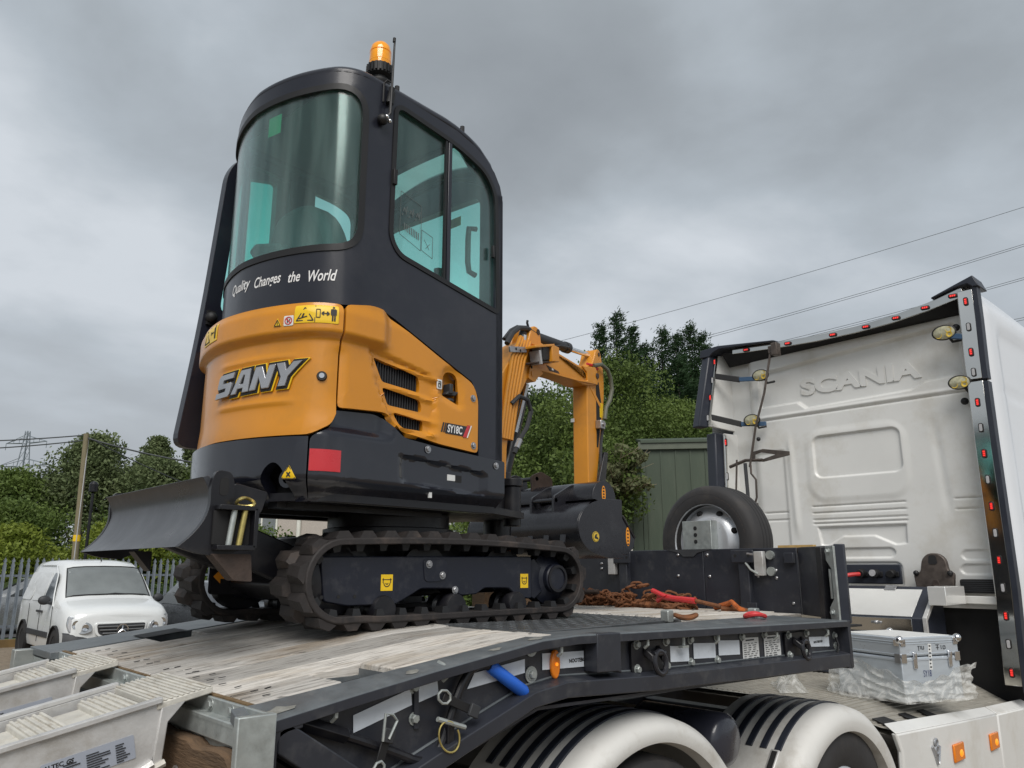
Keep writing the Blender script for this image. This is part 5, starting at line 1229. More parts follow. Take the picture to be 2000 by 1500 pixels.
AML.prism([(a0_+p[0], YW, c0_+p[1]) for p in pr_], (0, -0.016, 0)); AL_ = AML.build('side_marker_lamp', 'amber', WEB, 0.006, 50, 3)
MB().cyl((a0_, YW-0.0165, c0_), (a0_, YW-0.019, c0_), 0.006, n=10).build('lit_bulb', 'amberlit', AL_)
# rope hooks along the flange
HK = [(0.955*1.17, 1.312), (1.477, 1.378), (1.955, 1.412), (2.415, 1.408), (2.880, 1.397), (3.345, 1.385), (3.83, 1.370)]
for x, z in HK:
    MB().tube([(x+0.0, Y0+0.055, z+0.022), (x, Y0+0.03, z+0.016), (x, Y0+0.014, z+0.002), (x, Y0+0.014, z-0.014), (x-0.004, Y0+0.028, z-0.026)], 0.0065, 8).build('rope_hook', 'galv', TR)
# lashing brackets with a dropped ring
def lash(xc, zc, s=1.0, rust=False):
    a, c = wk(xc, zc); w_, h_ = 0.118*s, 0.055
    pl_ = MB().xz(rpoly([(a-w_, c-h_), (a+w_, c-h_), (a+w_, c+h_), (a-w_, c+h_)], 0.01, 2), YW-0.012, YW).build('lashing_bracket', 'black', WEB, 0.002)
    for dx_ in (-0.088, 0.090):
        for dz_ in (-0.043, 0.045): inst('bolt', BM2, pl_, at((a+dx_*s, YW-0.012, c+dz_), (0, -1, 0)), 'galv')
    for dx_ in (-0.042, 0.040):
        MB().prism([(a+dx_*s-0.010, YW-0.012, c+0.035), (a+dx_*s+0.010, YW-0.012, c+0.035), (a+dx_*s*0.7+0.012, YW-0.05, c+0.005), (a+dx_*s*0.7-0.012, YW-0.05, c+0.005)], (0, 0, -0.03)).build('bracket_ear', 'black', pl_, 0.004)
    ring = [(a+0.034*s*math.cos(t), YW-0.052+0.004*math.sin(t), c-0.022+0.040*math.sin(t)) for t in np.linspace(0, 2*PI, 24)[:-1]]
    MB().tube(ring, 0.0095, 8, closed=True).build('lashing_ring', 'blacksteel', pl_)
    MB().cyl((a-0.035*s, YW-0.045, c+0.010), (a+0.035*s, YW-0.045, c+0.010), 0.011, n=10).build('ring_pin', 'blacksteel', pl_)
lash(2.635, 1.329); lash(3.815, 1.300, 0.95)
# small toggle under the first deck ring
a, c = wk(2.83, 1.395); MB().box(a-0.012, a+0.012, Y0+0.01, Y0+0.05, c-0.005, c+0.02).build('toggle_block', 'galv', TR)
MB().cyl((a, Y0+0.03, c-0.005), (a, Y0+0.03, c-0.035), 0.007, n=8).build('toggle_stem', 'galv', TR); MB().box(a-0.028, a+0.014, Y0+0.015, Y0+0.035, c-0.044, c-0.036).build('toggle_bar', 'galv', TR)
# front reflector handle on the end
MB().tube([(3.97, YW-0.012, 1.33), (3.972, YW-0.022, 1.295), (3.955, YW-0.022, 1.26), (3.94, YW-0.01, 1.235)], 0.006, 6).build('cable_stub', 'seal', TR)
# deck lashing rings by the front boards
def deck_ring(x, y, mat, flip):
    z = ZD(x)
    hb = MB().xz(rpoly([(x-0.022, z-0.01), (x+0.022, z-0.01), (x+0.022, z+0.045), (x-0.022, z+0.045)], 0.010, 3), y-0.022, y+0.022).build('ring_holder', 'galv', TR, 0.004)
    rg = [(x+flip*(0.020+0.055*(1-math.cos(t))), y-0.05+0.045*math.sin(t), z+0.016+0.006*math.sin(2*t)) for t in np.linspace(0, 2*PI, 26)[:-1]]
    MB().tube(rg, 0.0105, 8, closed=True).build('lashing_ring', mat, hb)
deck_ring(3.06, 2.27, 'rust', 1); deck_ring(3.66, 2.18, 'redpaint', -1)
# ---- headboard with cut corner
HX = 4.36; HT = 1.787
hpts = [(HX, 4.00), (HX, 2.285), (4.055, Y0+0.02)]
hb_sections = []
def hboard(p, q, z0, z1, th, name, mat='trailer'):
    d = V((q[0]-p[0], q[1]-p[1], 0)).normalized(); n = V((-d.y, d.x, 0))
    if n.x < 0: n = -n
    b = MB(); b.prism([(p[0], p[1], z0), (q[0], q[1], z0), (q[0], q[1], z1), (p[0], p[1], z1)], n*th)
    return b.build(name, mat, TR, 0.004)
mid = [(HX, 4.02), (HX, 3.56), (HX, 2.93), (HX, 2.29)]
for i in range(3): hboard((mid[i][0], mid[i][1]-0.002), (mid[i+1][0], mid[i+1][1]+0.002), ZD(HX)-0.01, HT if i != 1 else HT-0.0, 0.02, 'headboard_panel')
CPN = hboard((HX, 2.286), (4.10, 1.94), ZD(HX)-0.01, HT, 0.02, 'headboard_panel')
PB = pm('panel_rivet_paint', (0.12, 0.12, 0.12), 0.4, 0.4)
RV = MB().ball((0, 0, 0), 0.0105, 6, (1, 1, 0.7)).mesh('rivet'); RV.materials.append(M['steel'])
def hp(y, z, off=0.001): return at((HX-off, y, z), (-1, 0, 0))
for y, z in ((3.79, 1.70), (3.61, 1.695), (3.79, 1.665), (3.61, 1.66), (3.125, 1.753), (2.90, 1.751), (3.13, 1.62), (2.89, 1.618), (2.55, 1.622), (2.43, 1.655), (2.43, 1.612), (2.33, 1.735), (2.335, 1.47), (2.60, 1.50)): inst('rivet', RV, TR, hp(y, z))
for y in (3.56, 2.62):           # posts with a bolted head plate
    b = MB().box(HX-0.045, HX, y-0.035, y+0.035, ZD(HX), HT-0.01); P_ = b.build('headboard_post', 'trailer', TR, 0.005)
    b = MB().box(HX-0.055, HX-0.045, y-0.075, y+0.075, HT-0.085, HT-0.01); HP_ = b.build('post_head_plate', 'trailer', P_, 0.004)
    for dy_ in (-0.045, 0.045): MB().cyl((HX-0.0555, y+dy_, HT-0.045), (HX-0.0565, y+dy_, HT-0.045), 0.010, n=10).build('bolt_hole', 'dark', HP_)
    b = MB().box(HX-0.05, HX-0.04, y-0.075, y-0.01, ZD(HX), ZD(HX)+0.05); b.build('post_foot_plate', 'trailer', P_, 0.003)
b = MB().box(HX-0.03, HX, 2.30, 2.36, HT-0.09, HT-0.03); b.build('corner_head_plate', 'trailer', TR, 0.004)
# stake sockets clipped on the headboard
for y, mt in ((3.66, 'alu'), (2.515, 'alu')):
    SK_ = MB().box(HX-0.05, HX-0.012, y-0.030, y+0.030, 1.625, HT-0.02).build('stake_socket', mt, TR, 0.004)
    MB().cyl((HX-0.05, y+0.03, 1.75), (HX-0.05, y+0.07, 1.755), 0.008, n=8).build('socket_pin', 'steel', SK_)
MB().tube([(HX-0.05, 2.60, 1.70), (HX-0.055, 2.565, 1.66), (HX-0.05, 2.52, 1.635)], 0.007, 6).build('latch_handle', 'galv', TR)
for z in (1.65, 1.745): MB().cyl((HX-0.002, 2.455, z), (HX-0.022, 2.455, z), 0.026, n=12).build('hinge_boss', 'galv', TR)
# timber packers standing behind the headboard's top edge, and the cut-out with its lip
b = MB().box(HX+0.022, HX+0.06, 2.20, 2.42, HT-0.03, HT+0.014); b.build('timber_packer', pm('raw_timber', (0.50, 0.33, 0.12), 0.7, var=0.2, scale=14), TR)
b = MB().box(HX+0.022, HX+0.06, 3.55, 3.75, HT-0.03, HT+0.014); b.build('timber_packer', 'woodlight', TR)
b = MB(); b.prism([(HX-0.002, 3.22, HT+0.001), (HX-0.002, 2.86, HT+0.001), (HX-0.006, 2.97, HT-0.022), (HX-0.006, 3.0, HT-0.045), (HX-0.006, 3.08, HT-0.045), (HX-0.006, 3.11, HT-0.022)], (0.001, 0, 0)); b.build('headboard_notch', 'plastic', TR)
# end post with galvanised bracket
b = MB(); b.prism([(4.035, 1.915, 1.395), (4.035, 1.915, HT+0.005), (4.085, 1.93, HT+0.005), (4.085, 1.93, 1.395)], (0.02, -0.045, 0)); b.build('end_post', 'navy', TR, 0.004)
GB = MB(); gp = [(0.0, 1.405), (0.075, 1.405), (0.085, 1.42), (0.085, 1.47), (0.035, 1.515), (0.035, 1.665), (0.085, 1.71), (0.085, HT-0.005), (0.0, HT-0.005)]
dv = V((HX-4.10, 2.286-1.94, 0)).normalized()
o_ = V((4.030, 1.905, 0)); nn_ = V((-dv.y, dv.x, 0))
GB.prism([o_+dv*a+ZZ*z for a, z in gp], nn_*0.012); GBO = GB.build('corner_bracket', 'galv', TR, 0.002)
for a, z in ((0.055, 1.445), (0.055, 1.755)): inst('bolt', BM2, GBO, at(o_+dv*a+ZZ*z+nn_*0.012, nn_), 'galv')
MB().obox(o_+dv*0.055+ZZ*1.59+nn_*0.004, dv*0.006, nn_*0.010, ZZ*0.075).build('drop_bar', 'galv', GBO)
MB().obox(o_+dv*0.15+ZZ*1.59+nn_*0.0, dv*0.03, nn_*0.02, ZZ*0.19).build('corner_post', 'black', TR, 0.004)
MB().obox(V((4.18, 2.04, HT-0.05))+nn_*0.002, dv*0.05, nn_*0.004, ZZ*0.03).build('hinge_plate', 'black', TR, 0.003)
# front chassis face under the headboard
MB().box(4.02, 4.35, 2.40, 4.0, 1.21, 1.39).build('front_crossmember', 'trailer', TR)
# ---- galvanised rear cross beam
b = MB().box(0.900, 0.911, 1.84, 4.03, 1.30, 1.338); b.box(0.872, 0.911, 1.84, 4.03, 1.292, 1.302); b.box(0.872, 0.882, 1.84, 4.03, 1.250, 1.292); b.box(0.885, 0.918, 1.84, 4.03, 0.95, 1.25)
RB = b.build('rear_cross_beam', 'galv', TR, 0.003)
MB().box(0.825, 0.920, 1.815, 1.838, 0.95, 1.338).build('beam_end_plate', 'galv', RB, 0.003)
MB().box(0.80, 0.90, 3.99, 4.05, 1.24, 1.33).build('beam_end_plate', 'galv', RB, 0.003)
BM3 = bolt_mesh(0.010, 0.009)
for y in (2.02, 2.15, 2.62, 2.74, 2.85, 3.40, 3.62): inst('bolt', BM3, RB, at((0.8995, y, 1.320), (-1, 0, 0)), 'galv')
MB().box(0.912, 0.928, 1.96, 3.72, 1.322, 1.3405).build('mud_line', pm('mud', (0.16, 0.105, 0.05), 0.9, var=0.3, scale=20), RB)
def timber(y0, y1, z0, z1):
    b = MB(); n = 16; vs = []; fs = []
    for i in range(n+1):
        y = y0+(y1-y0)*i/n; zt_ = z1-(0.022*max(0, mnoise.noise((y*9, 1.3, 0))+0.15)+0.010*rnd.random())-(0.02 if i in (0,) else 0); d = 0.006*rnd.random()
        vs += [(0.838+d, y, z0), (0.838+d, y, zt_), (0.850+d, y, zt_+0.006), (0.885, y, zt_+0.004), (0.885, y, z0)]
    for i in range(n):
        for k in range(5): fs.append((i*5+k, i*5+(k+1) % 5, (i+1)*5+(k+1) % 5, (i+1)*5+k))
    fs += [tuple(range(5)), tuple(n*5+k for k in range(5))]
    b.add(vs, fs); o = b.build('bumper_timber', 'timber', TR, smooth=25); return o
TB1 = timber(1.862, 2.62, 1.02, 1.246); timber(2.64, 3.9, 1.02, 1.244)
for y in (1.90, 2.19): MB().lathe([(0.010, 0), (0.016, 0), (0.016, 0.004), (0.010, 0.004)], (0.838, y, 1.16), (-1, 0, 0), 12, closedprof=True).build('timber_bolt_hole', 'steel', TB1)

# ---- pieces that lift away
# suspension crank with blue grip, strapped to the web
CK = thing('crank_handle', 'black bent crank bar with blue grip, strapped along the side of the trailer', 'crank handle', (1.4, 1.91, 1.143))
b = MB(); pth = [(1.030, 1.292), (1.10, 1.266), (1.20, 1.228), (1.326, 1.178), (1.385, 1.150), (1.425, 1.142), (1.457, 1.150), (1.478, 1.178), (1.505, 1.24), (1.530, 1.30), (1.552, 1.340), (1.58, 1.370), (1.615, 1.383), (1.652, 1.378), (1.688, 1.360)]
def smooth(p, n=3):
    for _ in range(n):
        q = [p[0]]
        for i in range(len(p)-1):
            a, c = np.array(p[i]), np.array(p[i+1]); q += [tuple(a*0.75+c*0.25), tuple(a*0.25+c*0.75)]
        q.append(p[-1]); p = q
    return p
b.tube([(x, 1.905, z) for x, z in smooth(pth, 2)], 0.0125, 10); b.build('crank_bar', 'black', CK)
MB().tube([(x, 1.905, z) for x, z in ((1.655, 1.378), (1.668, 1.372), (1.80, 1.290), (1.808, 1.284))], [0.016, 0.0205, 0.0205, 0.016], 14).build('blue_grip', 'blue', CK)
MB().tube([(x, 1.906, z) for x, z in ((1.02, 1.296), (1.165, 1.242))], 0.020, 4).build('crank_socket', 'black', CK, 0.002)
def strap(x, z, ang, L):
    d = V((math.cos(ang), 0, math.sin(ang))); n = V((-d.z, 0, d.x)); c = V((x, 1.885, z))
    st = MB().obox(c, d*L, n*0.013, V((0, 0.003, 0))).build('retaining_strap', 'seal', CK, 0.002)
    fr_ = [c-d*L+d*0.024*math.cos(t)+n*0.018*math.sin(t)*1.0+V((0, -0.006, 0)) for t in np.linspace(0, 2*PI, 9)[:-1]]
    MB().tube(fr_, 0.004, 6, closed=True).build('strap_buckle', 'galv', st)
    MB().obox(c+d*(L+0.012)+V((0, -0.006, 0)), d*0.018, n*0.018, V((0, 0.006, 0))).build('strap_hook', 'plastic', st, 0.003)
strap(1.515, 1.288, -0.42, 0.055); strap(1.262, 1.185, 1.25, 0.038)
MB().tube([(1.256, 1.872, 1.222), (1.262, 1.872, 1.29), (1.285, 1.872, 1.285), (1.300, 1.872, 1.268), (1.275, 1.872, 1.225)], 0.004, 6).build('strap_loop', 'galv', CK)
MB().cyl((1.435, 1.87, 1.256), (1.535, 1.87, 1.222), 0.007, n=8).build('locking_pin', 'galv', CK)
MB().tube([V((1.475+0.036*math.cos(t)-0.01*math.sin(t), 1.866, 1.205+0.042*math.sin(t))) for t in np.linspace(0.9, 2*PI+0.35, 22)], 0.0028, 6).build('wire_loop', 'brass', CK)
MB().xz(rpoly([(1.485, 1.175), (1.51, 1.175), (1.51, 1.245), (1.485, 1.245)], 0.008), 1.885, 1.92).build('pin_lug', 'black', CK, 0.003)

# aluminium loading ramps hooked on the rear beam
def ramp(y0, y1, label, seed):
    r_ = random.Random(seed)
    RP = thing('loading_ramp', label, 'ramp', (0.0, (y0+y1)/2, 0.0), 'aluminium loading ramps hooked on the rear beam')
    xe = 0.855; sl = 0.205; L = 2.2
    def P(d, y, z): return V((xe-d, y, 1.352-sl*d+z))
    def bx(d0, d1, ya, yb, z0, z1, b): b.add([P(d, y, z) for d in (d0, d1) for y in (ya, yb) for z in (z0, z1)], [(0, 1, 3, 2), (4, 6, 7, 5), (0, 4, 5, 1), (2, 3, 7, 6), (0, 2, 6, 4), (1, 5, 7, 3)]); return b
    for ya, yb in ((y0, y0+0.012), (y1-0.012, y1)):
        b = MB()
        b.prism([P(0.075, ya, -0.002), P(L, ya, -0.002), P(L, ya, -0.10), P(1.2, ya, -0.19), P(0.09, ya, -0.155), P(0.06, ya, -0.05)], (0, yb-ya, 0))
        SD = b.build('ramp_side', 'alu', RP, 0.002)
        b = MB(); bx(0.075, L, ya-0.010 if ya == y0 else ya, yb if ya == y0 else yb+0.010, -0.003, 0.012, b); bx(0.12, L, ya-0.01 if ya == y0 else ya, yb if ya == y0 else yb+0.01, -0.168, -0.156, b) if False else None
        b.build('side_lip', 'alu', SD, 0.003)
    # hooked end: ribbed plate
    b = MB(); bx(-0.055, 0.085, y0-0.004, y1+0.004, -0.018, 0.0, b); HKP = b.build('hook_plate', 'alutop', RP, 0.003)
    for i in range(10):
        d = -0.050+i*0.014; b = MB(); bx(d, d+0.007, y0-0.004, y1+0.004, 0.0, 0.004, b); b.build('tread_rib', 'alutop', HKP, 0.0015)
    b = MB(); b.prism([P(0.075, y0-0.004, -0.012), P(0.012, y0-0.004, -0.014), P(0.055, y0-0.004, -0.055), P(0.062, y0-0.004, -0.155), P(0.085, y0-0.004, -0.155)], (0, y1-y0+0.008, 0)); b.build('hook_web', 'alu', RP, 0.003)
    b = MB(); b.tube([P(0.10, y0-0.004, -0.158), P(0.055, y0-0.004, -0.150)], 0.010, 6); b.build('weld_lump', 'alutop', RP)
    b = MB().tube([P(0.20, y0-0.006, -0.175), P(0.085, y0-0.006, -0.142)], [0.008, 0.012], 6); b.build('bent_edge', 'alu', RP)
    # ribbed rungs with open gaps between
    d = 0.10; i = 0
    while d < 2.0:
        w_ = 0.085
        b = MB(); bx(d, d+w_, y0+0.012, y1-0.030, -0.030, -0.008, b); RG_ = b.build('rung', 'alutop', RP, 0.003)
        for k in range(5):
            b = MB(); bx(d+0.004+k*0.017, d+0.011+k*0.017, y0+0.012, y1-0.030, -0.008, -0.003, b); b.build('rung_rib', 'alutop', RG_, 0.001)
        b = MB(); bx(d+w_, d+0.165, y0+0.012, y1-0.05, -0.034, -0.022, b); b.build('web_plate', 'alutop', RP)
        d += 0.165; i += 1
    b = MB(); bx(0.09, L, y0+0.012, y1-0.012, -0.09, -0.085, b); b.build('ramp_inside', 'dark', RP)
    # data label on the near cheek
    d1, d0 = 0.125, 0.325
    ex = (P(d1, y0, 0)-P(d0, y0, 0)).normalized(); m4 = frame_m(P(d0, y0-0.0008, -0.115), ex, ZZ)
    w_ = (P(d1, y0, 0)-P(d0, y0, 0)).length
    LB_ = decal('data_label', m4, w_, 0.056, 'labelgrey', RP, 0.004)
    m5 = m4 @ Matrix.Translation((0, 0, 0.0014))
    text_at('ALTEC', 0.014, m5 @ Matrix.Translation((0.006, 0.040, 0)), 'print', LB_, bold=0.0006)
    text_at('GS', 0.013, m5 @ Matrix.Translation((0.052, 0.040, 0)), 'print', LB_, bold=0.0008, shear=0.3)
    rows = []
    for c0, cw_, nr in ((0.006, 0.035, 5), (0.045, 0.04, 7), (0.095, 0.055, 8), (0.160, 0.032, 8)):
        for k in range(nr): rows.append((c0, 0.004+k*0.0056, cw_*r_.uniform(0.5, 1.0), 0.0018))
    bars(m5, rows, 'print', LB_)
    if seed == 1:
        m6 = frame_m(P(0.47, y0-0.0008, -0.155), ex, ZZ)
        FRM = decal('orange_edged_label', m6, 0.095, 0.078, 'orangelogo', RP, 0.004)
        decal('label_field', m6 @ Matrix.Translation((0.005, 0.005, 0.0012)), 0.085, 0.068, 'labelgrey', FRM)
        bars(m6 @ Matrix.Translation((0, 0, 0.0024)), [(0.012+k*0.012, 0.012, 0.006, 0.02+0.008*(k % 3)) for k in range(6)], 'print', FRM)
    return RP
ramp(2.175, 2.535, 'nearer aluminium ramp with data label and orange edged sticker on its cheek', 1)
ramp(2.975, 3.335, 'farther aluminium ramp, between the other ramp and the white van', 2)

# rusty chain heap with red load binder by the headboard
CH = thing('lashing_chain', 'heap of rusty lashing chain on the deck at the foot of the headboard', 'chain', (4.2, 3.2, ZD(4.2)))
lk = [(0.026*math.cos(t)+(0.012 if math.cos(t) > 0 else -0.012), 0.018*math.sin(t), 0) for t in np.linspace(0, 2*PI, 13)[:-1]]
LKM = MB().tube(lk, 0.0075, 6, closed=True).mesh('chain_link', smooth=60); LKM.materials.append(M['rust'])
rc = random.Random(5)
def hmax(y):          # heap profile along the headboard
    return 0.035+0.105*math.exp(-((y-3.30)/0.16)**2)+0.055*math.exp(-((y-3.62)/0.25)**2)+0.045*math.exp(-((y-2.95)/0.20)**2)
cnt = 0
for s_ in range(9):
    y = rc.uniform(3.2, 4.1); x = rc.uniform(4.10, 4.28); a = rc.uniform(0, 6.28); lvl = rc.uniform(0.1, 1.0)
    for k in range(32):
        if cnt >= 280: break
        a += rc.uniform(-0.55, 0.55)
        x += math.cos(a)*0.036; y += math.sin(a)*0.046
        if y > 4.15 or y < 2.72+0.05*s_: a = -a; y = min(max(y, 2.72+0.05*s_), 4.15)
        if x > 4.31 or x < 4.05: a = PI-a; x = min(max(x, 4.05), 4.31)
        lvl = min(1, max(0.02, lvl+rc.uniform(-0.25, 0.25)))
        cross = 1-0.65*min(1, abs(x-4.20)/0.14)
        z = ZD(x)+0.010+hmax(y)*lvl*cross
        roll = (PI/2 if k % 2 else 0)*0.8+rc.uniform(-0.4, 0.4)
        m = Matrix.Translation((x, y, z)) @ Matrix.Rotation(a, 4, 'Z') @ Matrix.Rotation(rc.uniform(-0.5, 0.5), 4, 'Y') @ Matrix.Rotation(roll, 4, 'X')
        inst('chain_link', LKM, CH, m); cnt += 1
b = MB()
for k in range(46):
    y = 2.95+k*0.024; xx = 4.20+0.03*mnoise.noise((k*0.7, 2, 0)); h = hmax(y)*0.45
    b.ball((xx, y, ZD(4.2)+h*0.30), 0.02+h*0.35, 4, (1.4, 0.9, 0.7))
o = b.build('chain_heap_core', 'rust', CH, smooth=60); o['kind'] = 'stuff'
LBN = thing('load_binder', 'red ratchet load binder lying across the rusty chain heap', 'load binder', (4.12, 2.95, ZD(4.1)+0.05))
b = MB().tube([(4.13, 3.12, 1.50), (4.10, 2.98, 1.485), (4.09, 2.82, 1.478)], 0.019, 10); b.build('binder_body', 'redpaint', LBN)
MB().tube([(4.13, 3.13, 1.47), (4.10, 3.05, 1.50), (4.12, 3.16, 1.53)], 0.016, 8).build('binder_lever', 'redpaint', LBN)
MB().tube([(4.09, 2.82, 1.478), (4.10, 2.72, 1.46), (4.11, 2.66, 1.45)], 0.012, 8).build('binder_screw', 'rust', LBN)
RBN = thing('load_binder', 'brown ratchet bar lying on the chains near the excavator track', 'load binder', (4.0, 3.75, ZD(4.0)+0.06))
b = MB().tube([(3.98, 3.98, 1.490), (4.02, 3.80, 1.505), (4.08, 3.58, 1.515)], [0.014, 0.017, 0.017], 10); b.build('ratchet_bar', 'rustdark', RBN)
MB().lathe([(0.017, -0.018), (0.030, -0.018), (0.030, 0.018), (0.017, 0.018)], (4.045, 3.71, 1.510), (0.30, -0.95, 0.03), 14, closedprof=True).build('ratchet_collar', 'rust', RBN)
HKR = thing('chain_hook', 'orange painted chain hook at the right end of the rusty heap', 'chain hook', (4.13, 2.56, ZD(4.13)))
MB().tube([(4.14, 2.72, 1.440), (4.13, 2.63, 1.462), (4.10, 2.58, 1.480), (4.08, 2.545, 1.462), (4.10, 2.53, 1.440), (4.13, 2.52, 1.434)], [0.016, 0.018, 0.013, 0.013, 0.014, 0.010], 8).build('hook', pm('orange_hook_paint', (0.45, 0.11, 0.02), 0.6, var=0.3, scale=30, dirt=(0.15, 0.06, 0.03), damt=0.7, dscale=20), HKR)
MB().tube([(4.12, 2.66, 1.437), (4.14, 2.55, 1.436), (4.15, 2.50, 1.432)], [0.018, 0.018, 0.008], 8).build('hook_shank', 'rust', HKR)

# ---- buckets beside the boom
def half_bucket(name, label, prof, y0, y1, mat, side_pts, bolts=None):
    T = thing(name, label, 'bucket', (sum(p[0] for p in prof)/len(prof), (y0+y1)/2, min(p[1] for p in prof)), 'spare buckets lying on the trailer')
    inner = [(p[0], p[1]) for p in prof]
    c = np.mean(np.array(prof), axis=0)
    inn = []
    for i, p in enumerate(prof):
        a = np.array(prof[max(0, i-1)]); d = np.array(prof[min(len(prof)-1, i+1)])-a; n = np.array([-d[1], d[0]])/(np.linalg.norm(d)+1e-9)
        if np.dot(n, c-np.array(p)) < 0: n = -n
        inn.append(tuple(np.array(p)+n*0.010))
    MB().xz(prof+inn[::-1], y0+0.012, y1-0.012).build('bucket_shell', mat, T, 0.002, 40)
    for ya in (y0, y1-0.012): MB().xz(side_pts, ya, ya+0.012).build('side_plate', mat, T, 0.003)
    return T
# A: wide ditching bucket, back towards the excavator
pa = [(3.745, 2.070), (3.545, 2.066), (3.50, 2.062)]
for a in np.linspace(PI*0.62, PI*1.32, 14): pa.append((3.62+0.265*math.cos(a), 1.895+0.170*math.sin(a)))
pa += [(3.62, 1.725), (3.745, 1.725)]
pa = [(a-0.06, z) for a, z in pa]
sa = pa[:]+[]
TA = half_bucket('ditching_bucket', 'wide black ditching bucket with hanger ears and round gold sticker, nearest the excavator cab', pa, 3.03, 4.02, 'blacksteel', pa[:1]+pa[1:]+[])
for y in (3.27, 3.46):
    ear = rpoly([(3.36, 1.86), (3.345, 1.93), (3.345, 2.085), (3.50, 2.165), (3.55, 2.165), (3.555, 2.07), (3.47, 2.03)], [0.01, 0.02, 0.02, 0.03, 0.02, 0.01, 0.02], 3)
    E_ = MB().xz(ear, y, y+0.018).build('hanger_ear', 'blacksteel', TA, 0.003)
    MB().tube([(3.50, y-0.006, 2.055), (3.37, y-0.006, 1.885)], 0.009, 6).build('weld_rib', 'blacksteel', E_)
for x, z in ((3.365, 2.065), (3.515, 2.135)): MB().cyl((x, 3.27, z), (x, 3.475, z), 0.013, n=12).build('hanger_pin', 'blacksteel', TA)
for k in range(5):
    y = 3.16+k*0.135; MB().obox((3.305+0.0, y, 1.845), V((0.004, 0, -0.001)), V((0, 0.022, 0)), V((0.004, 0, 0.035))).build('wear_pad', 'blacksteel', TA, 0.003)
MB().obox((3.44, 3.45, 2.066), V((0.03, 0, 0.004)), V((0, 0.04, 0)), V((0, 0, 0.002))).build('rating_plate', 'labelwhite', TA)
text_at('40 kg', 0.032, frame_m((3.49, 3.24, 2.0665), (-0.25, -1, 0.0), (1, -0.25, 0.02)), 'labelwhite', TA)
# round gold sticker
def disc(name, c, n, r, mat, par, sx=1.0, t=0.0012, upv=(0, 0, 1)):
    m4 = at(c, n); b = MB().prism([m4 @ V((r*sx*math.cos(a), r*math.sin(a), 0)) for a in np.linspace(0, 2*PI, 25)[:-1]], V(n).normalized()*t); return b.build(name, mat, par, smooth=0)
DS = disc('round_sticker', (3.44, 3.0295, 1.845), (0, -1, 0), 0.030, 'gold', TA)
disc('sticker_ring', (3.44, 3.0281, 1.845), (0, -1, 0), 0.0265, 'print', DS); disc('sticker_field', (3.44, 3.0268, 1.845), (0, -1, 0), 0.024, 'gold', DS)
MB().xz([(3.425, 1.836), (3.455, 1.830), (3.458, 1.838), (3.442, 1.848), (3.452, 1.858), (3.438, 1.860), (3.428, 1.850)], 3.0255, 3.0250).build('sticker_emblem', 'print', DS, smooth=0)
# B: narrow digging bucket in front of it
pb = [(3.70, 1.985), (3.77, 1.975), (3.835, 1.92), (3.885, 1.85), (3.87, 1.79), (3.81, 1.75), (3.70, 1.745)]
TBk = half_bucket('digging_bucket', 'black digging bucket with tall orange sticker on its end plate, right of the ditching bucket', [(a-0.03, z) for a, z in pb], 3.075, 3.50, 'blacksteel', [(a-0.03, z) for a, z in pb]+[(3.655, 1.80), (3.655, 1.95)])
DS2 = disc('oval_sticker', (3.785, 3.0745, 1.855), (0, -1, 0), 0.056, 'orangelogo', TBk, 0.33)
for z in (1.81, 1.83, 1.85, 1.87, 1.89): MB().xz([(3.776, z-0.004), (3.794, z-0.004), (3.790, z+0.005), (3.778, z+0.005)], 3.0730, 3.0725).build('sticker_print', 'print', DS2, smooth=0)
MB().tube([(3.67, 3.072, 1.985), (3.74, 3.072, 1.975), (3.85, 3.072, 1.85)], 0.007, 6).build('edge_weld', 'blacksteel', TBk)
# C: round-backed bucket lying on top
TC = thing('grading_bucket', 'long round-backed black bucket lying on top of the ditching bucket', 'bucket', (3.5, 3.5, 2.07), 'spare buckets lying on the trailer')
ca, cz = 3.58, 2.075; rr_ = 0.105
prc = [(ca+rr_*math.cos(a), cz+rr_*math.sin(a)) for a in np.linspace(-0.25, PI+0.25, 20)]
pin_ = [(ca+(rr_-0.01)*math.cos(a), cz+(rr_-0.01)*math.sin(a)) for a in np.linspace(PI+0.25, -0.25, 20)]
MB().xz(prc+pin_, 3.09, 4.05).build('bucket_shell', 'blacksteel', TC, 0, 40)
EP_ = MB().xz(prc, 3.078, 3.090).build('side_plate', 'blacksteel', TC, 0.002)
DS3 = disc('oval_sticker', (3.575, 3.0775, 2.10), (0, -1, 0), 0.050, 'orangelogo', EP_, 0.34)
for z in (2.065, 2.083, 2.10, 2.117, 2.135): MB().xz([(3.566, z-0.005), (3.584, z-0.005), (3.580, z+0.005), (3.568, z+0.005)], 3.0762, 3.0758).build('sticker_print', 'print', DS3, smooth=0)
for y in (3.62, 3.86):
    ear = rpoly([(3.51, 2.10), (3.50, 2.25), (3.59, 2.285), (3.69, 2.25), (3.71, 2.10)], 0.02, 3)
    MB().xz(ear, y, y+0.016).build('hanger_ear', 'rustdark' if y < 3.7 else 'blacksteel', TC, 0.003)
MB().cyl((3.55, 3.62, 2.235), (3.55, 3.88, 2.235), 0.014, n=12).build('hanger_pin', 'blacksteel', TC)
MB().tube([(3.40, 3.56, 1.96), (3.40, 2.99, 1.96)], 0.004, 5).build('edge_lip', 'blacksteel', TC) if False else None
# timber bearers the buckets rest on
for k, (x, y) in enumerate(((3.40, 3.50), (3.40, 3.88))):
    o = MB().box(x-0.12, x+0.12, y-0.06, y+0.06, ZD(3.46), 1.722).build('timber_bearer', 'timber'); tag(o, 'timber block under the %s end of the wide ditching bucket' % ('near' if k == 0 else 'far'), 'timber block', 'timber blocks under the buckets')

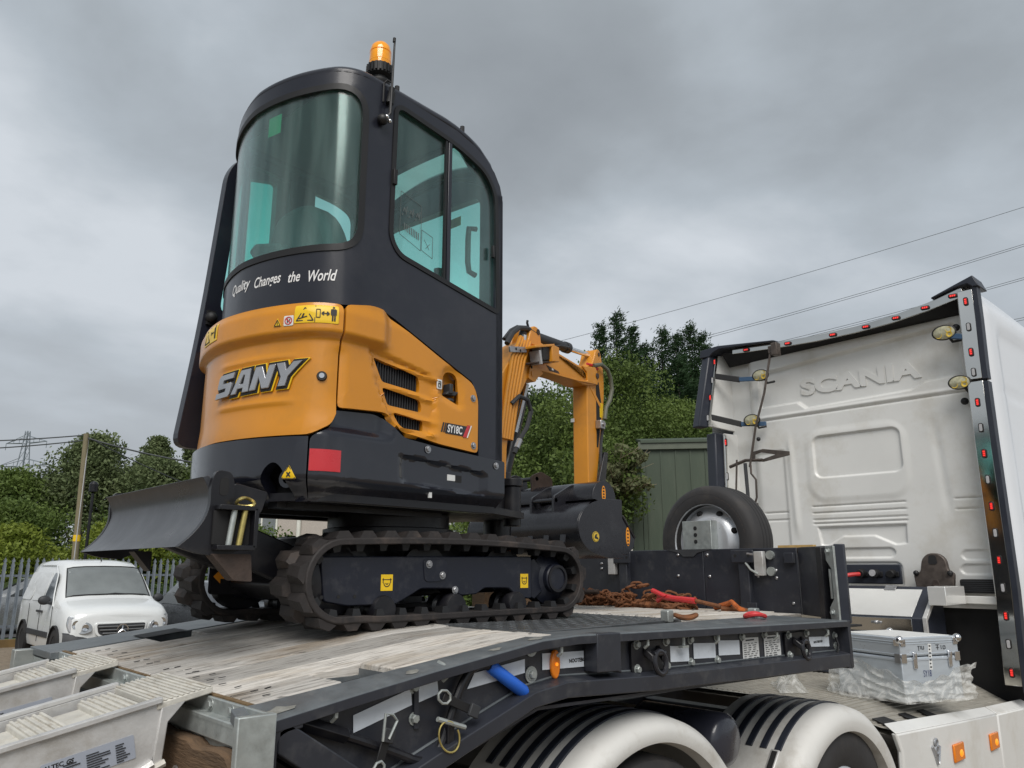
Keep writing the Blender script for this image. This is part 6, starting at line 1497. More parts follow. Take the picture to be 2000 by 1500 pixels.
# ---- spare wheel behind the headboard
SW = thing('spare_wheel', 'spare lorry wheel with silver rim standing behind the trailer headboard', 'spare wheel', (4.85, 3.12, 1.5))
wc = (4.70, 3.105, 1.845); wa = (-1, 0, 0)
ty = [(0.285, 0.02), (0.30, 0.045), (0.33, 0.05), (0.40, 0.045), (0.432, 0.025), (0.442, 0.0), (0.444, -0.035), (0.444, -0.14), (0.442, -0.18), (0.43, -0.205), (0.39, -0.225), (0.30, -0.225), (0.285, -0.19)]
k_ = 0.385/0.444
TY = MB().lathe([(r_*k_, h*0.95) for r_, h in ty], wc, wa, 64, closedprof=True).build('tyre', 'tyre', SW, smooth=40)
for h in (-0.05, -0.09, -0.13): MB().lathe([(0.3845, h-0.006), (0.3865, h-0.004), (0.3865, h+0.004), (0.3845, h+0.006)], wc, wa, 64, closedprof=True).build('tread_groove', 'dark', TY)
for r_ in (0.325, 0.345, 0.36): MB().lathe([(r_-0.003, 0.040-(r_-0.325)*0.35), (r_, 0.0455-(r_-0.325)*0.35), (r_+0.003, 0.040-(r_-0.325)*0.35)], wc, wa, 64).build('sidewall_ridge', 'tyre', TY)
RM = MB().lathe([(0.250, 0.030), (0.262, 0.042), (0.268, 0.038), (0.260, 0.020), (0.250, -0.015), (0.240, -0.032), (0.225, -0.030), (0.190, -0.004), (0.165, 0.016), (0.150, 0.020), (1e-4, 0.020)], wc, wa, 56).build('rim', 'rim', SW, smooth=45)
for a in np.linspace(0.35, 0.35+2*PI, 9)[:-1]:
    MB().ball(V(wc)+V((0.012, -0.205*math.cos(a), 0.205*math.sin(a))), 0.026, 6, (0.5, 1, 0.8)).build('hand_hole', 'dark', RM)
text_m = text_mesh('GOODYEAR', 0.045, bold=0.001); bo_ = base_of(SW)
ws_ = [v.co.x for v in text_m.vertices]; tw = max(ws_)-min(ws_)
for v in text_m.vertices:
    a = 1.28-(v.co.x-min(ws_))/tw*1.15; r_ = 0.285+v.co.y*0.9
    v.co = V(wc)+V((-0.046-0.0, -r_*math.cos(a), r_*math.sin(a)))-bo_
link('sidewall_lettering', text_m, pm('raised_rubber', (0.05, 0.04, 0.036), 0.6), TY)
bp_ = MB().box(4.60, 4.612, 3.02, 3.25, 1.50, 1.985); bp_.box(4.612, 4.68, 3.02, 3.03, 1.50, 1.985); bp_.box(4.612, 4.68, 3.24, 3.25, 1.50, 1.985)
BP_ = bp_.build('carrier_plate', 'galv', SW, 0.003)
for z in (1.935, 1.89, 1.845): MB().cyl((4.5995, 3.145, z), (4.598, 3.145, z), 0.014, n=12).build('plate_hole', 'dark', BP_)
MB().box(4.36, 4.75, 2.95, 3.30, 1.30, 1.40).build('wheel_carrier', 'trailer', SW)
# ============================================================ TRUCK TRACTOR UNIT
TK = thing('truck_tractor', 'white lorry tractor unit with tall sleeper cab, seen from behind under the trailer neck', 'truck', (5.5, 3.1, 0.0))
XB = 6.9
def bumpgrid(name, y0, y1, z0, z1, ny, nz, f, mat, parent, x=XB, mask=None):
    b = MB(); vs = []; fs = []
    for i in range(ny+1):
        for j in range(nz+1):
            y = y0+(y1-y0)*i/ny; z = z0+(z1-z0)*j/nz; vs.append((x-f(y, z), y, z))
    for i in range(ny):
        for j in range(nz):
            if mask and not mask(y0+(y1-y0)*(i+0.5)/ny, z0+(z1-z0)*(j+0.5)/nz): continue
            a = i*(nz+1)+j; fs.append((a, a+1, a+nz+2, a+nz+1))
    b.add(vs, fs); return b.build(name, mat, parent, smooth=70)
def rect_sd(y, z, a, c, d, e, r=0.05):
    cy, cz = (a+c)/2, (d+e)/2; hx, hz = (c-a)/2-r, (e-d)/2-r
    qx, qz = abs(y-cy)-hx, abs(z-cz)-hz
    return math.hypot(max(qx, 0), max(qz, 0))+min(max(qx, qz), 0)-r
def press(y, z):
    o = 0.0
    # upper press panel with stepped border
    d = sdist([(3.90, 3.20), (3.88, 3.53), (3.80, 3.56), (2.08, 3.66), (2.03, 3.60), (2.05, 3.22), (2.36, 3.20), (2.46, 3.15), (3.42, 3.13), (3.50, 3.20)], y, z)
    o -= 0.048*ss(0.006, -0.020, d)
    o += 0.010*gz(z-3.10-0.0*(y-3), 0.014)*ss(3.95, 3.85, y)-0.012*gz(z-3.07, 0.008)
    # blanked rear window
    d = rect_sd(y, z, 2.60, 3.38, 2.47, 2.855, 0.07); o -= 0.020*ss(0.004, -0.009, d)
    d = rect_sd(y, z, 2.56, 3.44, 2.27, 2.90, 0.16); o += 0.008*ss(0.04, -0.03, d)
    # ribs
    for zc, y0, y1 in ((2.215, 2.62, 3.43), (2.155, 2.62, 3.43), (2.095, 2.62, 3.43), (2.06, 2.62, 3.43), (2.18, 3.68, 3.92), (2.11, 3.68, 3.92), (2.215, 1.98, 2.23), (2.13, 1.98, 2.23)):
        if y0-0.03 < y < y1+0.03: o -= 0.012*gz(z-zc, 0.0065)*ss(y0-0.02, y0+0.01, y)*ss(y1+0.02, y1-0.01, y)
    d = sdist([(3.40, 2.03), (3.38, 1.87), (3.32, 1.86), (3.18, 1.94), (2.90, 1.94), (2.73, 1.86), (2.64, 1.87), (2.63, 2.03)], y, z); o -= 0.020*ss(0.004, -0.008, d)
    for (a, c, d_, e_) in ((2.74, 3.25, 1.755, 1.84), (2.70, 3.30, 1.50, 1.72), (1.97, 2.24, 1.73, 1.81), (1.97, 2.26, 1.62, 1.70)):
        d = rect_sd(y, z, a, c, d_, e_, 0.05); o -= 0.015*ss(0.004, -0.008, d)
    # tall flutes either side of the window
    o -= 0.010*gz(y-2.30-(z-2.4)*0.05, 0.035)*ss(2.0, 2.25, z)*ss(2.95, 2.7, z)
    o += 0.012*gz(y-3.60-(z-2.4)*0.02, 0.03)*ss(1.9, 2.1, z)*ss(2.95, 2.75, z)
    o -= 0.016*ss(3.66, 3.70, y)*ss(2.78, 2.74, z)*ss(1.7, 1.8, z)
    # corner roll to the sides
    o -= 0.12*ss(3.90, 4.08, y)**2+0.05*ss(2.04, 1.93, y)
    o -= 0.10*ss(3.66, 3.80, z)**2
    o -= 0.06*ss(1.48, 1.40, z)
    return o
CB = bumpgrid('cab_rear_wall', 1.93, 4.10, 1.39, 3.80, 260, 330, press, 'white', TK)
# pressed word
def press_text(body, size, y0, zf, y1, parent):
    me = text_mesh(body, size, bold=0.009, extrude=0.008); xs_ = [v.co.x for v in me.vertices]; a, c = min(xs_), max(xs_); bo = base_of(parent)
    for v in me.vertices:
        f = (v.co.x-a)/(c-a); y = y0+(y1-y0)*f
        v.co = V((XB+0.044-v.co.z, y, zf(f)+v.co.y))-bo
    o = link('pressed_lettering', me, 'white', parent, 0.005, 2); return o
press_text('SCANIA', 0.205, 3.47, lambda f: 3.275-0.01*f, 2.38, CB)
# cab sides, floor void
b = MB(); prof_ = [(6.80, 0.82), (6.80, 3.86), (7.2, 3.92), (8.4, 3.78), (9.2, 3.3), (9.3, 0.82)]
SIDE_N = bumpgrid('cab_side', 6.80, 9.2, 0.82, 3.90, 60, 80, lambda x, z: 0.0, 'whitegloss', TK) if False else None
def side_wall(yf, name, lab):
    b = MB(); vs = []; fs = []; nx, nz = 40, 60
    for i in range(nx+1):
        for j in range(nz+1):
            x = 6.80+2.4*i/nx; z = 0.82+(3.90-0.82)*j/nz
            zt_ = 3.90-0.10*max(0, x-7.3)**2; z = min(z, zt_)
            o = 0.0
            o -= 0.06*ss(3.70, 3.92, z)**2
            o -= 0.012*gz(z-3.10+0.03*(x-6.8), 0.012)+0.012*gz(z-1.40, 0.010)
            d = rect_sd(x, z, 7.18, 9.6, 1.2, 3.62, 0.12); o -= 0.022*ss(0.02, -0.05, d)
            o -= 0.02*ss(7.0, 6.82, x)
            vs.append((x, yf-o*(1 if yf < 3 else -1), z))
    for i in range(nx):
        for j in range(nz):
            a = i*(nz+1)+j; fs.append((a, a+1, a+nz+2, a+nz+1))
    b.add(vs, fs); return b.build(name, 'whitegloss', TK, smooth=60)
side_wall(1.835, 'cab_side', 0); side_wall(4.40, 'cab_side', 0)
MB().xz([(6.98, 1.42), (6.98, 3.84), (7.6, 3.88), (9.2, 3.2), (9.2, 1.42)], 1.95, 4.25).build('cab_core', 'white', TK)
MB().box(6.98, 9.2, 1.95, 4.25, 0.6, 1.41).build('cab_underside', 'dark', TK)
b = MB().box(6.95, 6.98, 1.98, 4.2, 1.36, 1.41); b.build('wall_lower_lip', 'white', TK, 0.004)
# chrome trim strip down the near side fairing, with marker lamps
tz = [3.90, 3.62, 3.12, 3.10, 2.60, 2.07, 1.6, 1.34, 1.1, 0.84]
def strip_x(z): return 6.74-0.02*ss(3.2, 2.4, z)+0.0
def strip_y(z): return 1.955+0.02*ss(1.6, 0.9, z)-0.015*ss(3.2, 3.8, z)
def vstrip(name, ya, yb, zs, mat, dxx, parent, th=0.012):
    b = MB(); vs = []; fs = []
    for z in zs:
        x = strip_x(z)+dxx; y = strip_y(z); vs += [(x, y+ya, z), (x, y+yb, z), (x+th, y+yb, z), (x+th, y+ya, z)]
    for i in range(len(zs)-1):
        for k in range(4): fs.append((i*4+k, i*4+(k+1) % 4, (i+1)*4+(k+1) % 4, (i+1)*4+k))
    fs += [(0, 1, 2, 3), tuple((len(zs)-1)*4+k for k in range(4))]
    b.add(vs, fs); return b.build(name, mat, parent, 0.003)
polish = pm('polished_steel_trim', (0.66, 0.65, 0.62), 0.10, 1.0, var=0.06, scale=2, rvar=0.05)
CS1 = vstrip('trim_strip', -0.085, 0.025, [3.86, 3.6, 3.3, 3.125], polish, 0.0, TK)
CS2 = vstrip('trim_strip', -0.085, 0.025, [3.105, 2.8, 2.4, 2.0, 1.6, 1.2, 0.84], polish, 0.0, TK)
vstrip('fairing_edge_rubber', -0.125, -0.085, [3.90, 3.6, 3.2, 3.115], 'navy', -0.004, TK, 0.08)
vstrip('fairing_edge_rubber', -0.125, -0.085, [3.095, 2.6, 2.0, 1.5, 1.1, 0.80], 'navy', -0.004, TK, 0.08)
vstrip('fairing_inner_wall', 0.02, 0.03, [3.86, 3.3, 2.6, 2.0, 1.4, 0.84], 'white', 0.01, TK, 0.20)
def marker(x, y, z, n, up, lit, parent, w_=0.026, h_=0.062):
    n = V(n).normalized(); up = V(up); r_ = n.cross(up).normalized(); up = r_.cross(n).normalized(); c = V((x, y, z))
    P = rpoly([(-w_/2, -h_/2), (w_/2, -h_/2), (w_/2, h_/2), (-w_/2, h_/2)], w_*0.48, 5)
    ML = MB().prism([c+r_*p[0]*1.35+up*p[1]*1.15 for p in P], n*0.008).build('marker_lamp', 'seal', parent, 0.002)
    MB().prism([c+r_*p[0]*0.85+up*p[1]*0.92+n*0.008 for p in P], n*0.004).build('lamp_lens', 'redlit_soft' if lit else 'lens', ML, 0.002)
    if lit:
        for k in (-1, 0, 1): MB().prism([c+r_*a*w_*0.28+up*(k*h_*0.24+d*h_*0.07)+n*0.012 for a, d in ((-1, -1), (1, -1), (1, 1), (-1, 1))], n*0.001).build('led', 'redlit', ML, smooth=0)
    return ML
M['redlit_soft'] = pm('red_lens', (0.35, 0.02, 0.02), 0.2, emit=(1.0, 0.06, 0.05), estr=0.0, var=0.0)
for k in range(15):
    f = k/14.0; z = 3.765-(3.765-0.93)*f**0.98
    if abs(z-3.115) < 0.05: z += 0.04
    marker(strip_x(z)-0.001, strip_y(z)-0.030, z, (-1, 0, 0), (0, 0, 1), k % 2 == 0, CS1 if z > 3.11 else CS2)
# roof trim, dipped in the middle, with lamps facing back and down
ry = [4.06, 3.80, 3.56, 3.175, 2.817, 2.502, 2.205, 1.93]
rzt = [3.815, 3.80, 3.784, 3.768, 3.768, 3.79, 3.832, 3.90]
rzb = [3.765, 3.745, 3.727, 3.709, 3.709, 3.725, 3.762, 3.815]
b = MB(); vs = []; fs = []
yy_ = np.linspace(4.06, 1.93, 40)
def rzt_(y): return np.interp(-y, [-q for q in ry], rzt)
def rzb_(y): return np.interp(-y, [-q for q in ry], rzb)
for y in yy_: vs += [(6.745, y, rzb_(y)), (6.75, y, rzt_(y)), (6.765, y, rzt_(y)), (6.765, y, rzb_(y))]
for i in range(len(yy_)-1):
    for k in range(4): fs.append((i*4+k, i*4+(k+1) % 4, (i+1)*4+(k+1) % 4, (i+1)*4+k))
fs += [(0, 1, 2, 3), tuple((len(yy_)-1)*4+k for k in range(4))]
b.add(vs, fs); RTM = b.build('roof_trim', polish, TK, 0.003)
for y in (3.90, 3.46, 3.02, 2.72, 2.46, 2.22, 2.0): marker(6.744, y, (rzb_(y)+rzt_(y))/2-0.004, (-1, 0, 0), (0, 1, 0.05), True, RTM, 0.024, 0.062)
b = MB(); b.prism([(6.77, 4.2, 3.80), (6.77, 3.6, 3.75), (6.77, 2.8, 3.735), (6.77, 2.2, 3.80), (6.77, 1.95, 3.86), (6.90, 1.95, 3.72), (6.90, 4.2, 3.68)], (0.02, 0, 0)); b.build('roof_gap', 'dark', TK)
b = MB(); b.prism([(6.76, y, rzt_(y)-0.01) for y in np.linspace(4.1, 1.93, 20)]+[(6.76, 1.93, 3.86), (6.76, 4.1, 3.79)], (1.6, 0, 0.06)); b.build('roof_panel', 'white', TK) if False else None
b = MB(); vs = []; fs = []
for y in yy_: vs += [(6.76, y, rzt_(y)-0.006), (7.2, y, max(3.86, rzt_(y))+0.0), (8.6, y, 3.62)]
for i in range(len(yy_)-1):
    for k in range(2): fs.append((i*3+k, i*3+k+1, i*3+k+4, i*3+k+3))
b.add(vs, fs); b.build('roof_panel', 'white', TK)
# dark end caps of the roof deflector
b = MB(); b.prism([(6.72, 1.80, 3.87), (6.72, 1.835, 3.968), (6.72, 2.0, 3.915), (6.72, 2.16, 3.862), (6.72, 2.16, 3.848), (6.72, 1.97, 3.897), (6.72, 1.88, 3.905), (6.72, 1.845, 3.87)], (0.22, 0, 0.0)); b.build('roof_cap', 'navy', TK, 0.008)
b = MB(); b.prism([(6.70, 4.42, 3.78), (6.70, 4.40, 3.86), (6.70, 4.20, 3.872), (6.70, 3.58, 3.80), (6.70, 3.58, 3.785), (6.70, 4.18, 3.835), (6.70, 4.26, 3.81), (6.70, 4.30, 3.775)], (0.35, 0, 0.02)); b.build('roof_cap', 'navy', TK, 0.008)
# far side fairings: upper and lower flaps with straps
b = MB(); b.prism([(7.05, 4.22, 3.02), (7.05, 4.22, 3.83), (6.80, 4.27, 3.80), (6.60, 4.31, 3.05)], (0, 0.03, 0)); UF = b.build('side_deflector', 'white', TK, 0.006)
b = MB(); b.prism([(6.80, 4.27, 3.83), (6.70, 4.31, 3.78), (6.50, 4.34, 3.03), (6.62, 4.30, 3.03)], (0.03, 0.10, 0)); b.build('deflector_edge_rubber', 'navy', UF, 0.015)
b = MB(); b.prism([(6.79, 4.262, 3.79), (6.765, 4.265, 3.79), (6.595, 4.296, 3.06), (6.62, 4.293, 3.06)], (0, -0.01, 0)); DS_ = b.build('trim_strip', polish, UF)
for f, lit in ((0.08, True), (0.36, False), (0.62, True), (0.92, False)):
    z = 3.78-0.71*f; marker(6.765-0.165*f, 4.268+0.035*f, z, (-1, -0.25, 0), (0.2, 0, 1), lit, DS_, 0.022, 0.06)
b = MB(); b.prism([(7.05, 4.20, 1.90), (7.05, 4.20, 2.985), (6.80, 4.24, 2.985), (6.76, 4.24, 1.90)], (0, 0.03, 0)); LF = b.build('side_deflector', 'white', TK, 0.006)
b = MB(); b.prism([(6.80, 4.25, 2.99), (6.70, 4.29, 2.99), (6.66, 4.29, 1.90), (6.76, 4.25, 1.90)], (0.03, 0.12, 0)); b.build('deflector_edge_rubber', 'navy', LF, 0.015)
b = MB(); b.prism([(6.80, 4.232, 2.97), (6.775, 4.234, 2.97), (6.735, 4.234, 1.92), (6.76, 4.232, 1.92)], (0, -0.01, 0)); DS_ = b.build('trim_strip', polish, LF)
for z, lit in ((2.89, True), (2.55, False), (2.20, True)): marker(6.745+0.04*(z-1.9), 4.222, z, (-1, -0.25, 0), (0, 0, 1), lit, DS_, 0.024, 0.07)
for (p, q, r_) in (((6.70, 4.24, 3.56), (6.78, 4.02, 3.50), (6.82, 3.76, 3.475)), ((6.62, 4.26, 3.13), (6.76, 4.02, 3.045), (6.84, 3.80, 3.03))):
    ST_ = MB().obox((V(p)+V(q))/2, (V(q)-V(p))/2, V((0.012, 0, 0)), V((0, 0, 0.030))).build('deflector_stay', 'seal', UF, 0.006)
    MB().obox((V(q)+V(r_))/2, (V(r_)-V(q))/2, V((0.010, 0, 0)), V((0, 0, 0.022))).build('stay_bracket', 'bluesteel', ST_, 0.004)
# work lamps
def worklamp(y, z, s=1.0):
    c = V((6.74, y, z))
    LP_ = MB().lathe([(1e-4, 0.05), (0.05, 0.045), (0.066, 0.01), (0.068, -0.008), (0.060, -0.012)], c, (1, 0.12, 0.10), 28)
    for i, p in enumerate(LP_.v): d = p-c; LP_.v[i] = c+V((d.x, d.y*1.25*s, d.z*0.85*s))
    o = LP_.build('work_lamp', 'seal', TK, smooth=40)
    q = MB().lathe([(1e-4, -0.014), (0.055, -0.012), (0.062, -0.006)], c, (1, 0.12, 0.10), 28)
    for i, p in enumerate(q.v): d = p-c; q.v[i] = c+V((d.x, d.y*1.25*s, d.z*0.85*s))
    q.build('lamp_lens', 'worklens', o, smooth=60)
    q = MB()
    for (a, e_) in ((-0.03, 0.015), (0.03, 0.015), (-0.03, -0.02), (0.03, -0.02)): q.lathe([(0.010, 0), (0.022, 0.006), (0.024, 0.006)], c+V((-0.008, a*1.2*s, e_*s)), (-1, 0, 0), 12)
    q.build('lamp_reflector', 'gold', o)
    MB().tube([c+V((0.03, -0.02, -0.03)), c+V((0.05, -0.04, -0.075)), c+V((0.10, -0.09, -0.06))], 0.012, 6).build('lamp_bracket', 'seal', o)
    return o
worklamp(2.10, 3.545, 1.1); worklamp(2.035, 3.115); worklamp(3.765, 3.49); worklamp(3.89, 3.065)
MB().obox((6.76, 2.02, 3.50), V((0.02, 0, 0)), V((0, 0.045, 0.012)), V((0, 0, 0.022))).build('lamp_strap', 'bluesteel', TK, 0.003)
for y, z in ((2.05, 2.98), (2.04, 3.60)): MB().ball((6.85, y, z), 0.03, 6).build('cable_grommet', 'seal', TK)
# suzi pole and brackets
b = MB().tube([(6.55, 3.545, 3.62), (6.52, 3.62, 3.25), (6.50, 3.72, 2.95), (6.50, 3.80, 2.62), (6.50, 3.81, 2.58)], 0.011, 8); PL = b.build('suzi_pole', 'exh', TK)
MB().box(6.52, 6.60, 3.46, 3.52, 3.60, 3.72).build('pole_spring_box', 'exh', PL, 0.006); MB().box(6.54, 6.60, 3.52, 3.56, 3.63, 3.70).build('pole_clamp', 'exh', PL, 0.004)
MB().ball((6.5, 3.70, 2.83), 0.02, 6).build('pole_knob', 'seal', PL)
b = MB().tube([(6.5, 3.80, 2.60), (6.5, 3.80, 2.52), (6.5, 3.755, 2.46), (6.5, 3.76, 2.30), (6.5, 3.79, 2.22)], 0.010, 8); b.build('pole_lower_rod', 'exh', PL)
bk_ = MB(); bp2 = [(3.44, 2.66), (3.44, 2.695), (3.70, 2.745), (3.80, 2.73), (3.83, 2.64), (3.70, 2.625)]; bi = [(3.58, 2.68), (3.72, 2.715), (3.78, 2.70), (3.79, 2.665), (3.70, 2.652)]
BRK = flat_panel('pole_bracket', bp2, [bi], lambda y, z: V((6.56, y, z)), (-1, 0, 0), 0.012, 'exh', TK, 0.003)
MB().tube([(6.50, 4.02, 2.60), (6.52, 3.86, 2.65), (6.54, 3.70, 2.64)], 0.016, 6).build('bracket_arm', 'exh', BRK)
MB().tube([(6.50, 3.94, 2.66), (6.46, 3.96, 2.20), (6.46, 3.97, 1.5)], 0.010, 6).build('air_pipe', 'exh', BRK)
MB().tube([(6.50, 3.855, 2.62), (6.48, 3.835, 2.25), (6.47, 3.79, 1.9), (6.47, 3.78, 1.4)], 0.017, 8).build('air_pipe', 'plastic', BRK)
MB().box(6.46, 6.49, 3.74, 3.85, 2.215, 2.245).build('pipe_clip', 'exh', BRK, 0.003)
b = MB(); b.prism([(XB-0.013, 3.475, 2.65), (XB-0.013, 3.455, 2.65), (XB-0.013, 3.463, 1.95), (XB-0.013, 3.475, 1.95)], (-0.0015, 0, 0)); b.build('rust_stain', pm('yellow_stain', (0.52, 0.44, 0.22), 0.5, var=0.2, scale=20), CB) if False else None
# electrical connection board
EB = MB().box(6.79, 6.81, 2.67, 3.22, 1.54, 1.70).build('connector_board', 'navy', TK, 0.008)
for y, r_, mt in ((2.99, 0.040, 'seal'), (2.87, 0.036, 'seal'), (2.74, 0.036, 'seal')):
    b = MB().cyl((6.79, y, 1.625), (6.73, y, 1.62), r_, r_*0.85, 16); b.box(6.775, 6.79, y-0.052, y+0.052, 1.60, 1.64); CN = b.build('socket', 'seal', EB, 0.003)
    if abs(y-2.87) < 0.01: MB().cyl((6.735, y+0.01, 1.63), (6.72, y+0.01, 1.63), 0.027, n=16).build('socket_cap', 'lens', CN)
MB().tube([(6.73, 2.99, 1.62), (6.66, 3.03, 1.615), (6.60, 3.10, 1.60)], 0.017, 8).build('red_plug', 'redbox', EB)
for k in range(3):
    MB().tube([(6.58, 3.12, 1.60), (6.55, 3.16, 1.56-0.02*k), (6.52, 3.13+0.02*k, 1.50), (6.5, 3.18, 1.46), (6.5, 3.24, 1.52), (6.5, 3.3, 1.50-0.02*k)], 0.008, 6).build('coiled_cable', 'plastic', EB)
# cab mount bracket
cm_ = rpoly([(2.30, 1.40), (2.55, 1.40), (2.575, 1.62), (2.52, 1.64), (2.50, 1.74), (2.45, 1.785), (2.37, 1.785), (2.32, 1.74), (2.31, 1.65), (2.27, 1.63)], [0, 0, 0.02, 0.02, 0.05, 0.05, 0.05, 0.05, 0.02, 0.02], 4)
CMB = MB().yz(cm_, 6.78, 6.83).build('cab_lock_bracket', 'exh', TK, 0.008)
MB().yz(rpoly([(2.36, 1.42), (2.46, 1.42), (2.43, 1.58), (2.39, 1.58)], 0.02), 6.772, 6.78).build('bracket_rib', 'rustdark', CMB, 0.003)
for y in (2.295, 2.55): MB().ball((6.775, y, 1.63), 0.022, 6).build('bracket_bolt', 'seal', CMB)
MB().yz(rpoly([(2.38, 1.70), (2.45, 1.70), (2.44, 1.77), (2.39, 1.77)], 0.02), 6.774, 6.779).build('bracket_hole', 'dark', CMB)
# vent
VT = MB().yz(rpoly([(2.0, 1.48), (2.255, 1.48), (2.255, 1.585), (2.0, 1.585)], 0.02), 6.835, 6.90).build('vent', 'dark', TK, 0.004)
for k in range(6): MB().box(6.828, 6.838, 2.012, 2.245, 1.494+k*0.0145, 1.500+k*0.0145).build('vent_slat', 'plastic', VT)
MB().yz(rpoly([(1.99, 1.40), (2.30, 1.40), (2.30, 1.46), (1.99, 1.46)], 0.0), 6.80, 6.84).build('lower_sill', 'white', TK, 0.006)
# locker with a polished sloping lid
LK_ = thing_part = None
b = MB().xz([(6.30, 1.18), (6.30, 1.305), (6.60, 1.525), (6.74, 1.525), (6.74, 0.86), (6.30, 0.86)], 2.36, 3.6); LCK = b.build('locker', 'navy', TK, 0.006)
ex = V((0.30, 0, 0.22)).normalized(); n_ = V((-0.22, 0, 0.30)).normalized()
b = MB(); 
for (d0, d1) in ((0.012, 0.335),):
    o = V((6.30, 0, 1.305)); P = [o+ex*d0+V((0, 2.44, 0)), o+ex*d0+V((0, 3.55, 0)), o+ex*d1+V((0, 3.55, 0)), o+ex*d1+V((0, 2.44, 0))]
    b.prism(P, n_*0.006)
b.build('polished_lid', 'mirror', LCK, 0.002)
MB().box(6.293, 6.30, 2.44, 3.55, 1.20, 1.300).build('locker_front', polish, LCK, 0.002)
MB().box(6.280, 6.293, 2.66, 2.74, 1.255, 1.275).build('lid_latch', 'steel', LCK, 0.004); MB().ball((6.285, 2.70, 1.265), 0.016, 6).build('latch_knob', 'steel', LCK)
MB().obox(V((6.30, 2.68, 1.305))+ex*0.345+n_*0.010, ex*0.028, V((0, 0.045, 0)), n_*0.006).build('lid_hinge', 'steel', LCK, 0.004)
b = MB(); b.prism([(6.285, 2.33, 1.18), (6.285, 2.33, 1.312), (6.59, 2.33, 1.535), (6.62, 2.33, 1.535), (6.62, 2.33, 1.515), (6.31, 2.33, 1.29), (6.31, 2.33, 1.18)], (0, 0.03, 0)); b.build('locker_edge_trim', 'alu', LCK, 0.003)
MB().box(6.35, 6.75, 2.20, 2.325, 1.40, 1.535).build('locker_end_box', 'mirror', LCK, 0.004)
# chassis, catwalk
b = MB().box(1.2, 6.9, 2.62, 2.72, 0.62, 0.84); b.box(1.2, 6.9, 3.48, 3.58, 0.62, 0.84); b.box(1.3, 1.4, 2.7, 3.5, 0.65, 0.83); b.box(4.4, 4.5, 2.7, 3.5, 0.65, 0.83); b.build('chassis_rails', 'black', TK, 0.006)
b = MB().box(2.3, 3.4, 2.6, 3.6, 0.84, 0.98); b.cyl((2.75, 3.1, 0.98), (2.75, 3.1, 1.05), 0.46, n=32); b.build('fifth_wheel', 'black', TK, 0.01)
def zs_(x): return 0.80-0.055*(x-4.6)
def zc(x, y=3.0): return (zs_(x)+0.008)+(0.865-0.010*(x-4.6)-zs_(x)-0.008)*ss(1.95, 2.42, y)
b = MB(); vs = []; fs = []; gy = [1.955, 2.03, 2.10, 2.17, 2.24, 2.31, 2.38, 2.45, 2.8, 3.4, 4.2]; gx = [0, 0.15, 0.3, 0.5, 0.75, 1.0]
for y in gy:
    xa = 4.62+max(0, min(1, (y-1.97)/0.75))*0.22
    for f in gx: x = xa+(6.9-xa)*f; vs += [(x, y, zc(x, y)), (x, y, zc(x, y)-0.03)]
ng = len(gx)
for i in range(len(gy)-1):
    for j in range(ng-1):
        a = (i*ng+j)*2; c = ((i+1)*ng+j)*2; fs += [(a, a+2, c+2, c), (a+1, c+1, c+3, a+3)]
b.add(vs, fs); CW_ = b.build('catwalk', 'catwalk', TK, 0, 40)
for k in range(52):
    y = 2.0+k*0.042; x0_ = 4.66+max(0, min(1, (y-2.0)/0.75))*0.22
    if y > 4.18: break
    o = MB()
    for q in range(6): o.box(x0_+(6.88-x0_)*q/6, x0_+(6.88-x0_)*(q+1)/6, y, y+0.017, 0, 0.006)
    for i, p in enumerate(o.v): o.v[i] = V((p.x, p.y, zc(p.x, p.y)+p.z-0.0005))
    o.build('catwalk_rib', 'catwalk', CW_, 0)
# side skirt panel, lamps, emblem
SK1 = MB().xz([(4.60, 0.30), (4.64, 0.70), (4.58, 0.80), (6.20, 0.712), (6.20, 0.28)], 1.92, 1.955).build('side_skirt', 'white', TK, 0.012)
b = MB(); b.prism([(4.58, 1.925, 0.797), (6.20, 1.925, 0.709), (6.20, 1.99, 0.745), (4.60, 1.99, 0.835)], (0, 0, 0.006)); b.build('skirt_top', 'white', SK1, 0.004)
SK2 = MB().xz([(6.215, 0.28), (6.215, 0.712), (7.4, 0.66), (7.4, 0.28)], 1.92, 1.955).build('side_skirt', 'white', TK, 0.012)
b = MB(); b.prism([(6.215, 1.925, 0.708), (7.3, 1.925, 0.66), (7.3, 1.99, 0.70), (6.215, 1.99, 0.745)], (0, 0, 0.006)); b.build('skirt_top', 'white', SK2, 0.004)
for x, z, w_ in ((5.42, 0.592, 0.085), (6.06, 0.566, 0.080)):
    BX_ = MB().box(x-w_, x+w_*0.95, 1.905, 1.92, z-0.052, z+0.050).build('side_indicator', 'amber', TK, 0.008)
    MB().ball((x+0.02, 1.906, z-0.01), 0.022, 6, (1.3, 0.35, 1)).build('lit_bulb', 'amberlit', BX_)
EM = MB().tube([(5.03, 1.915, 0.675), (5.055, 1.915, 0.640), (5.085, 1.915, 0.575), (5.10, 1.915, 0.59), (5.135, 1.915, 0.665)], 0.010, 6)
EM.tube([V((5.085+0.020*math.cos(t), 1.912, 0.690+0.018*math.sin(t))) for t in np.linspace(0, 2*PI, 14)[:-1]], 0.007, 6, closed=True); EM.tube([V((5.083+0.024*math.cos(t), 1.912, 0.650+0.020*math.sin(t))) for t in np.linspace(0, 2*PI, 14)[:-1]], 0.007, 6, closed=True)
EM.build('engine_emblem', 'badge', SK1)
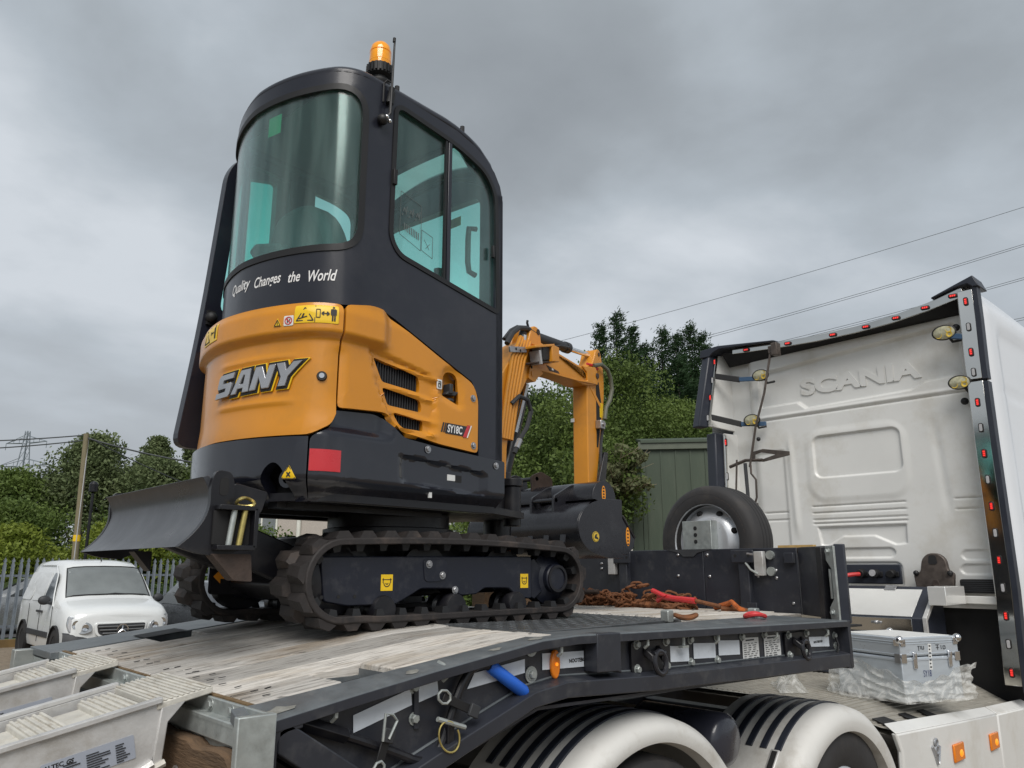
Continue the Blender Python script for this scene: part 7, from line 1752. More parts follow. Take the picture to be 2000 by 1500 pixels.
# dark step recesses between catwalk and skirt
for x0_, x1_ in ((4.66, 4.86), (5.02, 5.16), (5.30, 5.44)):
    b = MB(); b.prism([(x0_, 1.985, zc(x0_, 1.985)+0.004), (x1_, 1.985, zc(x1_, 1.985)+0.004), (x1_+0.05, 2.12, zc(x1_, 2.12)+0.004), (x0_+0.09, 2.12, zc(x0_, 2.12)+0.004)], (0, 0, 0.006)); b.build('step_opening', 'seal', CW_)
# mudguards with black tread strips, wheels
def mudguard(cx, cz, Ri, a0, a1, yn, yf, name, cr=0.128):
    T = 0.055
    b = MB(); n = 44; rows = []
    # section across: rolled outer lip at the near side, flat crown inwards
    sec = [(yn+0.05, Ri-0.01), (yn, Ri+0.0), (yn-0.010, Ri+cr*0.35), (yn+0.002, Ri+cr*0.66), (yn+0.03, Ri+cr*0.90), (yn+0.085, Ri+cr), (yf, Ri+cr), (yf, Ri+cr-0.016), (yn+0.10, Ri+cr-0.016), (yn+0.06, Ri+cr*0.7)]
    vs = []; m = len(sec)
    for i in range(n+1):
        a = a0+(a1-a0)*i/n
        for (y, r_) in sec: vs.append((cx+r_*math.cos(a), y, cz+r_*math.sin(a)))
    fs = [(i*m+k, i*m+(k+1) % m, (i+1)*m+(k+1) % m, (i+1)*m+k) for i in range(n) for k in range(m)]
    fs += [tuple(range(m)), tuple(n*m+k for k in range(m))]
    b.add(vs, fs); G = b.build(name, 'guard', TK, 0.0, 50)
    for k in range(5):
        y = yn+0.115+k*0.075; b = MB(); vs = []
        aa0, aa1 = R(62)-0.02*k, R(132)+0.0
        for i in range(25):
            a = aa0+(aa1-aa0)*i/24
            for (yy, r_) in ((y, Ri+cr-0.002), (y, Ri+cr+0.007), (y+0.034, Ri+cr+0.007), (y+0.034, Ri+cr-0.002)): vs.append((cx+r_*math.cos(a), yy, cz+r_*math.sin(a)))
        fs = [(i*4+q, i*4+(q+1) % 4, (i+1)*4+(q+1) % 4, (i+1)*4+q) for i in range(24) for q in range(4)]+[(0, 1, 2, 3), (96, 97, 98, 99)]
        b.add(vs, fs); b.build('grip_strip', 'navy', G, 0.002)
    # clip slot on the rear shoulder
    a = R(137); c = V((cx+(Ri+cr+0.002)*math.cos(a), yn+0.14, cz+(Ri+cr+0.002)*math.sin(a))); t = V((-math.sin(a), 0, math.cos(a))); nn = V((math.cos(a), 0, math.sin(a)))
    CL_ = MB().obox(c+nn*0.001, t*0.055, V((0, 0.022, 0)), nn*0.004).build('guard_clip', 'alu', G, 0.004)
    MB().obox(c+nn*0.005, t*0.045, V((0, 0.013, 0)), nn*0.003).build('clip_slot', 'dark', CL_)
    return G
mudguard(2.46, 0.50, 0.545, R(12), R(168), 1.905, 2.42, 'mudguard', 0.092)
mudguard(3.97, 0.375, 0.515, R(8), R(170), 1.905, 2.42, 'mudguard', 0.118)
def wheel(cx, cz, r_, y, name='wheel'):
    k_ = r_/0.5
    WH = MB().lathe([(p[0]*k_, p[1]) for p in [(0.29, 0.0), (0.34, -0.02), (0.42, -0.022), (0.485, 0.0), (0.5, 0.03), (0.5, 0.26), (0.48, 0.29), (0.40, 0.31), (0.29, 0.30)]], (cx, y, cz), (0, 1, 0), 48, closedprof=True).build(name, 'tyre', TK, smooth=40)
    MB().lathe([(0.29*k_, 0.005), (0.275*k_, 0.0), (0.265*k_, 0.03), (0.16*k_, 0.14), (0.12*k_, 0.13), (0.11*k_, 0.05), (1e-4, 0.04)], (cx, y, cz), (0, 1, 0), 40).build('rim', 'rim', WH, smooth=40)
    return WH
for x, z, r_ in ((2.46, 0.497, 0.497), (3.97, 0.462, 0.462)):
    for y in (1.945, 3.92): wheel(x, z, r_, y)
wheel(7.9, 0.5, 0.5, 1.93); wheel(7.9, 0.5, 0.5, 4.0)
for x in (2.46, 3.97): MB().cyl((x, 2.0, 0.49), (x, 4.2, 0.49), 0.09, n=16).build('axle', 'black', TK)
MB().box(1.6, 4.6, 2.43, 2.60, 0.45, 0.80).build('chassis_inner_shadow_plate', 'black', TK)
TN = MB().lathe([(1e-4, -0.004), (0.075, 0.0), (0.10, 0.012), (0.112, 0.03), (0.112, 0.46), (0.10, 0.48), (1e-4, 0.49)], (3.13, 2.02, 0.945), (0.0, 1, 0.0), 32).build('air_tank', pm('tank_dark_blue_paint', (0.025, 0.027, 0.04), 0.3, coat=0.4), TK, smooth=40)

# ============================================================ ALUMINIUM CASE AND ITS WRAP
cA = V((5.19, 2.10, 0)); cB = V((5.655, 1.925, 0)); cC = V((5.37, 2.60, 0))
e1 = (cB-cA); L1 = e1.length; e1 = e1.normalized(); e2 = V((-e1.y, e1.x, 0)); 
if e2.dot(cC-cA) < 0: e2 = -e2
L2 = 0.53
z0_, z1_ = 0.868, 1.247
CS = thing('tool_case', 'silver aluminium case marked SY18 with chrome corners, half wrapped in plastic', 'case', (cA.x, cA.y, z0_))
def Q(a, b_, z): return cA+e1*a+e2*b_+ZZ*z
MB().prism([Q(0, 0, z0_), Q(L1, 0, z0_), Q(L1, L2, z0_), Q(0, L2, z0_)], ZZ*(z1_-0.118-z0_)).build('case_body', 'case', CS, 0.006)
LID = MB().prism([Q(0, 0, z1_-0.112), Q(L1, 0, z1_-0.112), Q(L1, L2, z1_-0.112), Q(0, L2, z1_-0.112)], ZZ*0.112).build('case_lid', 'case', CS, 0.006)
for z, h in ((z1_-0.028, 0.006), (z1_-0.040, 0.003), (z1_-0.105, 0.010), (z1_-0.140, 0.014)):
    MB().prism([Q(-0.003, -0.003, z), Q(L1+0.003, -0.003, z), Q(L1+0.003, L2+0.003, z), Q(-0.003, L2+0.003, z)], ZZ*h).build('case_edge_profile', 'case', LID, 0.002)
MB().prism([Q(0.03, 0.03, z1_), Q(L1-0.03, 0.03, z1_), Q(L1-0.03, L2-0.03, z1_), Q(0.03, L2-0.03, z1_)], ZZ*0.003).build('lid_panel', 'labelwhite', LID)
for a, b_ in ((0, 0), (L1, 0), (0, L2), (L1, L2)):
    MB().ball(Q(a, b_, z1_-0.012), 0.026, 8).build('case_corner', 'chrome', LID)
    sx_ = 1 if a == 0 else -1
    if b_ == 0:
        for ang in (-0.6, 0.6): MB().obox(Q(a+sx_*0.024, -0.004, z1_-0.030+0.012*math.sin(ang)), e1*0.020, e2*0.002, ZZ*0.014).build('corner_leaf', 'chrome', LID, 0.003)
        MB().obox(Q(a+sx_*0.020, -0.005, z1_-0.122), e1*0.022, e2*0.002, ZZ*0.028).build('corner_clamp', 'chrome', LID, 0.002)
    if a == 0:
        sy_ = 1 if b_ == 0 else -1
        MB().obox(Q(-0.004, b_+sy_*0.022, z1_-0.03), e2*0.02, e1*0.002, ZZ*0.02).build('corner_leaf', 'chrome', LID, 0.003)
        MB().obox(Q(-0.005, b_+sy_*0.022, z1_-0.122), e2*0.022, e1*0.002, ZZ*0.028).build('corner_clamp', 'steel', LID, 0.002)
for a in (0.105, 0.405):
    LT = MB().obox(Q(a, -0.008, z1_-0.135), e1*0.015, e2*0.006, ZZ*0.050).build('case_latch', 'chrome', CS, 0.005); MB().obox(Q(a, -0.016, z1_-0.11), e1*0.009, e2*0.005, ZZ*0.020).build('latch_clip', 'chrome', LT, 0.003)
m4 = frame_m(Q(0.20, -0.0015, z1_-0.235), e1, ZZ); text_at('SY18', 0.055, m4 @ Matrix.Translation((-0.03, 0, 0)), pm('blue_marker_ink', (0.02, 0.03, 0.12), 0.6), CS, sx=0.62)
decal('paper_strip', frame_m(Q(0.225, -0.001, z1_-0.195), e1, ZZ) @ Matrix.Rotation(-0.06, 4, 'Z'), 0.028, 0.155, 'labelwhite', CS)
bars(frame_m(Q(0.225, -0.0024, z1_-0.195), e1, ZZ) @ Matrix.Rotation(-0.06, 4, 'Z'), [(0.006, 0.012+k*0.021, 0.014-0.004*(k % 2), 0.008) for k in range(7)], 'print', CS)
m5 = frame_m(Q(0.0, -0.0012, z1_-0.085), e1, ZZ)
bars(m5, [(0.145, 0.030, 0.022, 0.003), (0.152, 0.005, 0.003, 0.028), (0.170, 0.012, 0.003, 0.02), (0.18, 0.012, 0.018, 0.003), (0.18, 0.012, 0.003, 0.02), (0.195, 0.012, 0.003, 0.02), (0.30, 0.034, 0.03, 0.003), (0.314, 0.005, 0.003, 0.03), (0.304, 0.018, 0.024, 0.003), (0.345, 0.008, 0.003, 0.024), (0.362, 0.008, 0.003, 0.02), (0.362, 0.008, 0.02, 0.003), (0.362, 0.026, 0.02, 0.003), (0.38, 0.008, 0.003, 0.02)], 'print', LID)
def wrap_mat():
    m = bpy.data.materials.new('clear_plastic_film'); m.use_nodes = True; t = m.node_tree; t.nodes.clear(); L = t.links.new
    tr = N('ShaderNodeBsdfTransparent', t); tr.inputs[0].default_value = (0.95, 0.95, 0.94, 1)
    p = N('ShaderNodeBsdfPrincipled', t); p.inputs['Base Color'].default_value = (0.84, 0.84, 0.81, 1); p.inputs['Roughness'].default_value = 0.26; p.inputs['Specular IOR Level'].default_value = 0.7
    tcn = N('ShaderNodeTexCoord', t)
    n = N('ShaderNodeTexNoise', t); n.inputs['Scale'].default_value = 4.5; n.inputs['Detail'].default_value = 3; n.inputs['Distortion'].default_value = 2.2
    L(tcn.outputs['Object'], n.inputs['Vector'])
    ab = N('ShaderNodeMath', t, operation='SUBTRACT'); ab.inputs[1].default_value = 0.5; L(n.outputs['Fac'], ab.inputs[0])
    a2 = N('ShaderNodeMath', t, operation='ABSOLUTE'); L(ab.outputs[0], a2.inputs[0])
    mr = N('ShaderNodeMapRange', t); mr.inputs[1].default_value = 0.0; mr.inputs[2].default_value = 0.10; mr.inputs[3].default_value = 0.46; mr.inputs[4].default_value = 0.22
    L(a2.outputs[0], mr.inputs[0])
    bp = N('ShaderNodeBump', t); bp.inputs['Strength'].default_value = 0.7; bp.inputs['Distance'].default_value = 0.006; bp.invert = True; L(a2.outputs[0], bp.inputs['Height']); L(bp.outputs[0], p.inputs['Normal'])
    mi = N('ShaderNodeMixShader', t); L(mr.outputs[0], mi.inputs[0]); L(tr.outputs[0], mi.inputs[1]); L(p.outputs[0], mi.inputs[2])
    o = N('ShaderNodeOutputMaterial', t); L(mi.outputs[0], o.inputs[0]); return m
M['film'] = wrap_mat()
def ridge(a, b_, c_): return 1-2.2*abs(mnoise.noise((a, b_, c_)))
def film(name, label):
    b = MB(); nu, nv = 230, 40; vs = []; fs = []
    per = [(-0.02, L2+0.02), (-0.02, -0.02), (L1+0.02, -0.02), (L1+0.02, L2+0.02)]
    seg_ = [math.dist(per[i], per[(i+1) % 4]) for i in range(4)]; tot = sum(seg_)
    for i in range(nu):
        s = tot*i/nu; k = 0
        while s > seg_[k]: s -= seg_[k]; k += 1
        f = s/seg_[k]; a = per[k][0]+(per[(k+1) % 4][0]-per[k][0])*f; c = per[k][1]+(per[(k+1) % 4][1]-per[k][1])*f
        topz = 0.20
        if k == 0: topz = np.interp(f, [0, 0.25, 0.62, 1.0], [0.20, 0.285, 0.215, 0.150])
        if k == 1: topz = np.interp(f, [0, 0.25, 0.6, 0.85, 1.0], [0.150, 0.130, 0.165, 0.21, 0.240])
        topz += 0.018*mnoise.noise((a*14, c*14, 0.3))
        cx_, cy_ = L1/2, L2/2; dx_, dy_ = a-cx_, c-cy_; dl = math.hypot(dx_, dy_)
        for j in range(nv+1):
            g = j/nv; z = z0_+0.004+topz*g
            out = 0.010+0.018*ridge(a*7+g*2, c*7-g*2, g*2.5)+0.005*ridge(a*19-g*5, c*19, g*7+7)+0.030*(1-g)**2
            if g > 0.74: out += (0.035*(g-0.74)/0.26)*(1+0.8*mnoise.noise((a*12, c*12, 3)))
            if k == 0 and f < 0.75: out += 0.06*math.sin(PI*min(1, f/0.75))*(1-g)**1.2
            vs.append(Q(a+dx_/dl*out, c+dy_/dl*out, z-0.02*max(0, g-0.9)/0.1*(0.5+0.5*math.sin(i*0.35))))
    for i in range(nu):
        for j in range(nv): fs.append((i*(nv+1)+j, ((i+1) % nu)*(nv+1)+j, ((i+1) % nu)*(nv+1)+j+1, i*(nv+1)+j+1))
    b.add(vs, fs)
    o = b.build(name, 'film', smooth=50); tag(o, label, 'plastic wrap'); return o
film('plastic_wrap', 'crumpled clear plastic film slumped round the base of the silver case')
b = MB(); vs = []; fs = []
for i in range(28):
    for j in range(14):
        u, v = i/27, j/13; x = 5.12+0.40*u-0.16*v; y = 2.68+0.30*u+0.30*v*0.4
        z = zc(x)+0.012+0.13*math.sin(PI*v)*math.sin(PI*min(1, u*1.1))**0.6*(0.75+0.5*mnoise.noise((u*4, v*4, 1)))+0.03*mnoise.noise((u*13, v*13, 2))
        vs.append((x, y, max(z, zc(x)+0.008)))
for i in range(27):
    for j in range(13): fs.append((i*14+j, (i+1)*14+j, (i+1)*14+j+1, i*14+j+1))
b.add(vs, fs); o = b.build('plastic_wrap', 'film', smooth=75); tag(o, 'loose bunched plastic film on the catwalk, left of the silver case', 'plastic wrap')
# ============================================================ SETTING AND BACKGROUND
def P3(lat, d, z=0.0):         # metres right of and ahead of where the photographer stands
    return V((math.cos(TH)*d+math.sin(TH)*lat, math.sin(TH)*d-math.cos(TH)*lat, z))
def ground_mat(name, c1, c2, c3, s1, s2):
    m = bpy.data.materials.new(name); m.use_nodes = True; t = m.node_tree; b = t.nodes['Principled BSDF']; L = t.links.new
    tcn = N('ShaderNodeTexCoord', t)
    def nz(sc, de):
        n = N('ShaderNodeTexNoise', t); n.inputs['Scale'].default_value = sc; n.inputs['Detail'].default_value = de; n.inputs['Roughness'].default_value = 0.65; L(tcn.outputs['Object'], n.inputs['Vector']); return n
    a, c = nz(s1, 8), nz(s2, 6)
    r_ = N('ShaderNodeValToRGB', t); r_.color_ramp.elements[0].position = 0.35; r_.color_ramp.elements[1].position = 0.68
    r_.color_ramp.elements[0].color = (*c1, 1); r_.color_ramp.elements[1].color = (*c2, 1); L(a.outputs['Fac'], r_.inputs[0])
    mr = N('ShaderNodeMapRange', t); mr.inputs[1].default_value = 0.5; mr.inputs[2].default_value = 0.62; L(c.outputs['Fac'], mr.inputs[0])
    mi = N('ShaderNodeMix', t, data_type='RGBA'); mr.inputs[4].default_value = 0.6; L(mr.outputs[0], mi.inputs[0]); L(r_.outputs[0], mi.inputs[6]); mi.inputs[7].default_value = (*c3, 1)
    L(mi.outputs[2], b.inputs['Base Color']); b.inputs['Roughness'].default_value = 0.9
    bp = N('ShaderNodeBump', t); bp.inputs['Strength'].default_value = 0.6; bp.inputs['Distance'].default_value = 0.02; L(a.outputs['Fac'], bp.inputs['Height']); L(bp.outputs[0], b.inputs['Normal'])
    return m
def sheet(name, pts, z, mat):
    o = MB().add([(p[0], p[1], z) for p in pts], [tuple(range(len(pts)))]).build(name, mat, smooth=0); o['kind'] = 'structure'; return o
sheet('ground', [(1500*math.cos(a), 1500*math.sin(a)) for a in np.linspace(0, 2*PI, 49)[:-1]], -0.02, ground_mat('grass_field', (0.045, 0.075, 0.02), (0.09, 0.12, 0.035), (0.12, 0.11, 0.05), 0.35, 0.05))
sheet('yard', [(-40, -40), (60, -40), (60, 21.5), (-40, 21.5)], 0.0, ground_mat('gravel_yard', (0.16, 0.125, 0.085), (0.27, 0.22, 0.165), (0.13, 0.11, 0.085), 14, 0.7))
sheet('road', [(-60, 23.2), (80, 23.2), (80, 28.5), (-60, 28.5)], 0.004, ground_mat('road_asphalt', (0.045, 0.045, 0.047), (0.075, 0.075, 0.076), (0.06, 0.06, 0.06), 20, 0.6))

# ---- palisade fence
FN = thing('palisade_fence', 'grey galvanised palisade fence with pointed pales behind the white van', 'fence', (4, 20.6, 0))
pale = MB(); pp = [(-0.034, 0.0), (0.034, 0.0), (0.034, 1.66), (0.018, 1.72), (0.036, 1.745), (0.0, 1.83), (-0.036, 1.745), (-0.018, 1.72), (-0.034, 1.66)]
pale.add([(x, -0.010 if abs(x) > 0.02 else 0.0, z) for x, z in pp], [tuple(range(9))]); pale.prism([(x, 0.0, z) for x, z in pp], (0, 0.012, 0))
PALE = pale.mesh('fence_pale', smooth=0); PALE.materials.append(M['palisade'])
x = -8.0; k = 0
while x < 20.0 and k < 200:
    inst('fence_pale', PALE, FN, Matrix.Translation((x, 20.58, 0.07)) @ Matrix.Rotation(rnd.uniform(-0.012, 0.012), 4, 'Y')); x += 0.152; k += 1
for z in (0.42, 1.50): MB().box(-8.1, 20.1, 20.61, 20.66, z-0.025, z+0.025).build('fence_rail', 'palisade', FN)
PST = MB().box(-0.05, 0.05, 20.66, 20.74, 0, 1.75)
for x in np.arange(-8, 20.2, 2.75): MB().box(x-0.05, x+0.05, 20.66, 20.74, 0, 1.75).build('fence_post', 'palisade', FN)
o = MB().box(-8, 20, 20.35, 20.5, 0.0, 0.16).build('sleeper_edging', pm('old_sleeper', (0.14, 0.09, 0.035), 0.9, var=0.3, scale=3)); tag(o, 'low brown timber edging along the foot of the palisade fence', 'edging')

# ---- white van (front faces -Y)
VN = thing('white_van', 'small white van with black bumper, parked facing the trailer', 'van', (4.47, 16.9, 0))
vx, vy = 4.47, 14.75          # centre of the front
# plan half-width and profile stations from nose (y=0) to tail
def vfun():
    # stations: (y, z_low, z_belt, z_top, halfwidth at belt, halfwidth at top)
    st = [(0.02, 0.40, 0.74, 0.86, 0.74, 0.60), (0.06, 0.34, 0.78, 0.93, 0.82, 0.68), (0.18, 0.30, 0.86, 0.985, 0.88, 0.76), (0.40, 0.28, 0.92, 1.035, 0.905, 0.80), (0.70, 0.27, 0.97, 1.085, 0.915, 0.82), (0.95, 0.27, 1.00, 1.135, 0.915, 0.80),
          (1.08, 0.27, 1.01, 1.215, 0.915, 0.775), (1.30, 0.27, 1.02, 1.43, 0.915, 0.735), (1.52, 0.27, 1.02, 1.625, 0.915, 0.70), (1.72, 0.27, 1.02, 1.735, 0.915, 0.68), (1.95, 0.27, 1.02, 1.79, 0.915, 0.68), (2.4, 0.27, 1.02, 1.825, 0.915, 0.69), (3.2, 0.27, 1.02, 1.83, 0.915, 0.70), (4.0, 0.28, 1.02, 1.80, 0.91, 0.69), (4.25, 0.30, 1.0, 1.72, 0.88, 0.66), (4.32, 0.36, 0.98, 1.55, 0.84, 0.64)]
    b = MB(); vs = []; nz = 0
    def sect(s):
        y, zl, zb, zt_, hb, ht = s
        L_ = [(hb*0.97, zl), (hb, zl+0.12), (hb, (zl+zb)/2), (hb-0.012, zb), ((hb*0.45+ht*0.55), zb+(zt_-zb)*0.55), (ht, zt_-(zt_-zb)*0.10-0.015), (ht*0.90, zt_-0.010), (ht*0.5, zt_+0.018), (0, zt_+0.028)]
        return L_+[(-a, z) for a, z in L_[-2::-1]]
    n = len(sect(st[0])); fine = []
    for i in range(len(st)-1):
        for k in range(2):
            t = k/2; fine.append(tuple(st[i][q]*(1-t)+st[i+1][q]*t for q in range(6)))
    fine.append(st[-1])
    for s in fine:
        for (x, z) in sect(s): vs.append((vx+x, vy+s[0]+0.10*(x/0.9)**2*max(0, 1-s[0]/0.6), z))
    fs = [(i*n+k, i*n+k+1, (i+1)*n+k+1, (i+1)*n+k) for i in range(len(fine)-1) for k in range(n-1)]
    fs += [tuple(range(n)), tuple((len(fine)-1)*n+k for k in range(n))]
    fs += [(i*n, (i+1)*n, (i+1)*n+n-1, i*n+n-1) for i in range(len(fine)-1)]
    b.add(vs, fs); return b
VB = vfun().build('body', 'vanwhite', VN, 0, 50)
def vq(name, pts, mat, n, parent=VN, th=0.006, off=0.004, bevel=0.0):
    n = V(n).normalized(); return MB().prism([V(p)+n*off for p in pts], n*th).build(name, mat, parent, bevel)
def vp(x, y, z): return (vx+x, vy+y, z)
wsn = V((0, -0.72, 0.55)).normalized()
# curved windscreen
b = MB(); vs = []; fs = []
def vtop(y, x):
    q = [0.95, 1.08, 1.30, 1.52, 1.72, 1.95]; zt_ = np.interp(y, q, [1.135, 1.215, 1.43, 1.625, 1.735, 1.79]); ht = np.interp(y, q, [0.80, 0.775, 0.735, 0.70, 0.68, 0.68])
    return float(np.interp(abs(x)/ht, [0, 0.5, 0.9, 1.0], [zt_+0.028, zt_+0.018, zt_-0.010, zt_-0.05]))
for i in range(13):
    f = -1+2*i/12
    for j in range(7):
        g = j/6; y = 1.02+g*0.60+0.03*f*f; hw = 0.755-0.100*g
        vs.append(V(vp(f*hw, y, vtop(y, f*hw)))+wsn*0.014)
for i in range(12):
    for j in range(6): fs.append((i*7+j, (i+1)*7+j, (i+1)*7+j+1, i*7+j+1))
b.add(vs, fs); WS = b.build('windscreen', 'glassvan', VN, smooth=60) if False else None
M['vanglass'] = pm('van_glass', (0.16, 0.175, 0.175), 0.06, var=0.25, scale=1.3, coat=1.0, rvar=0.02)
M['vanglassdark'] = pm('van_side_glass', (0.03, 0.035, 0.035), 0.06, var=0.3, scale=1.5, coat=1.0, rvar=0.02)
WS = b.build('windscreen', 'vanglass', VN, smooth=60)
rim_ = [vs[i*7] for i in range(13)]+[vs[12*7+j] for j in range(1, 7)]+[vs[i*7+6] for i in range(11, -1, -1)]+[vs[j] for j in range(5, 0, -1)]
MB().tube([p+wsn*0.002 for p in rim_], 0.012, 6, closed=True).build('windscreen_seal', 'seal', WS)
MB().tube([V(vp(0.62, 1.05, 1.165))+wsn*0.04, V(vp(0.1, 1.06, 1.20))+wsn*0.05, V(vp(-0.25, 1.05, 1.175))+wsn*0.04], 0.008, 6).build('wiper', 'seal', WS)
MB().obox(V(vp(-0.02, 1.42, 1.50))+wsn*0.027, V((0.045, 0, 0)), V((0, 0.03, 0.04)), wsn*0.001).build('mirror_mount', 'lens', WS)
MB().obox(V(vp(0.60, 1.12, 1.23))+wsn*0.030, V((0.07, 0.0, 0)), V((0, 0.04, 0.035)), wsn*0.001).build('dash_papers', 'labelwhite', WS) if False else None
# grille, emblem, headlights, bumper
gr = rpoly([(-0.40, 0.70), (0.40, 0.70), (0.36, 0.585), (0.27, 0.545), (-0.27, 0.545), (-0.36, 0.585)], 0.03, 3)
def fy(x): return 0.035+0.13*(x/0.9)**2
b = MB(); gg = rpoly([(-0.46, 0.755), (0.46, 0.755), (0.43, 0.56), (0.30, 0.485), (-0.30, 0.485), (-0.43, 0.56)], 0.05, 4)
b.prism([vp(x, -0.035+fy(x), z) for x, z in gg], (0, 0.06, 0)); b.build('grille_surround', 'vanwhite', VN, 0.012)
b = MB(); gg = rpoly([(-0.42, 0.735), (0.42, 0.735), (0.39, 0.585), (0.28, 0.525), (-0.28, 0.525), (-0.39, 0.585)], 0.04, 4)
b.prism([vp(x, -0.042+fy(x), z) for x, z in gg], (0, 0.03, 0)); GR = b.build('grille', 'plastic', VN, 0.003)
for z, w_ in ((0.69, 0.40), (0.635, 0.37), (0.58, 0.32)):
    MB().tube([vp(x, -0.055+fy(x), z) for x in np.linspace(-w_, w_, 9)], 0.013, 6).build('grille_bar', pm('grille_bar_grey', (0.13, 0.135, 0.14), 0.4) if 'gbar' not in M else M['gbar'], GR); 
MB().lathe([(0.086, -0.004), (0.100, -0.008), (0.100, 0.008), (0.086, 0.008)], vp(0, -0.055, 0.632), (0, 1, 0), 32, closedprof=True).build('emblem_ring', 'chrome', GR)
for k in range(3):
    a = PI/2+k*2*PI/3; d = V((math.cos(a), 0, math.sin(a))); n = V((-d.z, 0, d.x)); c = V(vp(0, -0.058, 0.632))
    MB().add([c+d*0.092, c+n*0.018+d*0.008, c-n*0.018+d*0.008, c+V((0, -0.012, 0))], [(0, 1, 3), (0, 3, 2), (1, 2, 3)]).build('emblem_ray', 'chrome', GR, smooth=0)
MB().lathe([(1e-4, 0.003), (0.026, 0.0)], vp(0, 0.055, 0.865), (0, -1, 0.5), 14).build('bonnet_badge', 'lens', VN)
for s in (-1, 1):
    hp_ = [(s*0.48, 0.615), (s*0.60, 0.575), (s*0.84, 0.600), (s*0.885, 0.74), (s*0.86, 0.885), (s*0.70, 0.845), (s*0.50, 0.73)]
    def hy(x, z): return 0.035+0.16*(abs(x)/0.9)**3+0.30*max(0, abs(x)-0.80)+0.22*max(0, z-0.70)
    b = MB(); R_ = rpoly(hp_, 0.04, 3); b.prism([vp(x, hy(x, z)-0.03, z) for x, z in R_], (0, 0.05, 0)); HLm = b.build('headlight', pm('headlight_reflector', (0.42, 0.44, 0.46), 0.2, 0.5, var=0.35, scale=9, rvar=0.1) if s < 0 else bpy.data.materials['headlight_reflector'], VN, 0.010)
    for (dx_, dz_, r_) in ((0.60, 0.685, 0.055), (0.74, 0.735, 0.07)): MB().lathe([(1e-4, 0.0), (r_*0.5, -0.004), (r_, -0.012), (r_*1.05, -0.004)], vp(s*dx_, hy(dx_, dz_)-0.026, dz_), (0, 1, 0), 18).build('lamp_bowl', 'chrome', HLm)
    MB().prism([vp(s*x, hy(x, z)-0.034, z) for x, z in ((0.82, 0.62), (0.865, 0.70), (0.85, 0.85), (0.81, 0.80))], (0, 0.004, 0)).build('indicator_lens', 'lens', HLm)
b = MB(); vs = []; fs = []
for i in range(25):
    f = -1+2*i/24; x = f*0.925; yy = fy(x)+0.16*max(0, abs(f)-0.86)*6*0.5
    zt_ = 0.50+0.10*ss(0.5, 0.95, abs(f))
    vs += [vp(x, yy+0.06, 0.22), vp(x, yy-0.03, 0.25), vp(x, yy-0.06, 0.38), vp(x, yy-0.045, zt_-0.03), vp(x, yy-0.01, zt_), vp(x, yy+0.10, zt_)]
for i in range(24):
    for k in range(5): fs.append((i*6+k, (i+1)*6+k, (i+1)*6+k+1, i*6+k+1))
b.add(vs, fs); BPm = b.build('front_bumper', 'plastic', VN, 0, 50)
o = decal('number_plate', frame_m(vp(-0.26, -0.028, 0.40), (1, 0, 0), (0, 0, 1)), 0.52, 0.11, 'labelwhite', BPm, 0.01)
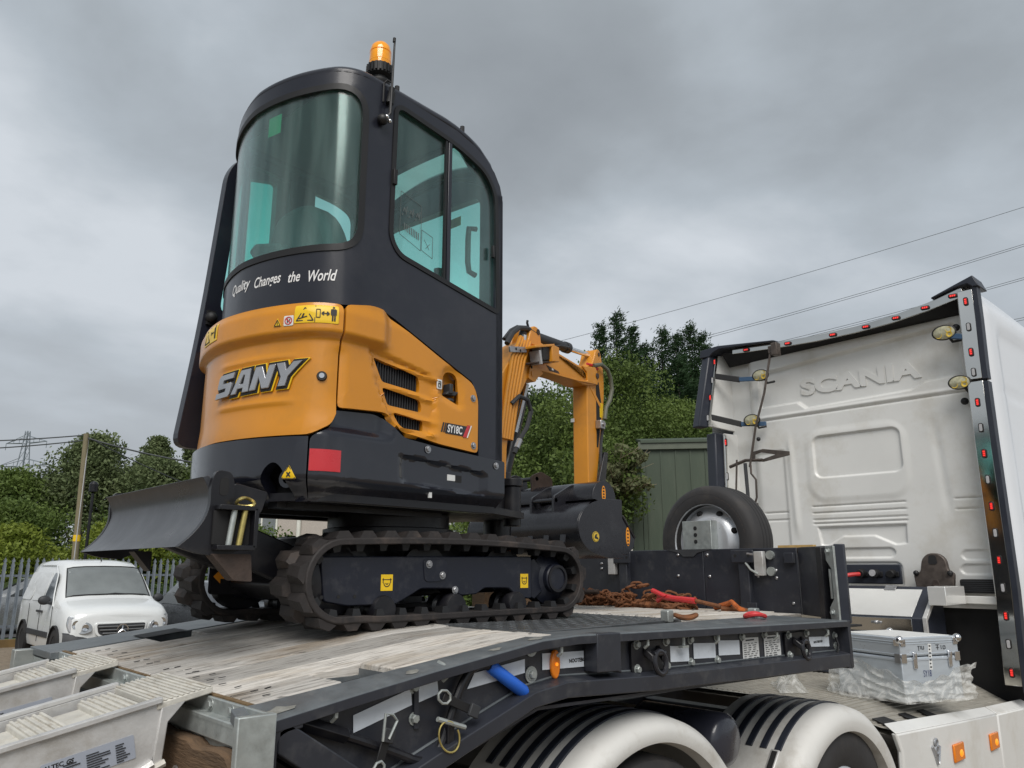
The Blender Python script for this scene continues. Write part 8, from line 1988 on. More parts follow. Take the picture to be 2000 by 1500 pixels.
# side windows, doors, mirrors on the visible (minus x) side and the far side
for s in (-1, 1):
    def sidex(z): return s*(0.912-0.235*max(0, (z-1.02)/0.72)**1.0*0.92)
    dw = rpoly([(1.32, 1.045), (2.12, 1.06), (2.10, 1.60), (1.80, 1.60), (1.62, 1.50)], [0.05, 0.05, 0.10, 0.08, 0.08], 4)
    b = MB(); b.prism([vp(sidex(z)+s*0.006, y, z) for y, z in dw], (s*0.008, 0, 0)); b.build('door_window', 'vanglassdark', VN, 0.003)
    for wy0, wy1 in ((2.26, 3.08), (3.20, 4.02)):
        wp = rpoly([(wy0, 1.08), (wy1, 1.08), (wy1-0.02, 1.60), (wy0+0.02, 1.61)], 0.08, 4)
        b = MB(); b.prism([vp(sidex(z)+s*0.004, y, z) for y, z in wp], (s*0.006, 0, 0)); b.build('blank_side_panel', 'vanwhite', VN, 0.004)
    for yy in (1.20, 2.18, 3.14):
        b = MB(); b.tube([vp(s*0.921, yy, 0.36), vp(s*0.921, yy, 1.02)], 0.005, 4); b.build('door_gap', 'seal', VN)
    b = MB().box(min(vx+s*0.91, vx+s*0.932), max(vx+s*0.91, vx+s*0.932), vy+1.36, vy+3.1, 0.46, 0.56); b.build('side_moulding', 'plastic', VN, 0.006)
    for yy in (2.04, 2.32): MB().obox(vp(s*0.93, yy, 0.90), V((0.015, 0, 0)), V((0, 0.075, 0)), V((0, 0, 0.02))).build('door_handle', 'plastic', VN, 0.006)
    ms = MB().ball(vp(s*1.035, 1.38, 1.12), 0.115, 8, (0.95, 0.55, 0.72)); ms.tube([vp(s*0.90, 1.36, 1.06), vp(s*1.0, 1.36, 1.09)], 0.035, 6); ms.build('door_mirror', 'plastic', VN, smooth=60)
    MB().tube([vp(s*0.915, 1.22, 0.99), vp(s*0.87, 1.42, 1.22), vp(s*0.775, 1.72, 1.55), vp(s*0.71, 2.2, 1.74), vp(s*0.715, 3.6, 1.74)], 0.012, 6).build('roof_gutter', 'vanwhite', VN)
    for yy in (0.80, 3.45):
        WC = vp(s*0.93, yy, 0.32)
        b = MB(); b.lathe([(0.355, 0.0), (0.375, 0.0), (0.375, 0.05), (0.355, 0.05)], vp(s*0.905, yy, 0.33), (s, 0, 0), 32, closedprof=True); b.lathe([(1e-4, 0.012), (0.36, 0.012)], vp(s*0.905, yy, 0.33), (s, 0, 0), 32); b.build('wheel_arch', 'dark', VN)
        Wv = MB().lathe([(0.20, -0.12), (0.30, -0.12), (0.318, -0.09), (0.318, 0.02), (0.30, 0.045), (0.21, 0.04)], vp(s*0.885, yy, 0.318), (s, 0, 0), 36, closedprof=True).build('wheel', 'tyre', VN, smooth=40)
        MB().lathe([(0.21, 0.03), (0.19, 0.02), (0.12, 0.03), (0.06, 0.025), (1e-4, 0.028)], vp(s*0.885, yy, 0.318), (s, 0, 0), 28).build('hubcap', 'rim', Wv)
MB().tube([vp(0.02, 1.92, 1.815), vp(0.02, 1.97, 1.86), vp(0.0, 1.86, 2.0)], [0.014, 0.008, 0.004], 6).build('roof_aerial', 'seal', VN)
MB().tube([vp(-0.74, 0.62, 1.063), vp(-0.3, 0.5, 1.06), vp(0, 0.48, 1.065), vp(0.3, 0.5, 1.06), vp(0.74, 0.62, 1.063)], 0.004, 4).build('bonnet_line', 'lens', VN) if False else None

VN.location = (4.60, 17.0, 0); VN.scale = (0.95, 0.90, 0.99)
# ---- other cars, as far as they show
def simple_car(name, label, cx, cy, rot, paint, L_=4.2, H_=1.45, W_=0.88):
    T = thing(name, label, 'car', (cx, cy, 0))
    m = Matrix.Translation((cx, cy, 0)) @ Matrix.Rotation(rot, 4, 'Z')
    st = [(-L_/2, 0.35, 0.70, 0.78, 0.70), (-L_/2+0.15, 0.25, 0.78, 0.86, 0.80), (-L_/2+0.9, 0.22, 0.88, 0.98, 0.86), (-L_/2+1.1, 0.22, 0.92, 1.04, 0.88), (-L_/2+1.75, 0.22, 0.94, H_-0.06, 0.88), (-L_/2+2.3, 0.22, 0.95, H_, 0.88), (L_/2-1.0, 0.22, 0.96, H_-0.04, 0.88), (L_/2-0.25, 0.24, 0.96, 1.12, 0.84), (L_/2, 0.38, 0.92, 0.98, 0.74)]
    b = MB(); vs = []; n = 11
    for (x, zl, zb, zt_, hw) in st:
        ht = hw*0.70 if zt_ > 1.1 else hw*0.88
        sec = [(hw*0.96, zl), (hw, (zl+zb)/2), (hw*0.98, zb), ((hw+ht)/2, (zb+zt_)/2), (ht, zt_-0.02), (0, zt_+0.02)]
        for (y, z) in sec+[(-a, c) for a, c in sec[-2::-1]]: vs.append(m @ V((x, y*W_/0.88, z)))
    fs = [(i*n+k, i*n+k+1, (i+1)*n+k+1, (i+1)*n+k) for i in range(len(st)-1) for k in range(n-1)]+[tuple(range(n)), tuple((len(st)-1)*n+k for k in range(n))]+[(i*n, (i+1)*n, (i+1)*n+n-1, i*n+n-1) for i in range(len(st)-1)]
    b.add(vs, fs); b.build('body', paint, T, 0, 40)
    for s in (-1, 1):
        b = MB(); b.prism([m @ V((x, s*(0.87-0.22*max(0, (z-0.95)/0.5)), z)) for x, z in ((-L_/2+1.35, 0.97), (L_/2-0.7, 0.99), (L_/2-1.05, H_-0.14), (-L_/2+1.9, H_-0.14))], m.to_3x3() @ V((0, s*0.015, 0))); b.build('side_window', 'vanglassdark', T)
        for x in (-L_/2+0.8, L_/2-0.8):
            MB().lathe([(0.19, -0.1), (0.29, -0.1), (0.305, -0.07), (0.305, 0.02), (0.29, 0.04), (0.19, 0.03), (1e-4, 0.03)], m @ V((x, s*0.84, 0.305)), m.to_3x3() @ V((0, s, 0)), 24).build('wheel', 'tyre', T, smooth=40)
        MB().obox(m @ V((-L_/2+0.12, s*0.62, 0.70)), m.to_3x3() @ V((0.05, 0, 0)), m.to_3x3() @ V((0, 0.15, 0)), V((0, 0, 0.07))).build('headlight', 'lens', T, 0.02)
    b = MB(); b.prism([m @ V((x, y, z)) for x, y, z in ((-L_/2+1.14, -0.66, 1.07), (-L_/2+1.14, 0.66, 1.07), (-L_/2+1.70, 0.56, H_-0.09), (-L_/2+1.70, -0.56, H_-0.09))], m.to_3x3() @ V((-0.015, 0, 0.02))); b.build('windscreen', 'vanglassdark', T)
    return T
simple_car('grey_car', 'dark grey car parked close beside the white van, mostly hidden by the excavator track', 6.75, 15.6, PI/2+0.05, 'greycar')
simple_car('silver_car', 'silver grey car on the road behind the palisade fence, left of the white van', 5.3, 25.0, 0.0, pm('silver_car_paint', (0.23, 0.24, 0.25), 0.25, 0.5, coat=0.6))

# ---- power pole with wires, lamp post, pylon
PP = thing('power_pole', 'leaning wooden power pole with yellow band in front of the left hand trees', 'power pole', P3(-16.76, 29.4))
pb_ = P3(-16.05, 29.4); pt_ = P3(-16.22, 29.3, 6.65)
b = MB().tube([pb_, pb_.lerp(pt_, 0.5), pt_], [0.135, 0.115, 0.095], 12); b.build('pole', 'pole', PP)
q0 = pb_.lerp(pt_, 0.395); q1 = pb_.lerp(pt_, 0.43); MB().tube([q0, q1], 0.130, 12).build('yellow_band', 'yellow', PP)
MB().tube([pt_+V((0.1, 0, -0.2)), P3(-15.75, 28.7, 0.2)], 0.018, 5).build('stay_wire', 'lens', PP)
def wire(name, label, pts, r_, sag=0.0, parent=None):
    out = []
    for i in range(len(pts)-1):
        a, c = V(pts[i]), V(pts[i+1])
        for k in range(16):
            f = k/16; p = a.lerp(c, f); p.z -= sag*4*f*(1-f); out.append(p)
    out.append(V(pts[-1])); o = MB().tube(out, r_, 5).build(name, 'wire', parent)
    if label: tag(o, label, 'wire', 'overhead wires')
    return o
wire('service_wire', None, [pt_+V((0, 0, -0.05)), P3(-27, 28.3, 6.4)], 0.024, 0.25, PP)
wire('service_wire', None, [pt_+V((0, 0, -0.25)), P3(-27, 28.5, 6.1)], 0.024, 0.3, PP)
wire('service_wire', None, [pt_+V((0, 0, -0.15)), P3(-7.0, 28.2, 5.1)], 0.030, 0.35, PP)
wire('service_wire', None, [pt_+V((0, 0, -0.10)), P3(-12.5, 38, 4.6)], 0.022, 0.25, PP)
LPO = thing('lamp_post', 'dark slim lamp post among the bushes behind the blade', 'lamp post', P3(-16.6, 31))
p0 = P3(-16.6, 31); MB().tube([p0, p0+V((0, 0, 4.6))], [0.07, 0.05], 10).build('post', 'black', LPO); MB().lathe([(0.05, 0), (0.16, 0.06), (0.17, 0.35), (0.10, 0.45), (1e-4, 0.48)], p0+V((0, 0, 4.55)), (0, 0, 1), 12).build('lantern', 'black', LPO)
PY = thing('electricity_pylon', 'grey lattice electricity pylon far off behind the trees on the left', 'pylon', P3(-157, 250))
c = P3(-157.5, 250); u_ = V((math.sin(TH-0.3), -math.cos(TH-0.3), 0)); w_ = V((-u_.y, u_.x, 0))
b = MB(); H_ = 45.0
def hw(z): return 3.6*(1-z/H_)**1.15+0.45
lv = [0, 7, 13, 18.5, 23.5, 28, 32, 35.5, 38.5, 41, 43, 45]
for sx_ in (-1, 1):
    for sy_ in (-1, 1): b.tube([c+u_*(sx_*hw(z))+w_*(sy_*hw(z))+ZZ*z for z in lv], 0.16, 4)
for i in range(len(lv)-1):
    a0, a1 = lv[i], lv[i+1]
    for fx in (-1, 1):
        b.tube([c+u_*(-hw(a0))+w_*(fx*hw(a0))+ZZ*a0, c+u_*hw(a1)+w_*(fx*hw(a1))+ZZ*a1], 0.09, 4); b.tube([c+u_*hw(a0)+w_*(fx*hw(a0))+ZZ*a0, c-u_*hw(a1)+w_*(fx*hw(a1))+ZZ*a1], 0.09, 4)
b.build('lattice_mast', 'pylon', PY)
for z, L_ in ((25, 9.5), (33.5, 11.0), (41.0, 8.5)):
    b = MB()
    for s in (-1, 1):
        tip = c+u_*(s*L_)+ZZ*(z+0.3)
        for sy_ in (-1, 1): b.tube([c+u_*(s*hw(z))+w_*(sy_*hw(z))+ZZ*z, tip], 0.12, 4); b.tube([c+u_*(s*hw(z))+w_*(sy_*hw(z))+ZZ*(z+2.4), tip], 0.10, 4)
        for f in (0.3, 0.6):
            a_ = (c+u_*(s*hw(z))+ZZ*z).lerp(tip, f); d_ = (c+u_*(s*hw(z))+ZZ*(z+2.4)).lerp(tip, f); b.tube([a_, d_], 0.07, 4)
        b.tube([tip, tip-ZZ*2.2], 0.10, 4)
    b.build('cross_arm', 'pylon', PY)
# overhead lines upper right: each a pair of conductors
def ray_pt(px, py, d):
    rt = V((math.sin(TH), -math.cos(TH), 0)); up = V((-math.sin(PT)*math.cos(TH), -math.sin(PT)*math.sin(TH), math.cos(PT)))
    return V((0, 0, 1.67))+(FWD+rt*((px-1000)/1520)+up*((750-py)/1520))*d
for k, (a, c, lab) in enumerate((((1060, 675, 75), (2300, 308, 60), 'topmost overhead power line above the truck cab'), ((1180, 712, 75), (2300, 385, 60), 'double power line, second from the top above the truck cab'),
        ((1300, 722, 75), (2300, 458, 60), 'power line that passes just over the truck roof'), ((1880, 645, 70), (2300, 540, 60), 'lowest power line, emerging right of the truck cab'))):
    pa_, pb2 = ray_pt(*a), ray_pt(*c)
    T = thing('power_line', lab, 'power line', pa_.lerp(pb2, 0.5), 'overhead power lines')
    for d_ in ((0, 0.22) if k else (0,)):
        o = wire('conductor', None, [pa_+V((0, 0, d_)), pb2+V((0, 0, d_*0.7))], 0.020, 0.5, T)
    for q in (pa_, pb2): pass

# ---- green clad shed, stack below it
SH = thing('green_shed', 'green steel clad shed with grey barge trim, behind the trailer under the trees', 'shed', (15.0, 9.0, 0))
sd0 = P3(2.55, 15.3); sdd = (P3(4.9, 15.0)-P3(2.55, 15.3)).normalized(); sdn = V((-sdd.y, sdd.x, 0))
b = MB(); b.prism([sd0+ZZ*0.9, sd0+sdd*8+ZZ*0.9, sd0+sdd*8+ZZ*4.0, sd0+ZZ*4.0], sdn*6.0); SHW = b.build('wall', 'barn', SH)
for k in range(26):
    o = MB().obox(sd0+sdd*(0.10+k*0.285)-sdn*0.008+ZZ*2.45, sdd*0.012, sdn*0.010, ZZ*1.54).build('cladding_rib', 'barn', SH)
MB().obox(sd0+sdd*4-sdn*0.03+ZZ*4.02, sdd*4.05, sdn*0.04, ZZ*0.075).build('roof_trim', pm('shed_trim', (0.10, 0.115, 0.085), 0.5), SH)
b = MB(); b.prism([sd0+ZZ*4.07-sdn*0.1, sd0+sdd*8+ZZ*4.07-sdn*0.1, sd0+sdd*8+ZZ*4.6+sdn*3, sd0+ZZ*4.6+sdn*3], ZZ*0.05); b.build('roof', 'barn', SH)
MB().obox(sd0+sdd*4-sdn*0.02+ZZ*0.45, sdd*4.0, sdn*0.03, ZZ*0.45).build('plinth', 'brick', SH)
b = MB(); b.prism([sd0-sdd*0.62+ZZ*0.05, sd0-sdd*0.01+ZZ*0.05, sd0-sdd*0.01+ZZ*3.05, sd0-sdd*0.62+ZZ*2.95], sdn*5.0); b.build('lean_to_wall', 'barn', SH)
for k in range(2): MB().obox(sd0-sdd*(0.18+k*0.285)-sdn*0.008+ZZ*1.5, sdd*0.012, sdn*0.010, ZZ*1.45).build('cladding_rib', 'barn', SH)
STK = thing('pallet_stack', 'stack of red and brown pallets in front of the green shed', 'pallets', P3(2.2, 13.6))
for k in range(9):
    MB().obox(P3(2.35, 13.4, 0.98+k*0.115), sdd*0.75, sdn*0.5, ZZ*0.035).build('pallet', pm('pallet_red', (0.22, 0.045, 0.035), 0.8) if k == 8 else ('rustdark' if k % 2 else 'timber'), STK, 0.004)
    for q in range(6): MB().obox(P3(2.35, 13.4, 1.04+k*0.115)+sdd*(-0.65+q*0.26)-sdn*0.3, sdd*0.045, sdn*0.05, ZZ*0.03).build('pallet_block', 'woodlight', STK) if k < 8 else None
MB().obox(P3(2.35, 13.4, 0.48), sdd*0.75, sdn*0.5, ZZ*0.46).build('pallet_base', 'timber', STK)

# ---- pebbledashed house seen between the tracks and the body
HS = thing('pebbledash_house', 'pale pebbledashed house with white window frames, behind the excavator', 'house', P3(-5, 36))
hd = P3(1, 36)-P3(-12.5, 36); hd = hd.normalized(); h0 = P3(-12.9, 36); hnn = V((-hd.y, hd.x, 0))
MB().prism([h0, h0+hd*13.0, h0+hd*13.0+ZZ*4.9, h0+ZZ*4.9], hnn*7).build('wall', 'render', HS)
b = MB(); b.prism([h0-hd*0.3+ZZ*4.9-hnn*0.3, h0-hd*0.3+ZZ*4.9+hnn*7.3, h0-hd*0.3+ZZ*6.9+hnn*3.5], hd*13.6); b.build('roof', 'rooft', HS)
for f in (0.8, 5.0, 9.4):
    for z in (1.2, 3.0):
        wf = MB().obox(h0+hd*(f+0.7)-hnn*0.03+ZZ*(z+0.55), hd*0.72, hnn*0.04, ZZ*0.62).build('window', 'frame', HS)
        for s in (-1, 1): MB().obox(h0+hd*(f+0.7+s*0.34)-hnn*0.08+ZZ*(z+0.55), hd*0.30, hnn*0.01, ZZ*0.52).build('pane', 'vanglass', wf)
for f in (3.2, 7.6, 11.9):
    MB().tube([h0+hd*f-hnn*0.08+ZZ*0.1, h0+hd*f-hnn*0.08+ZZ*4.8], 0.10, 8).build('downpipe', 'frame', HS)
MB().obox(h0+hd*6.5-hnn*0.12+ZZ*4.88, hd*6.7, hnn*0.09, ZZ*0.08).build('gutter', 'frame', HS)

# ---- trees: trunk and a crown of leaf clumps
def leaf_mat(name, c_lo, c_hi):
    m = bpy.data.materials.new(name); m.use_nodes = True; t = m.node_tree; b = t.nodes['Principled BSDF']; L = t.links.new
    tcn = N('ShaderNodeTexCoord', t)
    n = N('ShaderNodeTexNoise', t); n.inputs['Scale'].default_value = 0.55; n.inputs['Detail'].default_value = 9; n.inputs['Roughness'].default_value = 0.75; L(tcn.outputs['Object'], n.inputs['Vector'])
    r_ = N('ShaderNodeValToRGB', t); r_.color_ramp.elements[0].position = 0.33; r_.color_ramp.elements[1].position = 0.68
    r_.color_ramp.elements[0].color = (*c_lo, 1); r_.color_ramp.elements[1].color = (*c_hi, 1); L(n.outputs['Fac'], r_.inputs[0])
    L(r_.outputs[0], b.inputs['Base Color']); b.inputs['Roughness'].default_value = 0.6; b.inputs['Specular IOR Level'].default_value = 0.25
    tl = N('ShaderNodeBsdfTranslucent', t); L(r_.outputs[0], tl.inputs[0]); mi = N('ShaderNodeMixShader', t); mi.inputs[0].default_value = 0.28
    L(b.outputs[0], mi.inputs[1]); L(tl.outputs[0], mi.inputs[2]); L(mi.outputs[0], t.nodes['Material Output'].inputs[0]); return m
M['leaf_mid'] = leaf_mat('mid_green_leaves', (0.045, 0.080, 0.020), (0.155, 0.215, 0.050))
M['leaf_dark'] = leaf_mat('dark_green_leaves', (0.020, 0.042, 0.014), (0.075, 0.115, 0.030))
M['leaf_conifer'] = leaf_mat('conifer_needles', (0.012, 0.032, 0.014), (0.042, 0.085, 0.030))
M['leaf_olive'] = leaf_mat('olive_willow_leaves', (0.070, 0.102, 0.042), (0.185, 0.225, 0.100))
M['leaf_bright'] = leaf_mat('bright_bush_leaves', (0.105, 0.150, 0.022), (0.27, 0.32, 0.050))
M['leaf_dry'] = leaf_mat('dry_branch_leaves', (0.075, 0.095, 0.04), (0.19, 0.20, 0.10))
def leaves(cl, per, size, rg, flat=0.0, droop=0.0, wind=(0, 0, 0)):
    """cl: array of clump centres and radii (n,4+). Returns a mesh of small leaf quads spread through the clumps."""
    n = len(cl); tot = n*per
    c = np.repeat(cl[:, :3], per, 0); r_ = np.repeat(cl[:, 3:6] if cl.shape[1] >= 6 else np.repeat(cl[:, 3:4], 3, 1), per, 0)
    d = rg.normal(size=(tot, 3)); d /= np.linalg.norm(d, axis=1)[:, None]
    rad = rg.random(tot)**0.42
    p = c+d*r_*rad[:, None]
    a = rg.normal(size=(tot, 3))+np.array(wind)*1.2; a[:, 2] -= droop; a /= np.linalg.norm(a, axis=1)[:, None]
    q = rg.normal(size=(tot, 3)); q[:, 2] *= (1-flat); q -= a*np.sum(q*a, axis=1)[:, None]; q /= np.linalg.norm(q, axis=1)[:, None]
    s = size*(0.6+0.8*rg.random(tot))
    a *= s[:, None]; q *= (s*0.55)[:, None]
    return quads(np.stack([p-a*0.5, p+q*0.5, p+a*0.6, p-q*0.5], 1))
def quads(v):
    tot = len(v); v = v.reshape(-1, 3)
    me = bpy.data.meshes.new('crown'); me.vertices.add(tot*4); me.vertices.foreach_set('co', v.astype(np.float32).ravel())
    me.loops.add(tot*4); me.loops.foreach_set('vertex_index', np.arange(tot*4, dtype=np.int32))
    me.polygons.add(tot); me.polygons.foreach_set('loop_start', np.arange(0, tot*4, 4, dtype=np.int32)); me.polygons.foreach_set('loop_total', np.full(tot, 4, dtype=np.int32))
    me.update(); me.validate(); return me
def tree(label, pos, h, w, mat, seed, crown0=0.25, clumps=70, per=170, leaf=0.28, shape='oval', group='trees beyond the fence', name='tree', cat='tree', limbs=7, wind=(0, 0, 0)):
    rg = np.random.default_rng(seed); T = thing(name, label, cat, pos, group)
    z0, z1 = h*crown0, h
    cl = []; lobes = [(rg.random()**0.8, rg.random()*2*PI, 0.25+0.85*rg.random()) for _ in range(9)]
    while len(cl) < clumps:
        f = rg.random(); ang = rg.random()*2*PI
        if shape == 'oval': rr = math.sin(PI*min(1, (f*0.86+0.10)))**0.7
        elif shape == 'tall': rr = min(1, 1.35*(1-f))**0.75*min(1, 0.45+f*2.2)
        elif shape == 'round': rr = math.sqrt(max(0.05, 1-(2*f-0.85)**2/1.4))
        else: rr = 1-f*0.9
        if rg.random() < 0.62:
            lb = lobes[int(rg.integers(9))]; f = min(0.99, max(0.02, lb[0]+rg.normal()*0.075)); ang = lb[1]+rg.normal()*0.35
            if shape == 'tall': rr = min(1, 1.35*(1-f))**0.75*min(1, 0.45+f*2.2)
            else: rr = math.sin(PI*min(1, (f*0.86+0.10)))**0.7
        k = math.sqrt(rg.random()); cr = (0.16+0.13*rg.random())*w*(0.55+0.45*rr)
        lob = 0.80+0.30*math.sin(3*ang+seed)+0.20*math.sin(5*ang+seed*2+f*7)
        rad = max(0, w*0.5*rr*lob*k)
        cl.append((pos[0]+math.cos(ang)*rad+wind[0]*f*h*0.1, pos[1]+math.sin(ang)*rad+wind[1]*f*h*0.1, z0+(z1-z0)*f*0.96, cr, cr, cr*0.72))
    me = leaves(np.array(cl), per, leaf, rg, wind=wind); bo = V(pos)
    me.transform(Matrix.Translation(-bo)); link('crown', me, mat, T)
    b = MB(); p = V(pos); top = p+V((rg.normal()*0.2, rg.normal()*0.2, h*0.8)); r0 = 0.028*h
    b.tube([p-ZZ*0.05, p.lerp(top, 0.3)+V((rg.normal()*0.1, rg.normal()*0.1, 0)), p.lerp(top, 0.65), top], [r0, r0*0.75, r0*0.4, r0*0.12], 8)
    for k in range(limbs):
        q = cl[int(rg.integers(len(cl)))]; a = p.lerp(top, 0.25+0.45*k/limbs); b.tube([a, a.lerp(V(q[:3]), 0.5)+ZZ*0.15, V(q[:3])], [r0*0.35, r0*0.2, r0*0.06], 6)
    b.build('trunk', 'bark', T); return T
def conifer(label, pos, h, w, seed, mat='leaf_conifer', wind=(0.5, -0.4, 0)):
    rg = np.random.default_rng(seed); T = thing('conifer_tree', label, 'tree', pos, 'row of tall conifers behind the shed')
    wv = np.array([wind[0], wind[1], 0.0]); pp_ = np.array(pos); C_ = []; A_ = []; S_ = []
    z = 0.05*h
    while z < h*0.985:
        f = z/h; rr = w*0.75*((1-f)**0.72+0.05)
        for k in range(max(2, int(6*(1-f)+3))):
            a = rg.random()*2*PI; L_ = rr*(0.55+0.7*rg.random()); d = np.array([math.cos(a), math.sin(a), 0.0])+wv*(0.35+0.6*f); d /= np.linalg.norm(d)
            d = d*L_; d[2] = L_*(0.25+0.55*f)*(0.6+0.8*rg.random()); n = int(40+150*(1-f))
            t = rg.random(n)**0.7; sp = 0.05+0.22*(1-t)*(1-f)+0.04
            p = pp_+np.array([0, 0, z])+d*t[:, None]+rg.normal(size=(n, 3))*sp[:, None]*np.array([1, 1, 0.55])
            ax = d/np.linalg.norm(d)+rg.normal(size=(n, 3))*0.45+wv*0.8
            C_.append(p); A_.append(ax); S_.append(np.full(n, 0.11+0.05*(1-f)))
        z += h*0.021*(1.2-0.6*f)
    n = 60; t = rg.random(n); C_.append(pp_+np.array([0, 0, h*0.93])+np.outer(t, [wind[0]*0.25, wind[1]*0.25, h*0.085])+rg.normal(size=(n, 3))*0.03); A_.append(np.array([wind[0], wind[1], 1.0])+rg.normal(size=(n, 3))*0.4); S_.append(np.full(n, 0.10))
    p = np.concatenate(C_); a = np.concatenate(A_); a /= np.linalg.norm(a, axis=1)[:, None]; s = np.concatenate(S_)*(0.7+0.7*rg.random(len(p)))
    q = rg.normal(size=a.shape); q -= a*np.sum(q*a, axis=1)[:, None]; q /= np.linalg.norm(q, axis=1)[:, None]
    a = a*s[:, None]; q = q*(s*0.30)[:, None]; p = p-pp_
    me = quads(np.stack([p-a*0.5, p+q*0.5, p+a*0.6, p-q*0.5], 1)); link('crown', me, mat, T)
    MB().tube([V(pos), V(pos)+ZZ*h*0.97], [0.018*h, 0.01], 7).build('trunk', 'bark', T); return T
# left group, from the frame's edge to the excavator
LT = [(-27.5, 42, 6.6, 6.0, 'leaf_mid', 'round', 'mid green tree at the left edge of the picture, below the pylon'),
      (-24.0, 44, 9.0, 7.6, 'leaf_olive', 'tall', 'tallest broad green tree on the left, just behind the power pole'),
      (-20.8, 45, 7.6, 5.6, 'leaf_olive', 'oval', 'narrower green tree right against the power pole'),
      (-18.6, 47, 7.4, 5.6, 'leaf_mid', 'round', 'lower rounded tree right of the power pole'),
      (-24.6, 53, 10.6, 4.4, 'leaf_olive', 'tall', 'slim tall willow-like tree between the pole and the excavator'),
      (-16.0, 46, 7.6, 5.6, 'leaf_olive', 'round', 'olive green tree behind the dozer blade'),
      (-21.2, 51, 10.0, 5.4, 'leaf_olive', 'tall', 'thin crowned tree showing beside the open cab door'),
      (-10.0, 46, 9.0, 6.0, 'leaf_olive', 'round', 'tree half hidden behind the excavator body')]
for k, (la, d, h, w, mt, shp, lab) in enumerate(LT):
    tree(lab, P3(la, d), h, w*1.12, mt, 100+k, 0.08, 150, 230, 0.19, shp, wind=(0.25, -0.2, 0))
# bright bushes and hedge at the foot of them
HB = [(-24.5, 33, 2.9, 5.5, 'leaf_bright', 'bright yellow green bush at the left edge above the fence'), (-20.0, 32.5, 3.1, 5.0, 'leaf_bright', 'bright green bush at the foot of the power pole'), (-16.5, 34, 3.4, 5.0, 'leaf_bright', 'bright green bush below the dozer blade'),
      (-22.5, 36, 4.3, 6.0, 'leaf_mid', 'mid green thicket behind the bright bushes'), (-17.6, 38, 4.6, 6.0, 'leaf_mid', 'dense green thicket right of the pole'), (-12.5, 35, 3.2, 6.0, 'leaf_mid', 'green hedge behind the dark grey car'), (-27, 38, 4.4, 6, 'leaf_dark', 'dark thicket low at the left edge')]
for k, (la, d, h, w, mt, lab) in enumerate(HB):
    tree(lab, P3(la, d), h, w, mt, 200+k, 0.02, 110, 230, 0.16, 'round', 'bushes along the road', 'bush', 'bush', 3)
rg = np.random.default_rng(9); cl = []
for i in range(420):
    la = -34+rg.random()*40; d = 30.0+rg.random()*2.4; p = P3(la, d); cl.append((p.x, p.y, 0.25+rg.random()*0.6, 0.7, 0.7, 0.4))
me = leaves(np.array(cl), 110, 0.17, rg); o = link('undergrowth', me, 'leaf_dark'); o['kind'] = 'stuff'
# centre: big broadleaf trees, dry branch, conifers behind
CT = [(2.45, 21.5, 7.6, 5.4, 'leaf_mid', 'oval', 'broad green tree directly behind the excavator arm', 0.05), (4.6, 23.0, 6.3, 5.4, 'leaf_mid', 'round', 'bushy green tree just above the green shed', 0.04), (0.7, 24, 6.9, 4.6, 'leaf_dark', 'round', 'dark green tree showing under the boom', 0.03), (1.9, 20.0, 4.4, 3.6, 'leaf_dark', 'round', 'low dark tree filling the gap beside the shed corner', 0.02), (6.6, 24.5, 5.8, 5.0, 'leaf_dark', 'round', 'dark tree over the shed roof next to the truck', 0.05), (-0.2, 19.6, 3.6, 3.6, 'leaf_mid', 'round', 'low green bush between the boom and the stick', 0.02)]
for k, (la, d, h, w, mt, shp, lab, c0_) in enumerate(CT):
    tree(lab, P3(la, d), h, w, mt, 300+k, c0_, 190, 400, 0.088, shp, 'broadleaf trees behind the shed', limbs=9)
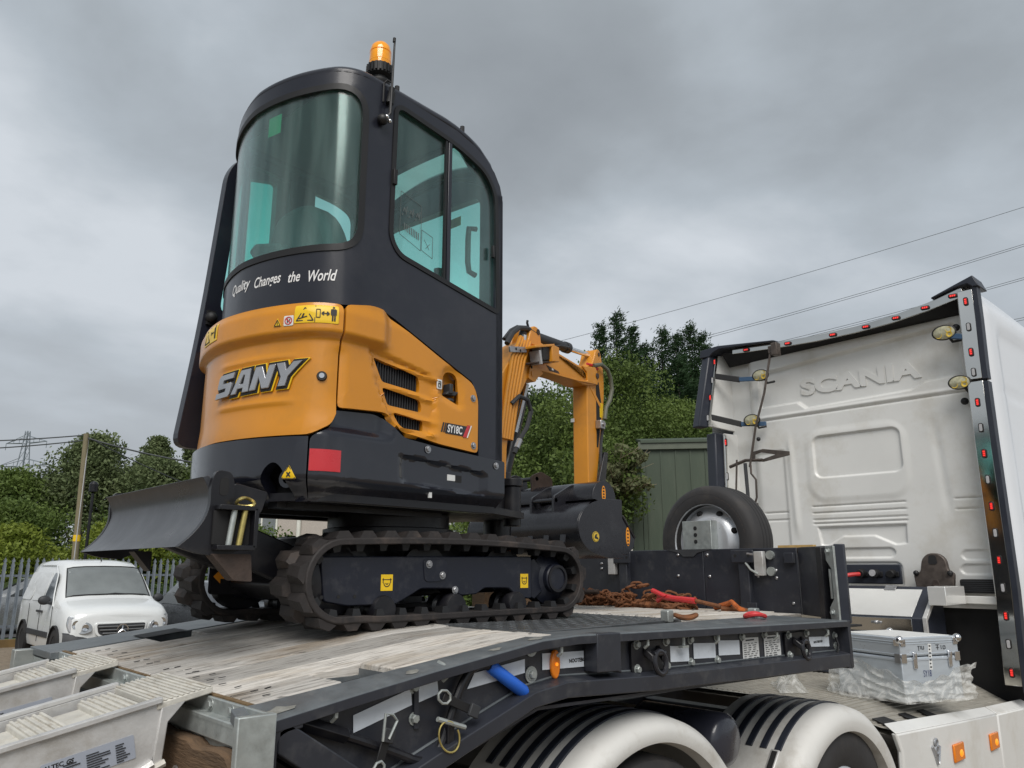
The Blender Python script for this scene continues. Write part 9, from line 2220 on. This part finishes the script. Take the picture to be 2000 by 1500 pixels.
CF = [(3.95, 28.2, 10.5, 2.2, 'tallest conifer top, just right of the excavator arm'), (4.5, 28.4, 10.0, 2.1, 'second conifer to the right of the excavator arm'), (3.3, 28.1, 10.0, 2.0, 'conifer top right against the arm cylinder'), (5.05, 28.8, 9.4, 2.3, 'shorter conifer in the middle of the row'), (5.7, 28.5, 9.9, 2.2, 'first of the four right hand conifer tops'), (6.2, 28.4, 9.7, 2.2, 'second of the four right hand conifer tops'), (6.7, 28.3, 10.0, 2.2, 'tallest of the four right hand conifer tops'), (7.15, 28.2, 9.6, 2.3, 'last conifer top before the truck cab'), (7.8, 28.0, 8.6, 2.6, 'conifer partly behind the truck cab'), (4.7, 27.4, 8.0, 3.2, 'low dense conifer between the taller ones'), (6.0, 27.3, 8.4, 3.0, 'dense dark conifer in front of the right hand tops'), (7.2, 27.2, 8.0, 3.0, 'dense dark conifer low beside the truck cab')]
for k, (la, d, h, w, lab) in enumerate(CF): conifer(lab, P3(la, d), h+0.7, w, 400+k)
tree('dark green bush at the left corner of the green shed', P3(1.55, 15.0), 4.2, 1.7, 'leaf_mid', 351, 0.55, 70, 220, 0.075, 'round', 'bushes along the road', 'bush', 'bush', 3)
DB = thing('dry_shrub', 'dry pale shrub with bare twigs sticking out in front of the green shed', 'shrub', P3(2.0, 14.6))
rg = np.random.default_rng(77); cl = []; b = MB(); p0 = P3(1.6, 14.8, 0)
for k in range(26):
    a = P3(1.55+0.2*rg.normal(), 14.8, 2.6+0.6*rg.random()); e_ = P3(1.65+rg.random()*1.0, 14.4+0.3*rg.normal(), 3.1+0.85*rg.random())
    mdp = a.lerp(e_, 0.5)+ZZ*0.10; b.tube([a, mdp, e_], [0.016, 0.010, 0.004], 5)
    for t in (0.35, 0.6, 0.85):
        q = a.lerp(e_, t); cl.append((q.x, q.y, q.z+0.04, 0.14, 0.14, 0.10))
    for t in (0.5, 0.75): q = a.lerp(e_, t); b.tube([q, q+V((rg.normal()*0.16, rg.normal()*0.16, 0.10+rg.random()*0.12))], [0.007, 0.003], 4)
b.tube([p0, p0+ZZ*2.9], [0.07, 0.05], 7); b.build('twigs', pm('pale_twig', (0.24, 0.20, 0.13), 0.9), DB)
me = leaves(np.array(cl), 40, 0.09, rg); me.transform(Matrix.Translation(-base_of(DB))); link('crown', me, 'leaf_dry', DB)
